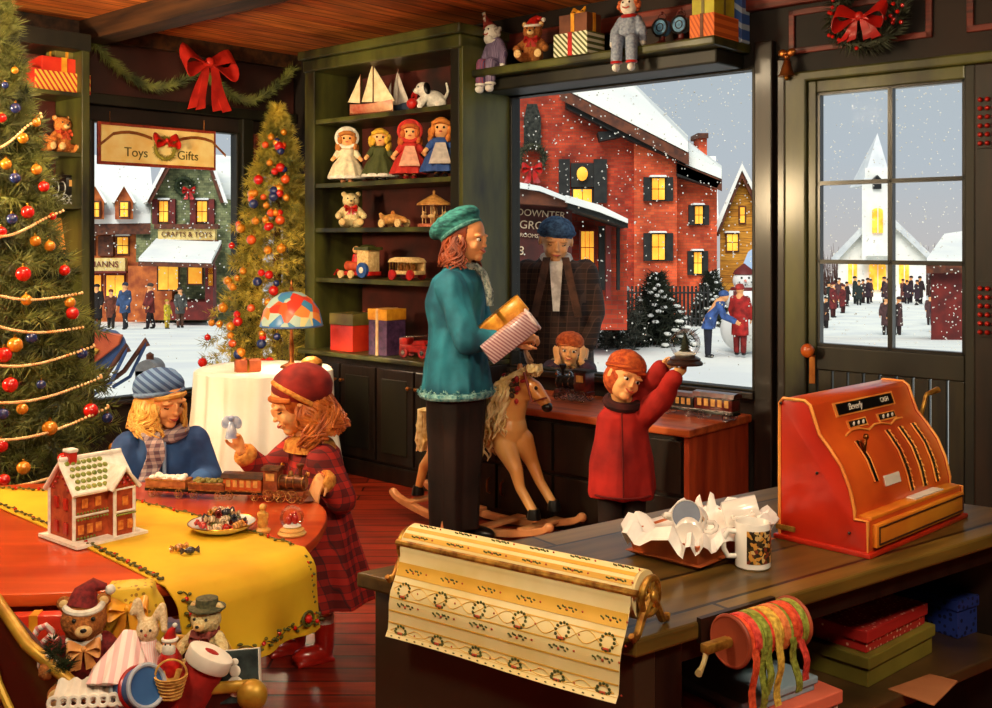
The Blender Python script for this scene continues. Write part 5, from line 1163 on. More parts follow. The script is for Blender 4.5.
def face_parts(par, T_, h, smile=1., closed=False, brow=None):
    for s_ in (-1, 1):
        mb = MB(); mb.M = T_ @ Matrix.Scale(h, 4)
        if closed: mb.tube([(s_*(.14+.065*k), -.352+.03*abs(k)+.02*(k*s_ > 0), -.025-.02*(1-k*k)) for k in (-1, -.5, 0, .5, 1)], .011, 6); mb.obj('eyelid', eyem, par)
        else:
            mb.ell((s_*.14, -.335, -.02), (.07, .045, .037), 14, 10); e = mb.obj('eye', eyew, par); mb = MB(); mb.M = T_ @ Matrix.Scale(h, 4); mb.ell((s_*.14, -.365, -.022), (.034, .022, .034), 12, 8); mb.obj('iris', eyem, e)
            mb = MB(); mb.M = T_ @ Matrix.Scale(h, 4); mb.tube([(s_*(.14+.075*k), -.345+.03*abs(k)+.02*(k*s_ > 0), .02-.012*k*k) for k in (-1, -.5, 0, .5, 1)], .009, 6); mb.obj('eyelash', eyem, par)
        mb = MB(); mb.M = T_ @ Matrix.Scale(h, 4); mb.tube([(s_*(.14+.085*k), -.352+.035*abs(k)+.02*(k*s_ > 0), .095-.02*k*k) for k in (-1, -.5, 0, .5, 1)], [.006, .012, .013, .010, .005], 6); mb.obj('eyebrow', brow or browntrim, par)
    mb = MB(); mb.M = T_ @ Matrix.Scale(h, 4); mb.tube([(.105*k, -.432+.055*abs(k)**1.5, -.265+.035*smile*k*k) for k in (-1, -.6, -.2, .2, .6, 1)], [.008, .018, .022, .022, .018, .008], 8); mb.obj('mouth', lipm, par)
def hand_mb(mb, T_, s, curl=.5, side=1, spread=.05):
    "T_: wrist frame; y to fingers, z back of hand, thumb at +x*side. s = hand length"
    o = mb.M.copy(); mb.M = o @ T_ @ Matrix.Scale(s, 4)
    mb.ell((0, .24, 0), (.21, .28, .085), 16, 10); mb.tube([(0, -.08, 0), (0, .12, 0)], [.13, .15], 12, flat=.7)
    for i, (x, L, r) in enumerate(((.155, .40, .052), (.055, .45, .054), (-.05, .41, .052), (-.145, .33, .046))):
        x *= side; p = Vector((x, .44-.03*abs(i-1), 0)); pts = [p-Vector((0, .12, 0)), p]; a = curl*.5; dx = spread*(x*6)
        for q in (.42, .33, .25):
            d = Vector((dx, math.cos(a), -math.sin(a))); p = p+d*L*q; pts.append(p); a += curl*.9
        mb.caps(pts, [r*1.1, r*1.08, r, r*.92, r*.8], 10)
    pts = [Vector((.10*side, .06, -.02)), Vector((.22*side, .2, -.06-.05*curl)), Vector((.27*side, .34, -.10-.12*curl)), Vector((.25*side, .46, -.12-.2*curl))]; mb.caps(pts, [.085, .065, .056, .045], 10)
    mb.M = o
def wristframe(p, fdir, back):
    y = Vector(fdir).normalized(); z = Vector(back); z = (z-y*z.dot(y)).normalized(); x = y.cross(z)
    m = Matrix((x, y, z)).transposed().to_4x4(); m.translation = Vector(p); return m
def HT(c, yaw=0., pitch=0., roll=0.): return Matrix.Translation(c) @ Matrix.Rotation(yaw, 4, 'Z') @ Matrix.Rotation(pitch, 4, 'X') @ Matrix.Rotation(roll, 4, 'Y')
def body(par, T_, hh, neck, chest, hips, legs, arms, hands, sk, vox=.0042, tr=1., legr=(.07, .05, .035)):
    mb = MB(); head_mb(mb, T_, hh); c = T_ @ Vector((0, .05*hh, -.25*hh))
    mb.caps([c, neck], [hh*.22, hh*.22], 16)
    mb.caps([neck, chest, (chest+hips)/2, hips], [hh*.25, .11*tr, .10*tr, .11*tr], 18)
    for l in legs: mb.caps(l, list(legr)+([legr[-1]*.9] if len(l) > 3 else []), 14)
    for a in arms: mb.caps(a, [.042*tr, .035*tr, .023*tr], 14)
    for (p, f, b, s_, cu, sd) in hands: hand_mb(mb, wristframe(p, f, b), s_, cu, sd)
    return mb.obj('body', sk, par, remesh=vox, sm=2)
def strands(mb, T_, h, a0, a1, zt, zb, n, r0, wav, rd, th=.02, flare=.15, back=.05):
    "wavy locks hanging round the head between angles a0..a1 (0 = face)"
    o = mb.M.copy(); mb.M = o @ T_ @ Matrix.Scale(h, 4)
    for i in range(n):
        a = a0+(a1-a0)*(i+rd.random())/n; L = zb*rd.uniform(.85, 1.1); K = 12; ph = rd.random()*6; rr = r0*rd.uniform(.92, 1.12); P = []
        for k in range(K+1):
            t_ = k/K; z = zt+(L-zt)*t_; q = rr*(.55+.45*min(1, t_*3))+flare*t_*t_; w = wav*math.sin(ph+t_*9)*t_; P.append((math.sin(a+w)*q*.95, -math.cos(a+w)*q+back, z))
        mb.tube(P, [th*(1.1-.6*(k/K)**2) for k in range(K+1)], 6)
    mb.M = o
def fuzzball(mb, pts, r, n, L, w, rd):
    for p in pts:
        for i in range(n):
            d = Vector((rd.gauss(0, 1), rd.gauss(0, 1), rd.gauss(0, 1))).normalized(); mb.needle(Vector(p)+d*r*.6, d, L, w)
V = Vector
# ---------------------------------------------------------------- woman in turquoise
wx, wy = -.162, 5.22; wyaw = math.radians(90-14)   # front (-y) turned towards +x, slightly to the viewer
P1 = thing('person', 'young woman in a turquoise coat and knitted beret carrying wrapped presents before the bookcase', 'person', (wx, wy, 0), wyaw)
hc = V((0.0, -.02, 1.515)); HT1 = HT(hc, math.radians(-8), math.radians(6), 0); hh = .235
ar1 = [V((.165, .02, 1.30)), V((.205, -.06, 1.03)), V((.12, -.26, 1.0))]; ar2 = [V((-.165, .02, 1.30)), V((-.20, -.08, 1.03)), V((-.10, -.27, 1.02))]
body(P1, HT1, hh, V((0, .02, 1.36)), V((0, .03, 1.20)), V((0, .03, .92)), [[V((.08, .02, .86)), V((.085, 0, .48)), V((.085, .03, .08))], [V((-.08, .02, .86)), V((-.085, .02, .48)), V((-.085, .06, .08))]], [ar1, ar2],
     [(ar1[2], (-.25, -.8, .35), (.75, .0, .6), .165, .9, -1), (ar2[2], (.35, -.8, .3), (-.7, 0, .6), .165, .9, 1)], skin)
face_parts(P1, HT1, hh, 1.3)
coat1 = M('turquoise_wool', (34, 124, 146), (14, 70, 92), 'noise', 5, .8, bump=.4)
mb = MB(); mb.loft([(0, .03, .745, .215, .165, 1), (0, .03, .80, .215, .165, .8), (0, .03, .95, .19, .15, .4), (0, .035, 1.08, .165, .13, .1), (0, .035, 1.2, .18, .135, .0), (0, .03, 1.3, .17, .115, 0), (0, .02, 1.35, .09, .08, 0), (0, .02, 1.39, .065, .065, 0)], 36, .05, 7)
for a in (ar1, ar2): s_ = 1 if a is ar1 else -1; mb.caps([a[0]+V((-.02*s_, 0, -.02)), a[1], a[2]+V((0, .05, 0))], [.078, .066, .046], 18)
o = mb.obj('coat', coat1, P1, remesh=.007, sm=5, wr=(.017, 10, (1, 1, .4)))
fur = M('frosty_trim', (150, 196, 190), (34, 112, 124), 'noise', 50, .9, bump=.8)
mb = MB(); rd = random.Random(1); mb.torus((0, .03, .755), .19, .018, 40, 8); mb.v = [V((v.x*1.13, .03+(v.y-.03)*.88, v.z)) for v in mb.v]
fuzzball(mb, [(.215*math.cos(a/16*2*PI), .03+.165*math.sin(a/16*2*PI), .765) for a in range(16)], .03, 60, .011, .004, rd); mb.obj('hem_trim', fur, P1)
for a in (ar1, ar2): mb = MB(); d = (a[2]-a[1]).normalized(); mb.torus(a[2]-d*.02, .04, .014, 24, 8, d); fuzzball(mb, [a[2]-d*.02], .06, 60, .018, .004, rd); mb.obj('cuff', fur, P1)
mb = MB(); mb.torus((0, .01, 1.385), .065, .018, 28, 8, (0, -.25, 1)); mb.tube([(.0, -.06, 1.38), (.01, -.10, 1.34), (.005, -.13, 1.26), (.01, -.135, 1.18)], [.014, .018, .02, .018], 8); mb.tube([(.0, -.06, 1.38), (.03, -.10, 1.33), (.035, -.13, 1.24)], [.014, .018, .018], 8); mb.obj('neck_scarf', M('pale_scarf', (176, 186, 176), (60, 80, 84), 'noise', 70, .8), P1)
skirt1 = M('black_brown_cloth', (44, 28, 22), (18, 12, 10), 'noise', 4, .8)
mb = MB(); mb.loft([(0, .04, .10, .13, .12, 1), (0, .04, .3, .145, .125, 1), (0, .035, .55, .165, .135, .7), (0, .03, .72, .185, .145, .3), (0, .03, .80, .18, .14, 0)], 40, .10, 6); mb.obj('trousers', skirt1, P1, remesh=.008, sm=3, wr=(.006, 8, (1, 1, .3)))
for s_ in (-1, 1): mb = MB(); mb.ell((s_*.085, -.02+.02*(s_ < 0), .045), (.045, .125, .045), 18, 10); mb.box(s_*.085-.04, s_*.085+.04, -.12, .09, 0, .02); mb.obj('shoe', black, P1, remesh=.007, sm=2)
hairm = M('auburn_hair', (156, 70, 30), (92, 36, 16), 'noise', 26, .5, stretch=(1, 1, .15), bump=.4)
mb = MB(); mb.M = HT1 @ Matrix.Scale(hh, 4); mb.ell((0, .10, .10), (.41, .41, .42), 24, 14); mb.M = Matrix()
strands(mb, HT1, hh, 1.25, 2*PI-1.25, .2, -.62, 190, .40, .4, random.Random(3), .03, .06); mb.obj('hair', hairm, P1)
hatm = M('teal_knit', (60, 140, 136), (24, 76, 80), 'noise', 26, .9, stretch=(1, 1, 3), bump=.6)
mb = MB(); mb.M = HT1 @ Matrix.Scale(hh, 4) @ Matrix.Rotation(-.62, 4, 'X'); mb.ell((0, .10, .40), (.50, .60, .25), 28, 14); mb.ell((0, .05, .24), (.44, .48, .18), 28, 12); mb.M = Matrix(); mb.obj('beret', hatm, P1, remesh=.006, sm=2, wr=(.004, 30, (1, 1, 1)))
mb = MB(); mb.M = HT1 @ Matrix.Scale(hh, 4) @ Matrix.Rotation(-.62, 4, 'X'); mb.torus((0, .04, .17), .44, .045, 36, 8); mb.M = Matrix(); mb.obj('hat_band', M('knit_band', (90, 150, 144), (40, 96, 96), 'noise', 60, .9, bump=.7), P1)
# parcels she holds: placed in world space so that they lie over her hands
goldpaper = M('gold_paper', (232, 170, 56), (196, 124, 34), 'noise', 30, .35, .2, coat=.4); cello = M('striped_parcel', (150, 100, 110), (206, 180, 180), 'stripe', 22, .3, rot=(0, .3, 0), thr=.5, coat=.5)
def wrap(name, label, c, sx, sy, sz, rot, m, extra=None):
    t = thing(name, label, 'present', c, rot=rot); mb = MB(); mb.box(-sx/2, sx/2, -sy/2, sy/2, -sz/2, sz/2); mb.obj('box', m, t, bevel=.006); return t
q = wrap('wrapped_present', 'gold-wrapped oblong present held up against the turquoise coat by the woman', (.030, 5.08, 1.125), .25, .11, .085, (0, math.radians(-39), math.radians(6)), goldpaper)
mb = MB(); mb.box(-.128, .128, -.008, .008, -.0445, .0445); mb.box(-.01, .01, -.057, .057, -.0445, .0445); mb.obj('ribbon', gold, q, smooth=False)
q = wrap('wrapped_present', 'pale striped present in clear film held in front of the gold one by the woman', (.058, 4.97, 1.045), .26, .10, .10, (0, math.radians(-37), math.radians(8)), cello)
mb = MB(); mb.lathe([(.05, 0), (.062, .012), (.055, .02), (.02, .022), (.001, .02)], (.128, 0, 0), 20, fold=.3, k=8, R=Matrix.Rotation(PI/2, 3, 'Y')); mb.obj('film_end', M('pale_film', (226, 214, 214), (190, 170, 176), 'noise', 30, .3, coat=.5), q)
# ---------------------------------------------------------------- girl in plaid coat
gx, gy = -.665, 3.86; gyaw = math.radians(-58)   # facing left
P2 = thing('person', 'girl in a red plaid coat and red bonnet at the right end of the table', 'person', (gx, gy, 0), gyaw)
hc = V((.0, -.06, .925)); HT2 = HT(hc, math.radians(-14), math.radians(24), 0); hh = .222
# local -y is her front; her left (+x) is away from the viewer
arR = [V((-.125, -.01, .735)), V((-.17, -.14, .60)), V((-.15, -.24, .655))]   # nearer the camera: rests on table
arR = [V((-.125, -.01, .735)), V((-.165, -.07, .60)), V((-.20, -.10, .60+.06))]
arN = [V((.125, -.01, .73)), V((.185, .03, .60)), V((.205, -.055, .685))]
arF = [V((-.12, -.02, .73)), V((-.15, -.12, .635)), V((-.12, -.225, .745))]
body(P2, HT2, hh, V((0, -.01, .79)), V((0, .02, .68)), V((0, .02, .45)), [[V((.06, .02, .42)), V((.062, .0, .26)), V((.07, .02, .08))], [V((-.06, .02, .42)), V((-.062, .0, .26)), V((-.065, -.03, .07))]], [arN, arF],
     [(arN[2], (.45, -.5, -.55), (.3, -.3, .7), .115, .4, -1), (arF[2], (.1, -.25, .9), (-.55, .75, 0), .115, .7, 1)], skinc, tr=.74, legr=(.05, .036, .027), vox=.0038)
face_parts(P2, HT2, hh, .8, closed=True)
plaid = M('red_plaid', (176, 36, 26), (96, 18, 18), 'plaid', 6.5, .8, thr=.5, c3=(44, 26, 30), bump=0)
mb = MB(); mb.loft([(0, .02, .215, .225, .20, 1), (0, .02, .30, .205, .18, 1), (0, .02, .42, .165, .145, .6), (0, .015, .55, .138, .115, .2), (0, .015, .66, .13, .10, 0), (0, .01, .74, .115, .085, 0), (0, .0, .785, .06, .055, 0)], 44, .07, 8)
for a in (arN, arF): mb.caps([a[0]+V((0, 0, -.01)), a[1], a[1].lerp(a[2], .72)], [.062, .052, .040], 16)
mb.obj('coat', plaid, P2, remesh=.006, sm=4, wr=(.007, 12, (1, 1, .4)))
goldfur = M('golden_fur_trim', (226, 160, 70), (186, 110, 40), 'noise', 60, .9, bump=.8)
for a in (arN, arF):
    mb = MB(); d = (a[2]-a[1]).normalized(); c_ = a[1].lerp(a[2], .80); mb.tube([c_-d*.022, c_-d*.012, c_+d*.012, c_+d*.022], [.036, .042, .042, .034], 20); fuzzball(mb, [c_], .05, 70, .014, .003, random.Random(4)); mb.obj('cuff', goldfur, P2)
mb = MB(); mb.loft([(0, -.005, .745, .115, .095), (0, -.01, .775, .10, .085), (0, -.01, .80, .055, .05)], 28); mb.obj('collar', goldfur, P2)
mb = MB(); [mb.ell((0.0, -.112-.003*(k > 2)-.004*k, .70-.06*k), .008, 8, 6) for k in range(5)]; mb.obj('coat_button', gold, P2)
hg = M('ginger_hair', (206, 116, 44), (150, 66, 22), 'noise', 30, .5, stretch=(1, 1, .2), bump=.4)
mb = MB(); mb.M = HT2 @ Matrix.Scale(hh, 4); mb.ell((0, .09, .08), (.42, .42, .42), 24, 14); mb.M = Matrix(); strands(mb, HT2, hh, 1.3, 2*PI-1.3, .1, -.66, 240, .43, .5, random.Random(8), .032, .12); mb.M = HT2 @ Matrix.Scale(hh, 4); mb.tube([(-.36, -.10, .1), (-.22, -.28, .17), (0, -.345, .20), (.22, -.28, .17), (.36, -.10, .1)], [.05, .06, .06, .06, .05], 8); mb.M = Matrix(); mb.obj('hair', hg, P2)
bonn = M('red_velvet', (150, 34, 26), (96, 16, 16), 'noise', 12, .85, bump=.3)
mb = MB(); mb.M = HT2 @ Matrix.Scale(hh, 4) @ Matrix.Rotation(-.3, 4, 'X'); mb.ell((0, .12, .20), (.48, .50, .40), 28, 16); mb.M = Matrix(); mb.obj('bonnet', bonn, P2, sub=1, wr=(.004, 20, (1, 1, 1)))
mb = MB(); mb.M = HT2 @ Matrix.Scale(hh, 4); mb.tube([(.47*math.sin(t_), .06-.27*math.cos(t_), .06+.36*math.cos(t_)) for t_ in [math.radians(-112+11.2*k) for k in range(21)]], .042, 10); mb.M = Matrix(); mb.obj('bonnet_trim', goldfur, P2)
for s_, yo in ((1, .02), (-1, -.03)):
    mb = MB(); mb.lathe([(.034, .135), (.036, .15), (.033, .165)], (s_*.068, yo+.0, 0), 20); mb.obj('sock', white, P2)
    mb = MB(); mb.caps([(s_*.068, yo, .13), (s_*.068, yo, .05)], [.036, .034], 16); mb.ell((s_*.068, yo-.045, .032), (.036, .08, .032), 18, 10); mb.box(s_*.068-.03, s_*.068+.03, yo-.11, yo+.03, 0, .014); mb.obj('boot', M('red_boot', (196, 40, 26), (150, 24, 18), 'noise', 6, .3, coat=.6), P2, remesh=.005, sm=2)
# glass angel in her raised hand
hp = P2.matrix_world
def w_of(par_loc, yaw, p): c, s_ = math.cos(yaw), math.sin(yaw); return V((par_loc[0]+p[0]*c-p[1]*s_, par_loc[1]+p[0]*s_+p[1]*c, p[2]))
ap_ = w_of((gx, gy), gyaw, arF[2]+V((.02, -.04, .085)))
t = thing('glass_angel', 'little pale blue glass angel held up by the girl in plaid', 'figurine', ap_)
icem = M('ice_glass', (214, 224, 240), (150, 170, 214), 'noise', 40, .15, coat=.8, alpha=.8)
mb = MB(); mb.lathe([(.022, -.035), (.018, -.01), (.009, .018), (.006, .024)], (0, 0, 0), 18, fold=.1, k=8); mb.obj('gown', icem, t); mb = MB(); mb.ell((0, 0, .034), .011, 12, 8); mb.obj('head', icem, t); mb = MB(); mb.ell((-.018, .004, .02), (.018, .004, .024), 12, 8, (0, .4, 0)); mb.ell((.018, .004, .02), (.018, .004, .024), 12, 8, (0, -.4, 0)); mb.obj('wings', icem, t)
# ---------------------------------------------------------------- blond girl in blue
bx, by = -1.29, 4.12; byaw = math.radians(22)
P3 = thing('person', 'blond child in a blue coat, blue cap and patterned scarf sitting behind the red table', 'person', (bx, by, 0), byaw)
hc = V((.0, -.05, .895)); HT3 = HT(hc, math.radians(34), math.radians(16), math.radians(-4)); hh = .205
aL = [V((.12, 0, .72)), V((.17, -.05, .57)), V((.12, -.20, .60))]; aR = [V((-.12, 0, .72)), V((-.17, -.05, .57)), V((-.13, -.18, .60))]
body(P3, HT3, hh, V((0, -.01, .77)), V((0, .01, .67)), V((0, .02, .45)), [[V((.06, .02, .42)), V((.062, 0, .24)), V((.06, .02, .05))], [V((-.06, .02, .42)), V((-.062, 0, .24)), V((-.06, .02, .05))]], [aL, aR], [(aL[2], (-.3, -.8, -.15), (.1, 0, 1), .11, .5, -1), (aR[2], (.3, -.8, -.15), (-.1, 0, 1), .11, .5, 1)], skinc, tr=.74, legr=(.05, .036, .027), vox=.0042)
face_parts(P3, HT3, hh, .9, closed=True)
bluecoat = M('blue_wool_coat', (52, 92, 150), (22, 40, 84), 'noise', 5, .85, bump=.3)
mb = MB(); mb.loft([(0, .02, .30, .19, .15, 1), (0, .02, .45, .17, .135, .5), (0, .015, .60, .155, .12, 0), (0, .01, .70, .15, .105, 0), (0, .005, .755, .09, .075, 0), (0, -.0, .79, .055, .05, 0)], 36, .05, 7)
for a in (aL, aR): mb.caps([a[0]+V((0, 0, -.015)), a[1], a[1].lerp(a[2], .85)], [.068, .056, .044], 16)
mb.obj('coat', bluecoat, P3, remesh=.006, sm=4, wr=(.007, 12, (1, 1, .4)))
mb = MB(); mb.tube([(.0, -.118, .74), (.0, -.128, .66), (0, -.135, .56), (0, -.15, .45)], .007, 6); mb.obj('front_piping', M('pale_piping', (150, 176, 206), (110, 140, 180), 'noise', 9, .8), P3)
scf = M('patterned_scarf', (206, 190, 184), (110, 84, 96), 'plaid', 12, .85, thr=.45, c3=(90, 90, 120), bump=0)
mb = MB(); mb.torus((0, -.01, .775), .075, .028, 28, 10, (0, -.3, 1)); mb.obj('scarf_wrap', scf, P3, wr=(.004, 30, (1, 1, 1)))
mb = MB(); mb.grid([[V((-.05+.02*math.sin(k*.7)+w_, -.10-.022*k*.4-.02*math.sin(k), .775-.03*k)) for w_ in (-.032, 0, .032)] for k in range(8)]); mb.obj('scarf_end', scf, P3, solid=.012)
bl = M('blond_hair', (238, 192, 96), (190, 130, 50), 'noise', 30, .5, stretch=(1, 1, .2), bump=.4)
mb = MB(); mb.M = HT3 @ Matrix.Scale(hh, 4); mb.ell((0, .09, .06), (.41, .40, .40), 24, 14); mb.tube([(-.34, -.18, .12), (-.12, -.325, .17), (.12, -.325, .17), (.34, -.18, .12)], [.05, .06, .06, .05], 8); mb.M = Matrix(); strands(mb, HT3, hh, .8, 2*PI-.8, .12, -.60, 210, .42, .45, random.Random(5), .032, .10); mb.obj('hair', bl, P3)
mb = MB(); mb.M = HT3 @ Matrix.Scale(hh, 4) @ Matrix.Rotation(-.35, 4, 'X'); mb.ell((0, .08, .25), (.46, .48, .33), 28, 16); mb.M = Matrix(); mb.obj('cap', M('blue_knit', (96, 128, 170), (50, 76, 120), 'stripe', 14, .9, rot=(0, .9, 0), thr=.5, bump=.4), P3, wr=(.004, 26, (1, 1, 1)))
mb = MB(); mb.M = HT3 @ Matrix.Scale(hh, 4) @ Matrix.Rotation(-.35, 4, 'X'); mb.torus((0, .08, .13), .43, .05, 36, 8); mb.M = Matrix(); mb.obj('cap_band', M('blue_band', (120, 150, 186), (70, 96, 140), 'noise', 40, .9, bump=.6), P3)
# ---------------------------------------------------------------- boy in red
rx, ry = .575, 4.86; ryaw = math.radians(8)
P4 = thing('person', 'boy in a long red coat and orange knit cap holding up a snow globe', 'person', (rx, ry, 0), ryaw)
hc = V((-.005, -.06, .885)); HT4 = HT(hc, math.radians(14), math.radians(4), math.radians(22)); hh = .205
gc = px(685, 362, 4.64); 
def loc_of(P, yaw, w): d = V((w.x-P[0], w.y-P[1])); c, s_ = math.cos(-yaw), math.sin(-yaw); return V((d.x*c-d.y*s_, d.x*s_+d.y*c, w.z))
gl = loc_of((rx, ry), ryaw, gc)
h1 = gl+V((-.055, -.035, -.055)); h2 = gl+V((-.03, .05, -.045)); aL = [V((.10, 0, .70)), V((.10, -.0, .70)).lerp(h1, .5)+V((.0, -.03, -.012)), h1]; aR = [V((.06, .04, .72)), V((.06, .04, .72)).lerp(h2, .5)+V((0, .03, .02)), h2+V((-.05, .03, .01))]
body(P4, HT4, hh, V((0, -.01, .76)), V((0, .01, .66)), V((0, .01, .45)), [[V((.055, .01, .42)), V((.058, 0, .24)), V((.055, .02, .06))], [V((-.055, .01, .42)), V((-.058, 0, .24)), V((-.055, .02, .06))]], [aL, aR],
     [(aL[2], (.7, .15, .45), (.3, -.9, -.2), .11, .6, -1), (aR[2], (.8, -.1, .4), (.2, .9, -.1), .11, .6, 1)], skinc, tr=.74, legr=(.05, .036, .027), vox=.0042)
face_parts(P4, HT4, hh, 1.4)
redc = M('red_wool_coat', (186, 36, 26), (120, 16, 16), 'noise', 5, .85, bump=.3)
mb = MB(); mb.loft([(0, .01, .335, .155, .125, 1), (0, .01, .36, .16, .13, .8), (0, .01, .5, .145, .115, .4), (0, .01, .62, .125, .10, 0), (0, .005, .70, .115, .09, 0), (0, 0, .755, .07, .065, 0), (0, -.005, .785, .055, .05, 0)], 36, .06, 6)
mb.caps([aL[0]+V((-.01, 0, -.01)), aL[1], aL[1].lerp(aL[2], .9)], [.062, .05, .04], 16); mb.caps([aR[0], aR[1], aR[1].lerp(aR[2], .9)], [.062, .052, .042], 16)
mb.obj('coat', redc, P4, remesh=.006, sm=4, wr=(.007, 12, (1, 1, .4)))
mb = MB(); mb.torus((0, -.01, .765), .07, .024, 28, 8, (0, -.25, 1)); mb.obj('collar', M('dark_collar', (70, 20, 20), (40, 12, 14), 'noise', 20, .9), P4)
mb = MB(); mb.tube([(-.03, -.105, .73), (-.03, -.115, .62), (-.03, -.128, .48), (-.03, -.135, .35)], .004, 6); mb.torus((0, .01, .355), .148, .005, 40, 6); mb.obj('coat_seam', M('dark_seam', (110, 16, 14), (80, 10, 10), 'noise', 9, .9), P4)
for s_ in (-1, 1):
    mb = MB(); mb.caps([(s_*.055, .01, .42), (s_*.057, .005, .12)], [.06, .05], 16); mb.obj('trouser_leg', skirt1, P4, wr=(.004, 14, (1, 1, .4)))
    mb = MB(); mb.caps([(s_*.055, .015, .12), (s_*.055, .015, .05)], .04, 14); mb.ell((s_*.055, -.03, .032), (.036, .08, .032), 16, 10); mb.box(s_*.055-.03, s_*.055+.03, -.1, .04, 0, .014); mb.obj('boot', black, P4, remesh=.006, sm=2)
capo = M('orange_knit', (206, 96, 40), (160, 60, 24), 'stripe', 16, .9, rot=(0, PI/2, 0), thr=.5, bump=.4)
mb = MB(); mb.M = HT4 @ Matrix.Scale(hh, 4) @ Matrix.Rotation(-.12, 4, 'X'); mb.ell((0, .05, .24), (.44, .47, .37), 28, 16); mb.ell((0, .10, -.05), (.42, .38, .40), 24, 14); mb.M = Matrix(); mb.obj('cap', M('orange_knit_cap', (206, 96, 40), (150, 56, 24), 'noise', 50, .9, bump=.7), P4, wr=(.003, 40, (1, 1, 1)))
mb = MB(); mb.M = HT4 @ Matrix.Scale(hh, 4) @ Matrix.Rotation(-.12, 4, 'X'); mb.torus((0, .02, .16), .43, .05, 36, 8); mb.M = Matrix(); mb.obj('cap_band', capo, P4)
snow_globe(V((gc.x, gc.y, gc.z-.012)), .066, 'snow globe with a tiny tree held up against the window by the boy in red', M('globe_base', (60, 40, 34), (30, 20, 18), 'noise', 20, .3, coat=.5))
# ---------------------------------------------------------------- man outside
mx, my = .40, 7.12
P5 = thing('person', 'man in a blue knit cap, brown checked coat and white scarf looking in from outside', 'person', (mx, my, -.1), math.radians(-3))
hc = V((0, -.05, 1.60)); HT5 = HT(hc, math.radians(4), math.radians(14), math.radians(4)); hh = .285
aL = [V((.19, .02, 1.40)), V((.25, 0, 1.12)), V((.2, -.15, .9))]; aR = [V((-.19, .02, 1.40)), V((-.25, 0, 1.12)), V((-.2, -.15, .9))]
body(P5, HT5, hh, V((0, 0, 1.47)), V((0, .02, 1.30)), V((0, .02, .95)), [[V((.1, .02, .9)), V((.1, 0, .5)), V((.1, .03, .1))], [V((-.1, .02, .9)), V((-.1, 0, .5)), V((-.1, .03, .1))]], [aL, aR], [(aL[2], (-.1, -.5, -.8), (.9, 0, 0), .18, .5, -1), (aR[2], (.1, -.5, -.8), (-.9, 0, 0), .18, .5, 1)], skin, vox=.006)
face_parts(P5, HT5, hh, .2, closed=True)
chk = M('brown_check', (70, 44, 32), (40, 26, 22), 'plaid', 4.5, .85, thr=.5, c3=(96, 66, 50), bump=0)
mb = MB(); mb.loft([(0, .02, .45, .26, .20, 1), (0, .02, .8, .25, .19, .6), (0, .02, 1.1, .24, .18, .2), (0, .02, 1.3, .245, .16, 0), (0, .01, 1.42, .20, .13, 0), (0, 0, 1.49, .09, .08, 0)], 36, .04, 7)
for a in (aL, aR): mb.caps([a[0]+V((0, 0, -.02)), a[1], a[1].lerp(a[2], .9)], [.095, .08, .06], 16)
mb.obj('coat', chk, P5, remesh=.009, sm=4, wr=(.009, 9, (1, 1, .4)))
for s_ in (-1, 1): mb = MB(); mb.grid([[V((s_*(.035+.012*k+w_), -.12-.022*k**.6-.03, 1.485-.055*k)) for w_ in (0, .05)] for k in range(8)]); mb.obj('lapel', M('brown_lapel', (96, 60, 42), (60, 38, 28), 'noise', 16, .85), P5, solid=.012)
mb = MB(); mb.torus((0, -.01, 1.475), .08, .028, 24, 8, (0, -.3, 1)); mb.grid([[V((w_, -.14-.01*k, 1.46-.04*k)) for w_ in (-.045+.003*k, 0, .045-.003*k)] for k in range(9)]); mb.obj('scarf', M('white_scarf', (226, 216, 206), (180, 166, 156), 'noise', 20, .9), P5, solid=.01)
mb = MB(); mb.M = HT5 @ Matrix.Scale(hh, 4) @ Matrix.Rotation(-.1, 4, 'X'); mb.ell((0, .05, .22), (.42, .46, .33), 28, 16); mb.M = Matrix(); mb.obj('cap', M('blue_wool_cap', (70, 100, 136), (34, 54, 84), 'noise', 40, .95, bump=.8), P5, wr=(.005, 30, (1, 1, 1)))
mb = MB(); mb.M = HT5 @ Matrix.Scale(hh, 4) @ Matrix.Rotation(-.1, 4, 'X'); mb.torus((0, .03, .18), .40, .06, 36, 8); mb.M = Matrix(); mb.obj('cap_brim', M('blue_wool_brim', (50, 76, 110), (26, 42, 68), 'noise', 40, .95, bump=.8), P5, wr=(.004, 30, (1, 1, 1)))
# ---------------------------------------------------------------- boy outside at the sill
P6 = thing('person', 'smiling boy in an orange cap outside, resting his cheeks in his hands at the window', 'person', (.455, 6.62, -.1), math.radians(-4))
hc = V((0, -.06, .93)); HT6 = HT(hc, 0, math.radians(2), math.radians(5)); hh = .20
aL = [V((.11, 0, .80)), V((.12, -.15, .84-.05)), V((.068, -.155, .87))]; aR = [V((-.11, 0, .80)), V((-.12, -.15, .84-.05)), V((-.068, -.155, .87))]
body(P6, HT6, hh, V((0, -.01, .81)), V((0, .01, .70)), V((0, .01, .5)), [[V((.06, .01, .45)), V((.06, 0, .25)), V((.06, .02, .05))], [V((-.06, .01, .45)), V((-.06, 0, .25)), V((-.06, .02, .05))]], [aL, aR], [(aL[2]+V((.0, -.0, -.01)), (.2, .1, .95), (.65, -.7, 0), .115, .15, 1), (aR[2]+V((0, -.0, -.01)), (-.2, .1, .95), (-.65, -.7, 0), .115, .15, -1)], skinc, tr=.74, legr=(.05, .036, .027), vox=.0045)
face_parts(P6, HT6, hh, 1.6)
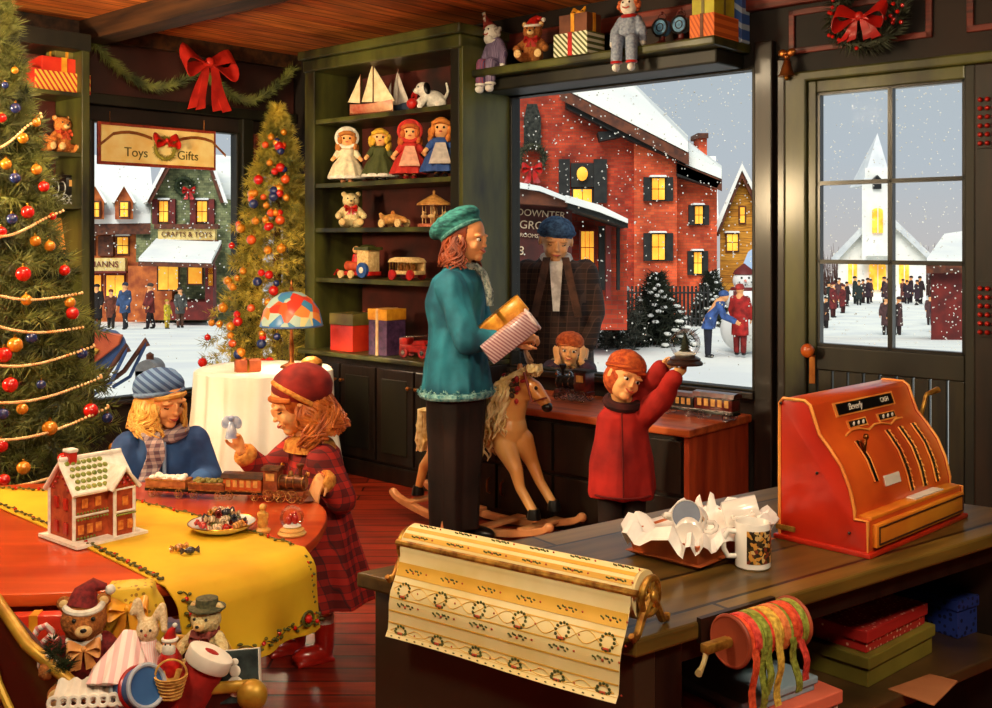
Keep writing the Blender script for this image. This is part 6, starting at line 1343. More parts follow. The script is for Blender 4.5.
mb = MB(); mb.loft([(0, .02, .3, .17, .13, 1), (0, .02, .6, .15, .12, 0), (0, .02, .75, .15, .11, 0), (0, .0, .815, .08, .07, 0)], 32, .04, 6); [mb.caps([a[0], a[1], a[1].lerp(a[2], .4)], [.06, .052, .042], 14) for a in (aL, aR)]; mb.obj('coat', M('plum_coat', (70, 40, 56), (40, 24, 36), 'noise', 8, .85), P6, remesh=.007, sm=3)
mb = MB(); mb.torus((0, 0, .81), .11, .035, 26, 8, (0, -.3, 1)); fuzzball(mb, [(.11*math.cos(a), .11*math.sin(a), .81) for a in (0, .8, 1.6, 2.4, 3.2, 4, 4.8, 5.6)], .045, 50, .02, .004, random.Random(2)); mb.obj('fur_collar', M('pale_fur', (206, 176, 120), (150, 110, 66), 'noise', 40, .9), P6)
mb = MB(); mb.M = HT6 @ Matrix.Scale(hh, 4) @ Matrix.Rotation(-.15, 4, 'X'); mb.ell((0, .05, .22), (.44, .47, .34), 28, 16); mb.M = Matrix(); mb.obj('cap', M('orange_knit_cap', (206, 96, 40)), P6, wr=(.003, 40, (1, 1, 1)))
mb = MB(); mb.M = HT6 @ Matrix.Scale(hh, 4); mb.tube([(-.32, -.2, .14), (-.12, -.32, .16), (.12, -.32, .16), (.32, -.2, .14)], [.05, .05, .05, .05], 8); mb.M = Matrix(); mb.obj('fringe', hg, P6)
# ---------------------------------------------------------------- small figures in the street
def small(u, d, H, coatc, trc, hatc, label, rz=0., group=None, pose=0, cat='person', coat_l=.55):
    c = px(u, 0, d); zg = ground(c.x, d); t = thing('person', label, cat, (c.x, d, zg), rz, group, H); sk = skin
    lean = .25 if pose == 'bend' else 0
    hcx = V((0, -lean*.9, .92-lean*.25)); mb = MB(); mb.ell(hcx, (.055, .065, .072), 14, 10); mb.caps([hcx+V((0, .01, -.05)), V((0, -lean*.6, .80-lean*.15)), V((0, 0, .5))], [.035, .07, .075], 10)
    st = .06 if pose == 'walk' else 0.
    for s_ in (-1, 1): mb.caps([(s_*.045, 0, .5), (s_*.05, -s_*st, .27), (s_*.05, -s_*st*1.6+.02*(pose == 'walk'), .04)], [.055, .042, .03], 8)
    hd = {}
    for s_ in (-1, 1):
        a = [V((s_*.10, -lean*.6, .79-lean*.15)), V((s_*.14, -.02-lean*.8, .63-lean*.2)), V((s_*.13, -.09-lean*1.2, .50))]; 
        if pose == 'reach': a = [V((s_*.10, 0, .79)), V((s_*.13, -.10, .70)), V((s_*.08, -.24, .74))]
        hd[s_] = a; mb.caps(a, [.035, .03, .022], 8)
        mb.M = Matrix(); hand_mb(mb, wristframe(a[2], (a[2]-a[1]), (s_, 0, 0)), .10, .4, -s_)
    mb.obj('body', sk, t, remesh=.014, sm=1)
    def mm(c): return M('cloth_%02x%02x%02x' % c, c, tuple(int(q*.6) for q in c), 'noise', 10, .85)
    mb = MB(); mb.loft([(0, 0, .92-coat_l-.02, .125, .10), (0, -lean*.2, .60, .11, .085), (0, -lean*.6, .74-lean*.15, .12, .08), (0, -lean*.7, .82-lean*.2, .08, .06), (0, -lean*.75, .85-lean*.2, .04, .04)], 18)
    for s_ in (-1, 1): mb.caps([hd[s_][0], hd[s_][1], hd[s_][1].lerp(hd[s_][2], .85)], [.045, .04, .033], 8)
    mb.obj('coat', mm(coatc), t, remesh=.014, sm=1)
    for s_ in (-1, 1):
        mb = MB(); mb.caps([(s_*.045, 0, .48), (s_*.05, -s_*st, .27), (s_*.05, -s_*st*1.6+.02*(pose == 'walk'), .06)], [.062, .05, .04], 8); mb.obj('trouser_leg', mm(trc), t)
        mb = MB(); mb.ell((s_*.05, -s_*st*1.6-.02, .022), (.032, .065, .024), 10, 6); mb.obj('boot', black, t)
    mb = MB(); mb.ell(hcx+V((0, .008, .03)), (.064, .074, .055), 14, 8); mb.obj('hat', mm(hatc), t); return t, hd
small(318*0+97, 39.5, 1.6, (34, 26, 24), (24, 20, 20), (30, 24, 24), 'dark-dressed person standing in front of the lit left shop window', 0, coat_l=.7)
small(111, 36.5, 1.35, (120, 60, 40), (40, 30, 28), (150, 70, 50), 'woman in brown walking on the snow left of the man in blue', .3, pose='walk', coat_l=.62)
small(125, 35, 1.55, (60, 84, 124), (36, 34, 40), (60, 64, 80), 'man in a blue coat walking on the snow before the shops', -.3, pose='walk')
small(150, 36, 1.55, (124, 44, 40), (44, 30, 34), (90, 70, 60), 'person in a dark red coat and pale scarf walking before the shops', -.8, pose='walk')
small(167, 36, 1.0, (226, 196, 50), (206, 170, 50), (220, 180, 60), 'small child dressed all in yellow by the red shop front', 1.2, coat_l=.6)
small(180, 38, 1.45, (90, 90, 84), (110, 70, 50), (70, 60, 50), 'grown-up in a grey coat behind the child in yellow', .8)
small(708, 14.6, .98, (66, 96, 160), (34, 34, 48), (70, 100, 160), 'child in a blue jacket bending down towards the snowman', 1.3, pose='bend', coat_l=.5)
tk, hd = small(740, 14.9, 1.0, (190, 40, 34), (150, 34, 30), (196, 60, 50), 'child in a red coat standing in front of the snowman', 2.6, coat_l=.62)
# snowman
c = px(744, 0, 15.7); sm_ = thing('snowman', 'white snowman with a red hat and scarf behind the child in red', 'snowman', (c.x, 15.7, ground(c.x, 15.7)), -.1, None, .86)
mb = MB(); mb.ell((0, 0, .36), (.40, .40, .40), 24, 16); mb.ell((0, 0, .85), (.30, .30, .28), 24, 16); mb.ell((0, 0, 1.19), .19, 24, 16); mb.obj('body', snowm, sm_)
mb = MB(); mb.lathe([(.17, 1.29), (.19, 1.30), (.16, 1.36), (.06, 1.44), (.01, 1.48)], (0, 0, 0), 20); mb.obj('hat', maroon, sm_); mb = MB(); mb.torus((0, 0, 1.03), .19, .04, 24, 8); mb.grid([[V((-.16+w_, -.24-.04*k*.3, 1.02-.08*k)) for w_ in (-.05, .05)] for k in range(6)]); mb.obj('scarf', maroon, sm_, solid=.02)
mb = MB(); mb.tube([(0, -.17, 1.19), (0, -.32, 1.17)], [.03, .004], 8); mb.obj('carrot_nose', ORN['orange'], sm_); mb = MB(); [mb.ell((x, -.175, 1.24), .02, 8, 6) for x in (-.06, .06)]; [mb.ell((.05*k, -.178, 1.12+.012*k*k), .012, 8, 6) for k in (-2, -1, 0, 1, 2)]; mb.obj('coal_face', black, sm_)
# churchgoers
rd = random.Random(77); cc = [(60, 40, 50), (120, 40, 40), (40, 44, 60), (90, 60, 60), (50, 34, 34), (130, 70, 60), (40, 50, 46)]; cn = {0: 'plum', 1: 'red', 2: 'navy', 3: 'rose-brown', 4: 'dark brown', 5: 'salmon', 6: 'dark green'}
made = {}
for i, (u, d) in enumerate([(829, 60), (833, 52), (839, 62), (843, 56), (847, 64), (855, 68), (859, 66), (863, 69), (868, 68), (871, 70), (884, 68), (888, 66), (891, 69), (903, 70), (907, 68), (911, 70), (917, 66), (920, 68), (826, 44), (886, 40), (893, 38.5), (899, 40), (930, 46), (935, 41), (941, 42), (944, 47)]):
    k = rd.randrange(7); c = px(u, 0, d); zg = ground(c.x, d); far = d > 50
    where = 'in the crowd on the snow before the church' if far else ('in the near group in the middle of the yard' if 880 < u < 900 else ('in the near group by the barn' if u > 920 else 'at the left edge of the door glass'))
    lab = 'churchgoer in a %s coat %s' % (cn[k], where); H = rd.uniform(1.5, 1.78) if far else rd.uniform(1.3, 1.5)
    if k not in made: made[k] = small(u, d, H, cc[k], tuple(int(q*.6) for q in cc[k]), tuple(int(q*.8) for q in cc[k]), lab, rd.uniform(0, 6), 'churchgoers before the white church', coat_l=.66)[0]
    else: dup(made[k], (c.x, d, zg), rd.uniform(0, 6), lab, 'churchgoers before the white church', H)
# ---------------------------------------------------------------- sleigh and mailbox outside the left window
sl = thing('painted_sleigh', 'blue and orange painted sleigh on the snow just outside the left window', 'sleigh', (0, 0, 0))
def L(u, v, d): return px(u, v, d)
hullb = M('sleigh_blue', (60, 84, 130), (36, 54, 90), 'noise', 4, .5); hullo = M('sleigh_orange', (206, 96, 50), (170, 66, 30), 'noise', 4, .5)
D9 = 9.4
A = [L(*q, D9) for q in ((60, 336), (92, 330), (124, 336), (127, 344), (112, 364), (96, 378), (60, 386))]; mb = MB(); mb.hull(A, [p+V((-.25, .55, 0)) for p in A]); mb.obj('hull', hullb, sl, smooth=False, bevel=.02)
A = [L(*q, D9-.04) for q in ((60, 332), (92, 330), (122, 335), (118, 345), (96, 362), (60, 368))]; mb = MB(); mb.hull(A, [p+V((0, .05, 0)) for p in A]); o = mb.obj('side_panel', hullo, sl, smooth=False, bevel=.01); o['label'] = 'orange side panel'
A = [L(*q, D9-.07) for q in ((60, 345), (86, 344), (98, 350), (88, 364), (60, 372))]; mb = MB(); mb.hull(A, [p+V((0, .03, 0)) for p in A]); mb.obj('painted_motif', M('sleigh_yellow', (226, 176, 60), (200, 140, 40), 'noise', 4, .5), sl, smooth=False)
for dy in (0, .5):
    mb = MB(); mb.tube([L(60, 394, D9-.25)+V((0, dy, 0)), L(88, 390, D9-.25)+V((0, dy, 0)), L(104, 378, D9-.25)+V((0, dy, 0)), L(118, 358, D9-.25)+V((0, dy, 0)), L(127, 345, D9-.25)+V((0, dy, 0)), L(129, 352, D9-.25)+V((0, dy, 0))], .022, 8); mb.obj('runner', browntrim, sl)
    mb = MB(); mb.tube([L(92, 395, D9-.25)+V((0, dy, 0)), L(110, 384, D9-.25)+V((0, dy, 0)), L(128, 347, D9-.25)+V((0, dy, 0))], .016, 8); mb.obj('runner_brace', hullb, sl)
mb = MB(); mb.ell(L(90, 328, D9+.1), (.09, .08, .07), 14, 10); mb.obj('bundle', hullb, sl)
c = px(150, 0, 8.4); t = thing('grey_mailbox', 'rounded grey letter box on a brown post outside behind the blond child', 'mailbox', (c.x, 8.4, -.1)); mb = MB(); mb.box(-.03, .03, -.03, .03, 0, .55); mb.obj('post', browntrim, t, smooth=False); mb = MB(); mb.tube([(0, -.1, .58), (0, .12, .58)], .085, 20); mb.box(-.085, .085, -.1, .12, .48, .58); mb.obj('box', M('grey_tin', (150, 150, 150), (110, 110, 114), 'noise', 9, .5), t); mb = MB(); mb.lathe([(.03, .66), (.03, .70), (.001, .72)], (0, 0, 0), 12); mb.obj('flag_knob', browntrim, t)
# ================================================================ rocking horse
yh = YR; hm = room(-3.75, 4.10); hl = 1.03; off_ = .13
RHs = thing('rocking_horse', 'honey-coloured wooden rocking horse with blond mane behind the woman', 'rocking horse', (hm.x, hm.y, 0), yh)
hw = M('horse_wood', (244, 186, 108), (210, 132, 62), 'noise', 4, .4, coat=.4, stretch=(1, 1, .5)); hd_ = hl/2
def X(u, v, y=0.):   # pixel -> local x,z on the plane y of the horse
    k = (u-496)/F; c_, s_ = math.cos(yh), math.sin(yh); ox = hm.x-y*s_; oy = hm.y+y*c_
    # point ox+c t = k (oy + s t)
    t_ = (k*oy-ox)/(c_-k*s_); d = oy+s_*t_; return V((t_, y, EYE-(v-HOR)*d/F))
mb = MB(); YN = 0.
ch_ = X(508, 425); mb.caps([X(448, 424), X(478, 428), X(508, 428)], [.105, .10, .10], 20)
mb.caps([X(505, 428), X(512, 408), X(520, 388)], [.095, .075, .06], 18)
mb.caps([X(522, 384), X(534, 389), X(545, 402)], [.058, .045, .030], 16); mb.ell(X(528, 392), (.05, .035, .045), 14, 10)
for y, q in ((-.07, ((505, 446), (516, 470), (520, 488), (533, 511))), (.07, ((522, 440), (532, 462), (540, 482), (552, 502)))): mb.caps([X(*q[0], y*.6), X(*q[1], y), X(*q[2], y), X(*q[3], y)], [.062, .036, .026, .024], 14)
for y, q in ((-.07, ((444, 432), (434, 456), (424, 466), (419, 486))), (.07, ((452, 432), (446, 458), (438, 470), (436, 486)))): mb.caps([X(*q[0], y*.6), X(*q[1], y), X(*q[2], y), X(*q[3], y)], [.075, .045, .028, .022], 14)
mb.ell(X(519, 369, -.03), (.014, .010, .034), 10, 8); mb.ell(X(521, 369, .03), (.014, .010, .034), 10, 8)
mb.obj('body', hw, RHs, remesh=.007, sm=4)
for q, y in (((534, 513), -.07), ((554, 504), .07), ((418, 489), -.07), ((436, 489), .07)): mb = MB(); c_ = X(*q, y); mb.lathe([(.036, -.03), (.032, .0), (.026, .02)], c_, 16); mb.obj('hoof', black, RHs)
mb = MB(); mb.ell(X(547, 407), (.03, .028, .026), 14, 10); mb.obj('muzzle', black, RHs)
for y in (-1, 1): mb = MB(); mb.ell(X(536, 388, y*.036), (.011, .007, .010), 10, 8); mb.obj('eye', eyem, RHs)
mane = M('mane_blond', (250, 232, 176), (206, 166, 90), 'noise', 24, .6, bump=.4)
mb = MB(); rd = random.Random(6)
for i in range(150):
    t_ = i/149; a = X(530, 370).lerp(X(500, 398), t_)+V((rd.uniform(-.015, .015), rd.uniform(-.05, .05), .012)); b = a+V((-.05-.05*rd.random(), rd.uniform(-.05, .0)-.03, -.05)); c_ = b+V((-.02+rd.uniform(-.03, .02), -.02+rd.uniform(-.02, .02), -.13-.10*rd.random())); e = c_+V((rd.uniform(-.03, .03), 0, -.06)); W_ = [a, b, b.lerp(c_, .5), c_, e]; ph_ = rd.random()*6; C_ = []
    for q_ in range(17):
        x_ = q_/4; i_ = min(int(x_), 3); C_.append(W_[i_].lerp(W_[i_+1], x_-i_)+V((.010*math.sin(ph_+q_*1.3), .010*math.cos(ph_+q_*1.3), 0)))
    mb.tube(C_, [.009]*12+[.008, .007, .006, .005, .003], 6)
for i in range(16): a = X(532, 368)+V((rd.uniform(-.02, .02), rd.uniform(-.03, .03), .0)); mb.tube([a, a+V((.022, rd.uniform(-.02, .02), .012)), a+V((.036, rd.uniform(-.03, .03), -.012)), a+V((.03, rd.uniform(-.03, .03), -.036))], [.012, .012, .010, .005], 8)
mb.obj('mane', mane, RHs)
mb = MB()
for i in range(34): a = X(431, 410)+V((0, rd.uniform(-.03, .03), 0)); mb.tube([a, a+V((-.04, rd.uniform(-.02, .02), .0)), a+V((-.06+rd.uniform(-.02, .02), rd.uniform(-.03, .03), -.09)), a+V((-.05+rd.uniform(-.03, .03), 0, -.17)), a+V((-.07+rd.uniform(-.02, .02), 0, -.23))], [.010, .016, .018, .014, .004], 6)
mb.obj('tail', mane, RHs)
mb = MB(); mb.caps([X(452, 405), X(480, 408)], [.05, .05], 16); sd = mb.obj('saddle', M('saddle_red', (170, 34, 30), (110, 18, 18), 'noise', 9, .6), RHs)
flw = MB(); lf = MB()
for i in range(44):
    c_ = X(513, 384, -.05)+V((rd.gauss(0, .030), rd.uniform(-.03, .02), rd.gauss(0, .034))); (flw if i % 2 else lf).ell(c_, (.015, .010, .013), 8, 6, (rd.random()*3, rd.random()*3, 0))
flw.obj('flowers', M('flower_red', (196, 50, 50), (150, 24, 34), 'noise', 20, .6), RHs); lf.obj('leaves', M('leaf_dark', (96, 60, 40), (50, 40, 26), 'noise', 20, .6), RHs)
mb = MB(); mb.tube([X(545, 398, -.034), X(532, 402, -.05), X(524, 372, -.05)], .006, 6); mb.tube([X(546, 398, -.03), X(546, 398, .03)], .006, 6); mb.obj('bridle', M('bridle_red', (150, 50, 30), (100, 30, 20), 'noise', 9, .5), RHs)
rk = M('rocker_wood', (226, 160, 104), (186, 116, 66), 'noise', 6, .4, coat=.4)
for y in (-off_, off_):
    mb = MB(); K = 24; P = []
    for k in range(K+1): t_ = -1+2*k/K; P.append((t_*(hd_+.03), .012+.085*t_*t_+(.01 if abs(t_) > .97 else 0)))
    A = [(x, z) for x, z in P]+[(x, z+.038) for x, z in reversed(P)]; mb2 = MB()
    for k in range(K): mb2.hull([(P[k][0], y-.02, P[k][1]), (P[k][0], y+.02, P[k][1]), (P[k][0], y+.02, P[k][1]+.036), (P[k][0], y-.02, P[k][1]+.036)], [(P[k+1][0], y-.02, P[k+1][1]), (P[k+1][0], y+.02, P[k+1][1]), (P[k+1][0], y+.02, P[k+1][1]+.036), (P[k+1][0], y-.02, P[k+1][1]+.036)])
    for e in (P[0], P[-1]): mb2.ell((e[0], y, e[1]+.02), (.028, .022, .024), 14, 10)
    mb2.obj('rocker', rk, RHs, remesh=.005, sm=3)
for xx in (-.36, -.12, .12, .34): mb = MB(); zz = .035+.085*(xx/(hd_+.03))**2; mb.box(xx*hd_/.45-.03, xx*hd_/.45+.03, -off_-.02, off_+.02, zz+.012, zz+.03); mb.obj('cross_slat', rk, RHs, bevel=.004)
# ================================================================ toys
furb = M('teddy_brown', (176, 110, 50), (136, 78, 34), 'noise', 26, .95, bump=.8); furc = M('teddy_cream', (232, 214, 160), (206, 180, 124), 'noise', 26, .95, bump=.8); furo = M('teddy_orange', (214, 138, 62), (180, 100, 42), 'noise', 26, .95, bump=.8); padm = M('teddy_pad', (230, 200, 140), (200, 160, 100), 'noise', 20, .9)
def teddy(loc, s, rz, label, fur, group=None, scarf=None, hat=None, rot=None, hatc=None, cat='teddy bear'):
    t = thing('teddy_bear', label, cat, loc, rz, group, s, rot=rot)
    mb = MB(); mb.ell((0, 0, .30), (.21, .19, .29), 20, 14); mb.ell((0, -.03, .70), (.215, .195, .19), 22, 14)
    for k in (-1, 1):
        mb.ell((k*.18, 0, .86), (.075, .04, .075), 14, 10); mb.caps([(k*.18, -.02, .46), (k*.30, -.10, .34), (k*.32, -.20, .30)], [.085, .08, .085], 12); mb.caps([(k*.12, -.08, .12), (k*.20, -.30, .11), (k*.22, -.40, .14)], [.12, .10, .10], 14)
    mb.ell((0, -.20, .655), (.10, .08, .08), 14, 10); mb.obj('body', fur, t, remesh=.022, sm=2)
    for k in (-1, 1):
        mb = MB(); mb.ell((k*.225, -.495, .15), (.08, .025, .09), 14, 8); mb.obj('foot_pad', padm, t); mb = MB(); mb.ell((k*.085, -.205, .745), .022, 10, 8); mb.obj('eye', black, t)
        mb = MB(); mb.ell((k*.18, -.035, .86), (.045, .012, .045), 12, 8); mb.obj('inner_ear', padm, t)
    mb = MB(); mb.ell((0, -.245, .65), (.08, .055, .06), 14, 10); mb.obj('muzzle', padm, t); mb = MB(); mb.ell((0, -.298, .675), (.03, .018, .022), 10, 8); mb.obj('nose', black, t)
    if scarf:
        mb = MB(); mb.torus((0, -.02, .535), .15, .04, 26, 8, (0, -.2, 1)); mb.obj('neck_ribbon', scarf, t); bow(t, (0, -.2, .50), .15, scarf, tl=1.1)
    if hat == 'santa':
        hc_ = hatc or redp; mb = MB(); mb.tube([(0, .0, .82), (.02, .02, .93), (.10, .03, 1.0), (.2, .0, .98)], [.17, .12, .07, .03], 16); mb.obj('hat', hc_, t); mb = MB(); mb.torus((0, -.02, .83), .165, .035, 28, 8, (0, -.2, 1)); mb.ell((.24, -.01, .95), .05, 12, 8); mb.obj('hat_fur', white, t)
    if hat == 'brim':
        mb = MB(); mb.lathe([(.26, .84), (.26, .86), (.16, .88), (.15, .98), (.001, 1.0)], (0, 0, 0), 24); mb.obj('hat', hatc, t)
    return t
def doll(loc, s, rz, label, dressc, hairc, bonnetc=None, apron=None, hemc=None, group=None, bootc=None):
    t = thing('doll', label, 'doll', loc, rz, group, s)
    mb = MB(); mb.ell((0, 0, .80), (.15, .14, .16), 20, 14); mb.caps([(0, 0, .66), (0, 0, .45)], [.06, .12], 14); mb.ell((0, -.14, .79), (.018, .02, .018), 8, 6)
    for k in (-1, 1): mb.caps([(k*.12, 0, .58), (k*.22, -.05, .47), (k*.26, -.10, .42)], [.05, .04, .04], 10); mb.caps([(k*.07, 0, .3), (k*.07, 0, .05)], [.05, .045], 10)
    mb.obj('body', skinc, t, remesh=.02, sm=1)
    def mm(c): return c if isinstance(c, bpy.types.Material) else M('fabric_%02x%02x%02x' % c, c, tuple(int(q*.85) for q in c), 'noise', 12, .8)
    mb = MB(); mb.lathe([(.33, .09), (.33, .12), (.24, .34), (.14, .48), (.15, .60), (.07, .66)], (0, 0, 0), 44, fold=0); 
    for i, v in enumerate(mb.v):
        if v.z < .4: a = math.atan2(v.y, v.x); f = 1+.08*math.sin(a*10); mb.v[i] = V((v.x*f, v.y*f, v.z))
    mb.obj('dress', mm(dressc), t)
    mb = MB(); [mb.caps([(k*.12, 0, .59), (k*.2, -.04, .49)], [.07, .055], 10) for k in (-1, 1)]; mb.obj('sleeve', mm(dressc), t)
    if hemc: mb = MB(); mb.torus((0, 0, .10), .32, .035, 44, 8); mb.obj('hem', mm(hemc), t)
    if apron: mb = MB(); mb.grid([[V((x*(.08+.10*k/5), -(.13+.19*k/5)-.02, .56-.07*k)) for x in (-1, -.5, 0, .5, 1)] for k in range(6)]); mb.obj('apron', mm(apron), t, solid=.01)
    mb = MB(); rd = random.Random(int(s*1000)); mb.ell((0, .04, .83), (.165, .15, .165), 18, 12)
    for i in range(22): a = .8+(2*PI-1.6)*i/21; mb.ell((.17*math.sin(a), -.16*math.cos(a)+.02, .70+rd.uniform(-.08, .1)), (.05, .05, .075), 8, 6)
    mb.tube([(-.13, -.07, .88), (-.05, -.14, .91), (.05, -.14, .91), (.13, -.07, .88)], .04, 8); mb.obj('hair', mm(hairc), t)
    if bonnetc: mb = MB(); mb.ell((0, .06, .86), (.19, .15, .18), 20, 12); mb.torus((0, -.03, .83), .19, .035, 28, 8, (0, -1, .3)); mb.obj('bonnet', mm(bonnetc), t)
    for k in (-1, 1):
        mb = MB(); mb.ell((k*.055, -.135, .81), (.02, .012, .022), 8, 6); mb.obj('eye', eyem, t); mb = MB(); mb.ell((k*.07, -.04, .035), (.05, .09, .035), 12, 8); mb.obj('shoe', mm(bootc or (40, 30, 30)), t)
    mb = MB(); mb.ell((0, -.14, .745), (.03, .01, .012), 8, 6); mb.obj('mouth', lipm, t); return t
def shp(u, b, z): return room(a_of(u, b), b, z)
B_ = 4.62
# --- sailing boats and puppy, top shelf
def boat(loc, s, rz, label, hullc, sailc):
    t = thing('toy_sailboat', label, 'toy boat', loc, rz, 'toy sailing boats on the top shelf', s); mb = MB(); G = []
    for i in range(13):
        x = -.5+i/12; w = .11*(1-(2*x)**2)**.6 if abs(x) < .5 else 0; zt = .20+.10*(2*x)**2*(1 if x > 0 else .8)*.5; G.append([(x*1.0, y*w, z) for y, z in ((-1, zt), (-.85, .12), (0, .05), (.85, .12), (1, zt))])
    mb.grid(G); mb.obj('hull', hullc, t, solid=.015); mb = MB(); mb.grid([[(x_, y_*.09*(1-(2*x_)**2)**.6 if abs(x_) < .5 else 0, .19) for y_ in (-1, 0, 1)] for x_ in [-.48+.08*i for i in range(13)]]); mb.obj('deck', orangewood, t, solid=.01)
    for mx_, h_ in ((.05, .95), (-.25, .75)): mb = MB(); mb.tube([(mx_, 0, .08), (mx_, 0, h_)], .010, 6); mb.obj('mast', browntrim, t)
    def sail(pts): mb = MB(); A = [V(p) for p in pts]; mb.grid([[A[0].lerp(A[1], j/5).lerp(A[2], i/5)+V((0, -.05*math.sin(PI*i/5)*math.sin(PI*j/5), 0)) for j in range(6)] for i in range(6)]); mb.obj('sail', sailc, t, solid=.006)
    sail([(.03, 0, .24), (-.22, 0, .26), (.05, 0, .93)]); sail([(-.27, 0, .24), (-.55, 0, .28), (-.25, 0, .73)]); sail([(.07, 0, .24), (.55, 0, .22), (.07, 0, .85)])
    mb = MB(); mb.tube([(-.5, 0, .06), (.5, 0, .06)], .02, 6); mb.box(-.15, .15, -.06, .06, 0, .05); mb.obj('stand', browntrim, t); return t
sailm = M('sail_cream', (238, 224, 186), (216, 196, 150), 'noise', 8, .8)
boat(shp(371, 4.60, 2.30), .37, YR+.1, 'cream-sailed toy boat with a white and red hull, nearest on the top shelf', M('hull_white', (224, 180, 140), (180, 70, 50), 'noise', 3, .4), sailm)
boat(shp(397, 4.76, 2.30), .33, YR-.3, 'toy boat with pale sails and a dark blue hull, behind the cream-sailed one', M('hull_blue', (50, 62, 84), (30, 36, 52), 'noise', 3, .4), M('sail_pale', (214, 206, 196), (186, 176, 166), 'noise', 8, .8))
t = thing('puppy_toy', 'sitting white toy puppy with black ears and a red ball on the top shelf', 'toy dog', shp(429, 4.62, 2.30), YR-.3, sc=.2)
mb = MB(); mb.ell((.05, .1, .32), (.3, .4, .28), 20, 12); mb.ell((-.02, -.2, .62), (.24, .22, .22), 20, 12); mb.ell((-.02, -.4, .55), (.12, .13, .1), 14, 10)
for k in (-1, 1): mb.caps([(k*.18, -.2, .3), (k*.2, -.42, .07)], [.1, .09], 10); mb.caps([(k*.25+.05, .3, .2), (k*.3+.05, .1, .08)], [.14, .09], 10)
mb.caps([(.15, .45, .3), (.4, .45, .55), (.38, .4, .8)], [.06, .05, .04], 8); mb.obj('body', white, t, remesh=.03, sm=2)
for k in (-1, 1): mb = MB(); mb.ell((k*.24-.02, -.18, .62), (.07, .12, .2), 12, 8, (0, -k*.3, 0)); mb.obj('ear', black, t); mb = MB(); mb.ell((k*.09-.02, -.405, .67), .03, 8, 6); mb.obj('eye', black, t)
mb = MB(); mb.ell((-.02, -.53, .58), (.05, .03, .035), 10, 6); mb.obj('nose', black, t); mb = MB(); mb.ell((-.12, -.52, .17), .17, 18, 12); mb.obj('ball', redp, t); bow(t, (-.3, -.3, .5), .2, redp)
# --- dolls, second shelf
gdolls = 'dolls on the second shelf'
doll(shp(347, 4.60, 1.875), .36, .12, 'doll in a white dress and white frilled bonnet, leftmost of the dolls', (240, 226, 190), (196, 120, 50), (246, 238, 220), hemc=(246, 240, 226), group=gdolls, bootc=(206, 140, 100))
doll(shp(380, 4.60, 1.875), .345, .1, 'blond doll in a dark green dress with white fur hem, second from the left', (70, 76, 34), (226, 176, 50), None, hemc=(240, 234, 220), group=gdolls)
doll(shp(410, 4.58, 1.875), .36, .05, 'doll in a red hooded cloak and pink apron, third from the left', (196, 44, 34), (200, 100, 40), (206, 50, 40), apron=(236, 170, 140), group=gdolls, bootc=(190, 40, 34))
doll(shp(441, 4.58, 1.875), .37, .0, 'doll with orange curls and a blue dress, rightmost of the dolls', (50, 84, 150), (220, 130, 50), None, apron=(200, 190, 180), group=gdolls).rotation_euler
# --- third shelf
teddy(shp(351, 4.64, 1.58), .26, .15, 'cream teddy bear with a red ribbon at the left of the third shelf', furc, scarf=redp)
t = thing('wooden_racer', 'golden wooden toy racing car with a driver on the third shelf', 'toy car', shp(394, 4.62, 1.58), YR, sc=.2)
wdg = M('golden_wood', (216, 160, 84), (160, 100, 44), 'noise', 8, .45, coat=.3)
mb = MB(); mb.tube([(-.6, 0, .2), (-.45, 0, .24), (0, 0, .27), (.45, 0, .22), (.62, 0, .18)], [.05, .15, .17, .11, .04], 18); mb.obj('body', wdg, t); mb = MB(); mb.ell((-.05, 0, .45), (.07, .07, .08), 12, 8); mb.obj('driver', furo, t)
for x in (-.38, .38):
    for k in (-1, 1): mb = MB(); mb.tube([(x, k*.16, .13), (x, k*.22, .13)], .13, 18); mb.obj('wheel', padm, t)
mb = MB(); mb.prism([(-.6, .2), (-.4, .35), (-.62, .48), (-.7, .44)], -.02, .02); mb.obj('tail_fin', wdg, t)
t = thing('toy_carousel', 'small golden toy carousel at the right of the third shelf beside the woman\'s hat', 'toy carousel', shp(434, 4.62, 1.58), YR, sc=.2)
crl = M('carousel_pink', (206, 120, 84), (160, 70, 50), 'noise', 12, .5); mb = MB(); mb.lathe([(.5, 0), (.5, .08), (.46, .1)], (0, 0, 0), 28); mb.obj('platform', crl, t); mb = MB(); mb.lathe([(.54, .66), (.52, .72), (.25, .88), (.04, 1.0), (.04, 1.1), (.001, 1.14)], (0, 0, 0), 24, fold=.04, k=12); mb.obj('canopy', wdg, t); mb = MB(); mb.tube([(0, 0, .08), (0, 0, .7)], .06, 10); mb.obj('centre_post', wdg, t)
for i in range(6): a = i*PI/3; c_ = V((.36*math.cos(a), .36*math.sin(a), 0)); mb = MB(); mb.tube([c_+V((0, 0, .1)), c_+V((0, 0, .68))], .016, 6); mb.ell(c_+V((0, 0, .32)), (.11, .05, .06), 10, 6, (0, 0, a+PI/2)); mb.caps([c_+V((-.09*math.sin(a), .09*math.cos(a), .34)), c_+V((-.13*math.sin(a), .13*math.cos(a), .45))], [.04, .03], 8); mb.obj('horse_on_pole', padm, t)
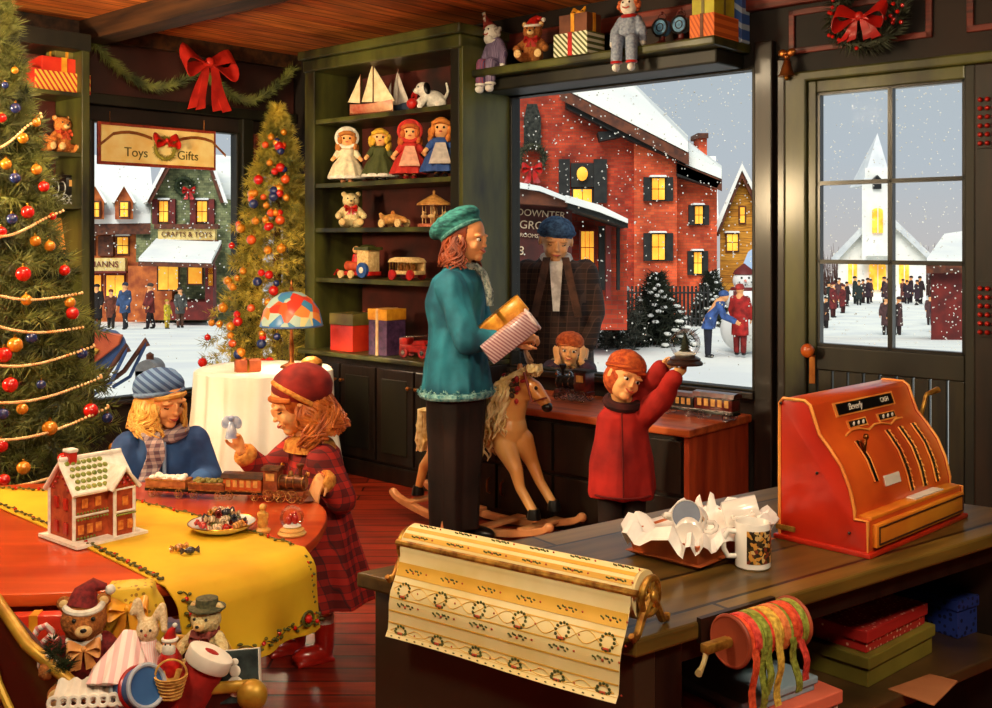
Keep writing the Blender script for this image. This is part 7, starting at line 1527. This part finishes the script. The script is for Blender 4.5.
# --- fourth shelf
t = thing('pull_toy_engine', 'wooden pull-along engine with a tiny red driver and a blue wheel on the fourth shelf', 'toy train', shp(361, 4.62, 1.25), YR, sc=.33)
mb = MB(); mb.box(-.55, .42, -.16, .16, .06, .14); mb.obj('base', redp, t, bevel=.01); mb = MB(); mb.box(.05, .38, -.15, .15, .14, .56); mb.obj('cab', padm, t, bevel=.01); mb = MB(); mb.box(0, .43, -.19, .19, .56, .62); mb.ell((.2, 0, .62), (.18, .15, .05), 14, 8); mb.obj('cab_roof', green, t)
mb = MB(); mb.tube([(-.4, 0, .24), (.06, 0, .24)], .10, 18); mb.obj('boiler', M('toy_orange', (206, 90, 50), (160, 60, 34), 'noise', 9, .4), t); mb = MB(); mb.tube([(-.14, 0, .32), (-.14, 0, .48)], [.10, .07], 14); mb.obj('driver_body', redp, t); mb = MB(); mb.ell((-.14, 0, .56), .075, 14, 10); mb.obj('driver_head', skinc, t)
mb = MB(); mb.tube([(.26, -.16, .17), (.26, -.22, .17)], .15, 24); mb.obj('big_wheel', M('toy_blue', (50, 90, 160), (30, 60, 120), 'noise', 9, .4), t); mb = MB(); mb.tube([(.26, -.22, .17), (.26, -.235, .17)], .06, 16); mb.obj('hub', white, t)
for x in (-.4, -.1): mb = MB(); mb.tube([(x, -.16, .08), (x, -.2, .08)], .08, 18); mb.obj('wheel', padm, t)
mb = MB(); mb.tube([(-.55, 0, .1), (-.72, 0, .16), (-.82, 0, .05)], .02, 8); mb.obj('pull_string', redp, t)
t = thing('circus_wagon', 'cream toy circus wagon with red wheels on the fourth shelf behind the engine', 'toy train', shp(407, 4.62, 1.25), YR, sc=.29)
mb = MB(); mb.box(-.42, .42, -.15, .15, .12, .2); mb.box(-.42, .42, .1, .15, .2, .38); mb.prism([(-.44, .38), (.44, .38), (.36, .46), (.2, .49), (-.2, .49), (-.36, .46)], -.17, .17); mb.obj('body', padm, t, bevel=.008); mb = MB()
for k in range(9): mb.tube([(-.4+.1*k, -.14, .2), (-.4+.1*k, -.14, .39)], .012, 6)
mb.obj('bars', gold, t)
for x in (-.28, .28):
    for k in (-1, 1): mb = MB(); mb.tube([(x, k*.15, .11), (x, k*.2, .11)], .11, 20); mb.obj('wheel', redp, t)
mb = MB(); [mb.ell((x, 0, .27), (.07, .06, .08), 10, 8) for x in (-.2, 0, .2)]; mb.obj('toy_animals', furb, t)
# --- gifts on the worktop
crin = M('red_orange_paper', (224, 62, 34), (190, 36, 22), 'noise', 6, .35, coat=.4); olgrn = M('olive_lid', (130, 120, 60), (96, 86, 40), 'noise', 9, .4, coat=.3); purp = M('purple_paper', (96, 66, 104), (56, 38, 70), 'noise', 30, .4, coat=.3); goldlid = M('gold_lid', (236, 170, 44), (206, 130, 28), 'noise', 20, .4, coat=.3); silvr = M('cream_ribbon', (230, 200, 150), (200, 160, 110), 'noise', 20, .4)
gbox(shp(352, 4.60, .777), YR, .225, .18, .245, 'bright red gift box with an olive lid on the bookcase worktop', crin, .075, olgrn)
gbox(shp(387, 4.58, .777), YR, .17, .16, .29, 'tall purple gift box with a golden lid and cream ribbon on the bookcase worktop', purp, .07, goldlid, silvr, rib2=False)
t = thing('toy_tractor', 'shiny red toy fire engine half hidden behind the woman on the bookcase worktop', 'toy car', shp(417, 4.58, .777), YR+.2, sc=.24)
mb = MB(); mb.box(-.45, .4, -.16, .16, .14, .32); mb.box(-.45, -.2, -.16, .16, .32, .5); mb.prism([(-.1, .32), (.35, .32), (.3, .44), (0, .44)], -.14, .14); mb.obj('body', redp, t, bevel=.02); mb = MB(); mb.box(.3, .45, -.12, .12, .2, .36); mb.tube([(-.4, -.1, .52), (.3, -.1, .56)], .015, 6); mb.tube([(-.4, .1, .52), (.3, .1, .56)], .015, 6); mb.obj('chrome_parts', chrome, t, bevel=.01)
for x in (-.3, .28):
    for k in (-1, 1): mb = MB(); mb.tube([(x, k*.14, .13), (x, k*.2, .13)], .13, 18); w_ = mb.obj('wheel', M('red_wheel', (170, 40, 40), (110, 20, 24), 'noise', 9, .4), t); mb = MB(); mb.tube([(x, k*.2, .13), (x, k*.215, .13)], .06, 14); mb.obj('hubcap', chrome, w_)
# --- trains on the window counter
dkr = M('deep_red_paint', (96, 26, 22), (60, 14, 12), 'noise', 9, .3, coat=.5); dks = M('dark_steel', (50, 46, 48), (26, 24, 26), 'noise', 12, .3, .6)
locomotive(shp(574, 4.68, .616), YR+PI, 'dark toy locomotive on the window counter between the horse and the boy', .26, dks, dkr, chrome, 'train on the window counter')
coach(shp(681, 4.66, .616), YR, 'dark toy wagon on the window counter right under the raised snow globe', .22, dks, dkr, chrome, 'train on the window counter')
coach(shp(717, 4.64, .616), YR, 'deep red toy coach at the right end of the window counter', .25, dkr, dkr, chrome, 'train on the window counter')
# --- ledge over the window
def clown(loc, s, rz, label, suit, suit2, hatc, hairc, lean=0., beard=False):
    t = thing('clown_doll', label, 'clown doll', loc, rz, None, s); H = V((lean*.6, -.06, .62)); mb = MB(); mb.ell(H, (.13, .12, .14), 18, 12); mb.caps([H+V((0, 0, -.1)), (lean*.3, 0, .4), (0, 0, .1)], [.05, .12, .13], 12); mb.ell(H+V((0, -.12, -.01)), .03, 10, 8)
    arms = {k: [V((lean*.4+k*.12, 0, .42)), V((k*.22, -.06, .24)), V((k*.24, -.10, .05))] for k in (-1, 1)}
    for k in (-1, 1): mb.caps(arms[k], [.05, .045, .05], 10); mb.caps([(k*.08, 0, .07), (k*.11, -.22, .07), (k*.12, -.24, -.28)], [.08, .07, .05], 10)
    mb.obj('body', white, t, remesh=.018, sm=1)
    mb = MB(); mb.caps([(lean*.32, 0, .42), (0, 0, .12)], [.14, .16], 18); [mb.caps(arms[k][:2]+[arms[k][1].lerp(arms[k][2], .8)], [.075, .07, .06], 12) for k in (-1, 1)]; mb.obj('suit', suit, t, remesh=.018, sm=3, wr=(.012, 14, (1, 1, .6)))
    for k in (-1, 1):
        mb = MB(); mb.caps([(k*.08, -.02, .08), (k*.11, -.24, .09), (k*.12, -.255, -.20)], [.095, .09, .085], 14); mb.obj('trouser_leg', suit2 if k < 0 else suit, t, wr=(.012, 14, (1, 1, .6))); mb = MB(); mb.torus((k*.12, -.255, -.25), .07, .022, 20, 8); mb.obj('ankle_frill', redp if not beard else white, t)
        mb = MB(); mb.ell((k*.12, -.28, -.33), (.055, .085, .06), 14, 10); mb.obj('shoe', white, t); mb = MB(); mb.ell(H+V((k*.05, -.112, .04)), .016, 8, 6); mb.obj('eye', black, t)
        mb = MB(); [mb.ell(H+V((k*(.13+.02*math.cos(i)), .01+.04*math.sin(i*2), .0+.05*math.sin(i))), .045, 8, 6) for i in range(5)]; mb.obj('hair', hairc, t)
    mb = MB(); mb.tube([H+V((.05*q, -.125, -.05+.02*q*q)) for q in (-1, -.5, 0, .5, 1)], .012, 6); mb.obj('mouth', lipm, t)
    mb = MB(); mb.torus(H+V((0, .03, -.14)), .10, .03, 24, 8, (0, -.2, 1)); mb.obj('neck_frill', redp if not beard else white, t)
    if hatc: mb = MB(); mb.lathe([(.12, .09), (.10, .12), (.06, .24 if beard else .17), (.01, .38 if beard else .2)], H, 18, R=Matrix.Rotation(-.5 if beard else 0, 3, 'Y')); mb.obj('hat', hatc, t); mb = MB(); [mb.ell(H+Matrix.Rotation(-.5 if beard else 0, 3, 'Y')@V((0, -.03 if i < 2 else 0, .16+.11*i)), .032, 10, 8) for i in range(3 if beard else 1)]; mb.obj('pompom', white, t)
    if beard: mb = MB(); mb.ell(H+V((0, -.07, -.11)), (.09, .06, .08), 14, 8); mb.obj('beard', white, t)
    return t
LB = 4.66; LZ = 2.499
cs1 = M('clown_stripes', (150, 70, 84), (90, 76, 120), 'stripe', 14, .7, thr=.5); cs2 = M('clown_mauve', (140, 124, 150), (90, 76, 110), 'stripe', 14, .7, thr=.5); cg_ = M('clown_grey', (150, 160, 176), (108, 118, 140), 'noise', 24, .8, bump=.3)
clown(shp(497, 4.70, 2.50), .36, YR-.1, 'clown puppet in striped mauve and red hanging by a string at the ledge\'s left end', cs2, cs1, M('clown_hat', (170, 60, 50), (120, 36, 30), 'noise', 9, .7), M('clown_hair_grey', (190, 180, 170), (140, 130, 120), 'noise', 20, .9), lean=-.12, beard=True)
p = shp(485, 4.66, 2.72); mb = MB(); mb.tube([p, V((p.x, p.y, ZC-.01))], .0022, 6); tag(mb.obj('puppet_string', white), 'thin white string rising from the mauve clown puppet to the ceiling', 'string')
teddy(shp(533, LB, LZ), .26, YR+.45, 'brown teddy bear in a red cap and bib at the left of the ledge', furb, scarf=M('bib_red', (190, 40, 30), (150, 24, 20), 'noise', 9, .7), hat='santa')
stw = M('green_white_stripes', (226, 226, 200), (84, 94, 44), 'stripe', 14, .6, rot=(0, .8, 0), thr=.5); brp = M('brown_paper', (120, 70, 44), (86, 46, 28), 'noise', 9, .6)
gbox(shp(579, LB, LZ), YR, .23, .16, .125, 'white and green diagonally striped gift with a red ribbon on the ledge', stw, None, None, redp, rib2=False)
gbox(shp(580, LB, LZ+.127), YR, .19, .13, .10, 'brown gift with yellow ribbon and bow on top of the striped one', brp, None, None, goldlid, goldlid)
clown(shp(630, 4.61, LZ), .345, YR+.25, 'clown doll in a pale grey suit sitting with its legs over the ledge edge', cg_, cg_, redp, M('clown_hair_orange', (206, 110, 60), (160, 70, 36), 'noise', 20, .9))
bgl = M('pale_blue_glass', (110, 160, 196), (60, 100, 140), 'noise', 8, .2, coat=.6)
for u_, lb in ((662, 'round blue toy lamp on a red base, nearer the clown'), (681, 'round blue toy lamp on a red base, nearer the yellow gift')):
    t = thing('toy_lantern', lb, 'toy lantern', shp(u_, 4.72, LZ), YR, 'blue toy lanterns on the ledge', .2); mb = MB(); mb.lathe([(.28, 0), (.28, .08), (.16, .14), (.08, .18), (.08, .3)], (0, 0, 0), 20); mb.obj('base', dkr, t); mb = MB(); mb.tube([(0, -.1, .52), (0, .1, .52)], .23, 24); mb.obj('drum', bgl, t); mb = MB(); mb.torus((0, -.11, .52), .22, .03, 28, 8, (0, 1, 0)); mb.torus((0, -.11, .52), .1, .015, 20, 6, (0, 1, 0)); mb.obj('rim', dks, t); mb = MB(); mb.torus((0, 0, .78), .12, .02, 20, 6, (0, 1, 0)); mb.ell((0, 0, .9), .05, 10, 8); mb.obj('ring_handle', dkr, t)
orst = M('orange_line_paper', (226, 116, 44), (190, 84, 30), 'stripe', 16, .6, rot=(0, .5, 0), thr=.6); ylg = M('yellow_green_paper', (196, 190, 50), (160, 150, 34), 'noise', 8, .5)
gbox(room(-2.745, 4.715, LZ), YR, .14, .24, .115, 'orange lined gift box at the right end of the ledge, beneath the yellow-green one', orst, None, None, brp, rib2=False)
gbox(room(-2.75, 4.715, LZ+.117), YR, .125, .20, .12, 'yellow-green gift box with dark ribbon on top of the orange one', ylg, None, None, olgrn, rib2=True)
gbox(room(-2.715, 4.888, LZ-.0), YR, .10, .085, .31, 'tall blue and silver gift standing behind the orange box at the ledge end', M('blue_silver_stripes', (60, 96, 170), (170, 190, 210), 'stripe', 5, .4, rot=(0, .9, 0), thr=.7), None)
# --- left shelf unit
def ls_(u, z, a=-6.26): return room(a, b_of(u, a), z)
pz1 = ls_(60, 2.379); gst = M('gold_red_stripes', (236, 186, 70), (190, 50, 34), 'stripe', 12, .45, rot=(0, .6, 0), thr=.55)
gbox(ls_(55, 2.379), YL, .34, .22, .12, 'wide gold striped red gift at the bottom of the stack behind the tree', gst, None)
gbox(ls_(57, 2.501), YL, .27, .18, .085, 'flat red gift with a gold ribbon in the middle of the stack behind the tree', crin, None, None, goldlid, rib2=False)
gbox(ls_(62, 2.588), YL, .14, .12, .10, 'small olive gift with a red bow on top of the stack behind the tree', olgrn, None, None, goldlid, redp)
gbox(ls_(26, 2.379), YL, .12, .2, .13, 'plain red gift left of the gold striped one, half behind the tree', crin, None)
teddy(ls_(62, 2.021), .25, YL, 'orange teddy bear sitting right of its twin on the left shelf unit', furo, 'teddies on the left shelf unit', scarf=M('bib_orange', (206, 80, 40), (160, 56, 28), 'noise', 9, .7))
o = teddy(ls_(33, 2.021), .25, YL+.1, 'orange teddy bear partly hidden by the tree, left of its twin', furo, 'teddies on the left shelf unit')
locomotive(ls_(58, 1.711), YL+PI, 'blackish toy locomotive with white lining on the left shelf unit', .27, dks, black, M('pale_lining', (190, 196, 200), (130, 136, 140), 'noise', 9, .4))
t = thing('picture_book', 'big plain golden yellow book leaning on the left shelf unit beside the tree', 'book', ls_(61, 1.336), YL); mb = MB(); mb.hull([(-.13, .0, 0), (.13, .0, 0), (.11, .09, .30), (-.11, .09, .30)], [(-.13, .03, 0), (.13, .03, 0), (.11, .12, .30), (-.11, .12, .30)]); mb.obj('cover', M('golden_cover', (216, 150, 60), (186, 116, 40), 'noise', 3, .5), t, smooth=False, bevel=.003); mb = MB(); mb.hull([(-.12, .005, .004), (.133, .005, .004), (.113, .093, .295), (-.1, .093, .295)], [(-.12, .025, .004), (.133, .025, .004), (.113, .113, .295), (-.1, .113, .295)]); mb.obj('pages', white, t, smooth=False)
# ================================================================ sleigh full of toys, bottom left
Q = [V((-1.20, 2.50, .69)), V((-.885, 2.315, .505)), V((-.545, 2.345, .515)), V((-.66, 2.60, .51)), V((-1.20, 2.62, .55))]
cq = sum(Q, V())/5; slm = M('sleigh_maroon', (84, 34, 24), (50, 20, 16), 'noise', 3, .4, coat=.3); slg = M('sleigh_gold_trim', (206, 166, 60), (160, 116, 34), 'noise', 14, .4, .3)
ts = thing('toy_sleigh', 'maroon wooden sleigh with gold trim piled with toys in the bottom left corner', 'sleigh', (cq.x, cq.y, 0)); LQ = [q-V((cq.x, cq.y, 0)) for q in Q]
Bq = [V((q.x*.72, q.y*.72, .17)) for q in LQ]
mb = MB()
for i in range(5):
    a, b = LQ[i], LQ[(i+1) % 5]; c_, d_ = Bq[(i+1) % 5], Bq[i]; inn = lambda p, f=.94: V((p.x*f, p.y*f, p.z)); mb.hull([a, b, c_, d_], [inn(a), inn(b), inn(c_), inn(d_)])
mb.hull([V((p.x, p.y, .15)) for p in Bq], Bq); mb.obj('body', slm, ts, smooth=False)
mb = MB(); mb.tube([LQ[4]+V((0, 0, .01)), LQ[0]+V((0, 0, .012)), LQ[0].lerp(LQ[1], .5)+V((-.01, -.01, -.005)), LQ[1]+V((0, 0, .005)), LQ[2]+V((0, 0, .006)), LQ[3]+V((0, 0, .005)), LQ[4]+V((0, 0, .01))], .014, 10); mb.ell(LQ[2]+V((.012, -.01, -.01)), (.034, .028, .034), 16, 10); mb.ell(LQ[2]+V((.006, -.016, -.055)), (.018, .018, .028), 12, 8); mb.obj('rim_moulding', slg, ts)
mb = MB(); P0 = LQ[0]+V((-.01, -.02, -.03)); P9 = LQ[1]+V((-.02, -.02, -.25)); mb.tube([P0, P0.lerp(P9, .25)+V((-.0, -.0, -.07)), P0.lerp(P9, .6)+V((0, 0, -.07)), P9], .009, 8); mb.obj('side_moulding', slg, ts)
for k in (-1, 1):
    mb = MB(); yy = k*.13; mb.tube([(.45, yy-.05, .05), (.42, yy-.05, .02), (-.2, yy, .015), (-.42, yy, .03), (-.52, yy, .14), (-.48, yy, .24)], .016, 8); mb.obj('runner', browntrim, ts)
    for x in (-.2, .18): mb = MB(); mb.tube([(x, yy, .02), (x, yy*.9, .17)], .012, 8); mb.obj('runner_post', browntrim, ts)
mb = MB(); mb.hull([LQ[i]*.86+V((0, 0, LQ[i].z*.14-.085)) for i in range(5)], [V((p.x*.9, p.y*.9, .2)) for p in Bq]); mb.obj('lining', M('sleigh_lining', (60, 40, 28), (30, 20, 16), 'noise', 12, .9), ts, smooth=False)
def at(u, v, d): return px(u, v, d)
vel = M('bear_red_velvet', (130, 28, 30), (84, 14, 18), 'noise', 20, .8)
t = teddy(at(84, 690, 2.43), .235, .35, 'brown teddy in a red and white santa cap and jacket sitting in the sleigh', furb, hat='santa', hatc=vel); mb = MB(); mb.ell((0, 0, .30), (.225, .205, .27), 22, 14); [mb.caps([(k*.18, -.02, .46), (k*.29, -.09, .355)], [.10, .095], 12) for k in (-1, 1)]; mb.obj('jacket', vel, t, remesh=.02, sm=2); mb = MB(); [mb.torus((k*.305, -.135, .335), .085, .03, 18, 8, (k*.3, -.9, -.3)) for k in (-1, 1)]; mb.torus((0, -.02, .52), .15, .035, 26, 8, (0, -.2, 1)); mb.obj('jacket_fur', white, t); bow(t, (0, -.22, .48), .15, M('gold_satin', (222, 160, 90), (190, 120, 60), 'noise', 9, .5), tl=1.3)
t = thing('yellow_present', 'lumpy yellow patterned present behind the santa teddy in the sleigh', 'present', at(131, 634, 2.52), .2); mb = MB(); mb.ell((0, 0, .03), (.085, .05, .10), 18, 12); mb.box(-.055, .055, -.035, .035, -.05, .12); mb.obj('parcel', M('yellow_pattern', (224, 186, 56), (160, 120, 40), 'dots', 70, .5, thr=.3, bump=0), t, remesh=.008, sm=3); bow(t, (0, -.055, .08), .045, goldlid)
# bunny doll
t = thing('bunny_doll', 'cream bunny doll with long ears and a pink striped dress in the sleigh', 'bunny doll', at(148, 672, 2.40), .1, sc=.16); bun = M('bunny_cream', (240, 220, 180), (206, 176, 130), 'noise', 30, .9)
mb = MB(); mb.ell((0, 0, .60), (.16, .15, .17), 18, 12); mb.caps([(0, 0, .45), (0, 0, .15)], [.08, .13], 12); mb.caps([(-.08, 0, .72), (-.14, -.02, 1.0), (-.2, -.06, .86)], [.06, .06, .045], 10); mb.caps([(.08, 0, .72), (.2, -.03, .92), (.24, -.08, .62)], [.06, .06, .05], 10); [mb.caps([(k*.12, 0, .38), (k*.26, -.08, .26)], [.055, .05], 10) for k in (-1, 1)]; mb.obj('body', bun, t, remesh=.022, sm=2)
pks = M('pink_stripes', (236, 190, 190), (240, 226, 220), 'stripe', 14, .8, thr=.5); mb = MB(); mb.lathe([(.34, -.1), (.24, .15), (.13, .34), (.12, .44), (.06, .48)], (0, 0, 0), 36, fold=.0); mb.obj('dress', pks, t)
mb = MB(); [mb.ell((k*.06, -.14, .63), .02, 8, 6) for k in (-1, 1)]; mb.obj('eyes', black, t); mb = MB(); mb.ell((0, -.155, .57), .022, 8, 6); mb.obj('nose', lipm, t)
t = thing('rag_cloth', 'pink and white striped doll skirt spread in the middle of the sleigh', 'doll skirt', at(124, 664, 2.36), .3, rot=(-.5, .2, .3)); mb = MB(); mb.lathe([(.015, .07), (.03, .04), (.06, -.01), (.072, -.05), (.001, -.052)], (0, 0, 0), 40, fold=.14, k=9); mb.obj('skirt', pks, t)
t = thing('toy_drum', 'blue and red striped toy drum lying in front of the bunny in the sleigh', 'drum', at(138, 688, 2.30), rot=(1.2, 0, .9)); mb = MB(); mb.tube([(0, 0, -.035), (0, 0, .035)], .042, 30); mb.obj('shell', M('drum_blue', (70, 120, 180), (40, 80, 140), 'noise', 6, .4), t); mb = MB(); [mb.torus((0, 0, z), .043, .005, 32, 8) for z in (-.035, .035)]; mb.obj('hoop', M('drum_pale', (190, 200, 210), (150, 160, 180), 'noise', 9, .4), t); mb = MB(); mb.torus((0, 0, 0), .0425, .005, 32, 8); mb.obj('band', redp, t)
t = thing('white_toy_tray', 'white frilled scalloped lace strip lying at the front of the sleigh', 'lace', at(97, 694, 2.30), .15); mb = MB(); mb.grid([[V((-.085+.17*i/32, -.028+.056*j/4, .004*math.sin(i*1.2)+.006*j)) for j in range(5)] for i in range(33)]); [mb.torus((-.08+.02*k, -.035, .0), .011, .0035, 14, 6, (0, -1, .4)) for k in range(9)]; mb.obj('frill', white, t, solid=.003)
t = thing('toy_basket', 'small straw basket between the drum and the stocking in the sleigh', 'basket', at(171, 698, 2.31), .2); mb = MB(); mb.lathe([(.02, 0), (.034, .045), (.036, .05), (.031, .05), (.018, .006), (.001, .006)], (0, 0, 0), 24); [mb.torus((0, 0, .008*k+.004), .0215+.0022*k, .0022, 24, 6) for k in range(6)]; mb.obj('weave', M('straw', (222, 176, 90), (170, 120, 50), 'noise', 60, .8), t); mb = MB(); mb.torus((0, 0, .05), .033, .0025, 24, 6, (0, 1, 0), 0, PI); mb.obj('handle', M('straw', (222, 176, 90)), t)
t = thing('santa_figure', 'little santa figure with a white beard beside the red stocking in the sleigh', 'santa figure', at(170, 668, 2.36), 0, sc=.11); mb = MB(); mb.lathe([(.26, -.1), (.24, .2), (.12, .4)], (0, 0, 0), 20); mb.obj('robe', redp, t); mb = MB(); mb.ell((0, -.02, .5), (.14, .13, .15), 16, 10); mb.obj('head', skinc, t); mb = MB(); mb.ell((0, -.08, .40), (.14, .1, .17), 16, 10); mb.torus((0, 0, .58), .13, .04, 24, 8); mb.ell((.1, 0, .86), .05, 10, 8); mb.obj('beard_and_fur', white, t); mb = MB(); mb.tube([(0, 0, .6), (.03, 0, .75), (.1, 0, .84)], [.13, .08, .03], 14); mb.obj('cap', redp, t); mb = MB(); [mb.ell((k*.05, -.14, .52), .02, 8, 6) for k in (-1, 1)]; mb.obj('eyes', black, t)
t = thing('christmas_stocking', 'big red stocking with a broad white cuff lying at the right of the sleigh', 'stocking', at(203, 672, 2.34), rot=(0, .42, -.1)); mb = MB(); mb.caps([(0, 0, .01), (-.005, 0, -.07), (-.02, -.0, -.11)], [.045, .042, .042], 18); mb.caps([(-.02, 0, -.11), (-.07, -.01, -.13)], [.042, .03], 16); mb.v = [V((v.x, v.y*.6, v.z)) for v in mb.v]; mb.obj('sock', M('stocking_red', (176, 34, 26), (120, 18, 16), 'noise', 20, .9), t, remesh=.006, sm=3); mb = MB(); mb.tube([(0, 0, .015), (0, 0, .05)], [.052, .052], 22, flat=.7); mb.obj('cuff', white, t, bevel=.006)
teddy(at(207, 668, 2.46), .165, -.2, 'pale teddy bear in a grey-green hat peeping over the stocking cuff', furc, hat='brim', hatc=M('hat_grey_green', (96, 96, 66), (60, 62, 44), 'noise', 20, .8), scarf=M('scarf_dull_red', (140, 60, 50), (100, 40, 36), 'noise', 20, .8))
t = thing('snowman_book', 'dark picture book with a white snowman on its cover at the sleigh\'s right end', 'book', at(240, 676, 2.36), rot=(-.25, -.12, -.1)); mb = MB(); mb.box(-.045, .045, -.008, .008, -.055, .055); mb.obj('cover', M('book_dark', (50, 62, 62), (26, 34, 36), 'noise', 40, .5), t, smooth=False, bevel=.002); mb = MB(); mb.box(-.043, .047, -.006, .006, -.053, .056); mb.obj('pages', white, t, smooth=False); mb = MB(); mb.ell((-.008, -.009, -.02), (.02, .002, .022), 16, 8); mb.ell((-.008, -.009, .012), (.013, .002, .013), 16, 8); mb.ell((-.008, -.009, .031), (.009, .002, .008), 12, 8); mb.obj('snowman_picture', white, t)
for k, (u_, v_, lb) in enumerate(((30, 650, 'pink and white candy cane at the left end of the sleigh, the taller one'), (44, 664, 'pink and white candy cane at the left end of the sleigh, the shorter one'))):
    t = thing('candy_cane', lb, 'candy cane', at(u_, v_, 2.5), rot=(0, .25-.4*k, .3)); mb = MB(); mb.tube([(0, 0, -.09), (0, 0, .03), (.005, 0, .05), (.02, 0, .06), (.036, 0, .05), (.04, 0, .03)], .008, 12); mb.obj('cane', M('cane_stripes', (226, 130, 130), (244, 230, 226), 'stripe', 22, .4, rot=(0, .9, 0), thr=.5, coat=.5), t)
t = thing('red_parcel', 'red parcel standing at the back left of the sleigh under the table edge', 'present', at(36, 634, 2.585), .1); mb = MB(); mb.box(-.09, .09, -.02, .02, -.04, .05); mb.obj('box', crin, t, bevel=.004); mb = MB(); mb.box(-.01, .01, -.0215, .0215, -.0415, .0515); mb.obj('ribbon', goldlid, t, smooth=False)
gr = MB(); rd = random.Random(15)
for (u_, v_) in ((62, 672), (55, 655), (168, 703), (180, 704), (192, 703), (152, 703), (72, 690)):
    for i in range(6): c_ = at(u_+rd.uniform(-6, 6), v_, 2.36); gr.fuzz([c_, c_+V((rd.uniform(-.03, .03), rd.uniform(-.03, .0), rd.uniform(.01, .04)))], .02, 30, .02, .0016, rd)
tag(gr.obj('evergreen_sprigs', pine, smooth=False), 'evergreen sprigs tucked between the toys in the sleigh', 'greenery', kind='stuff')
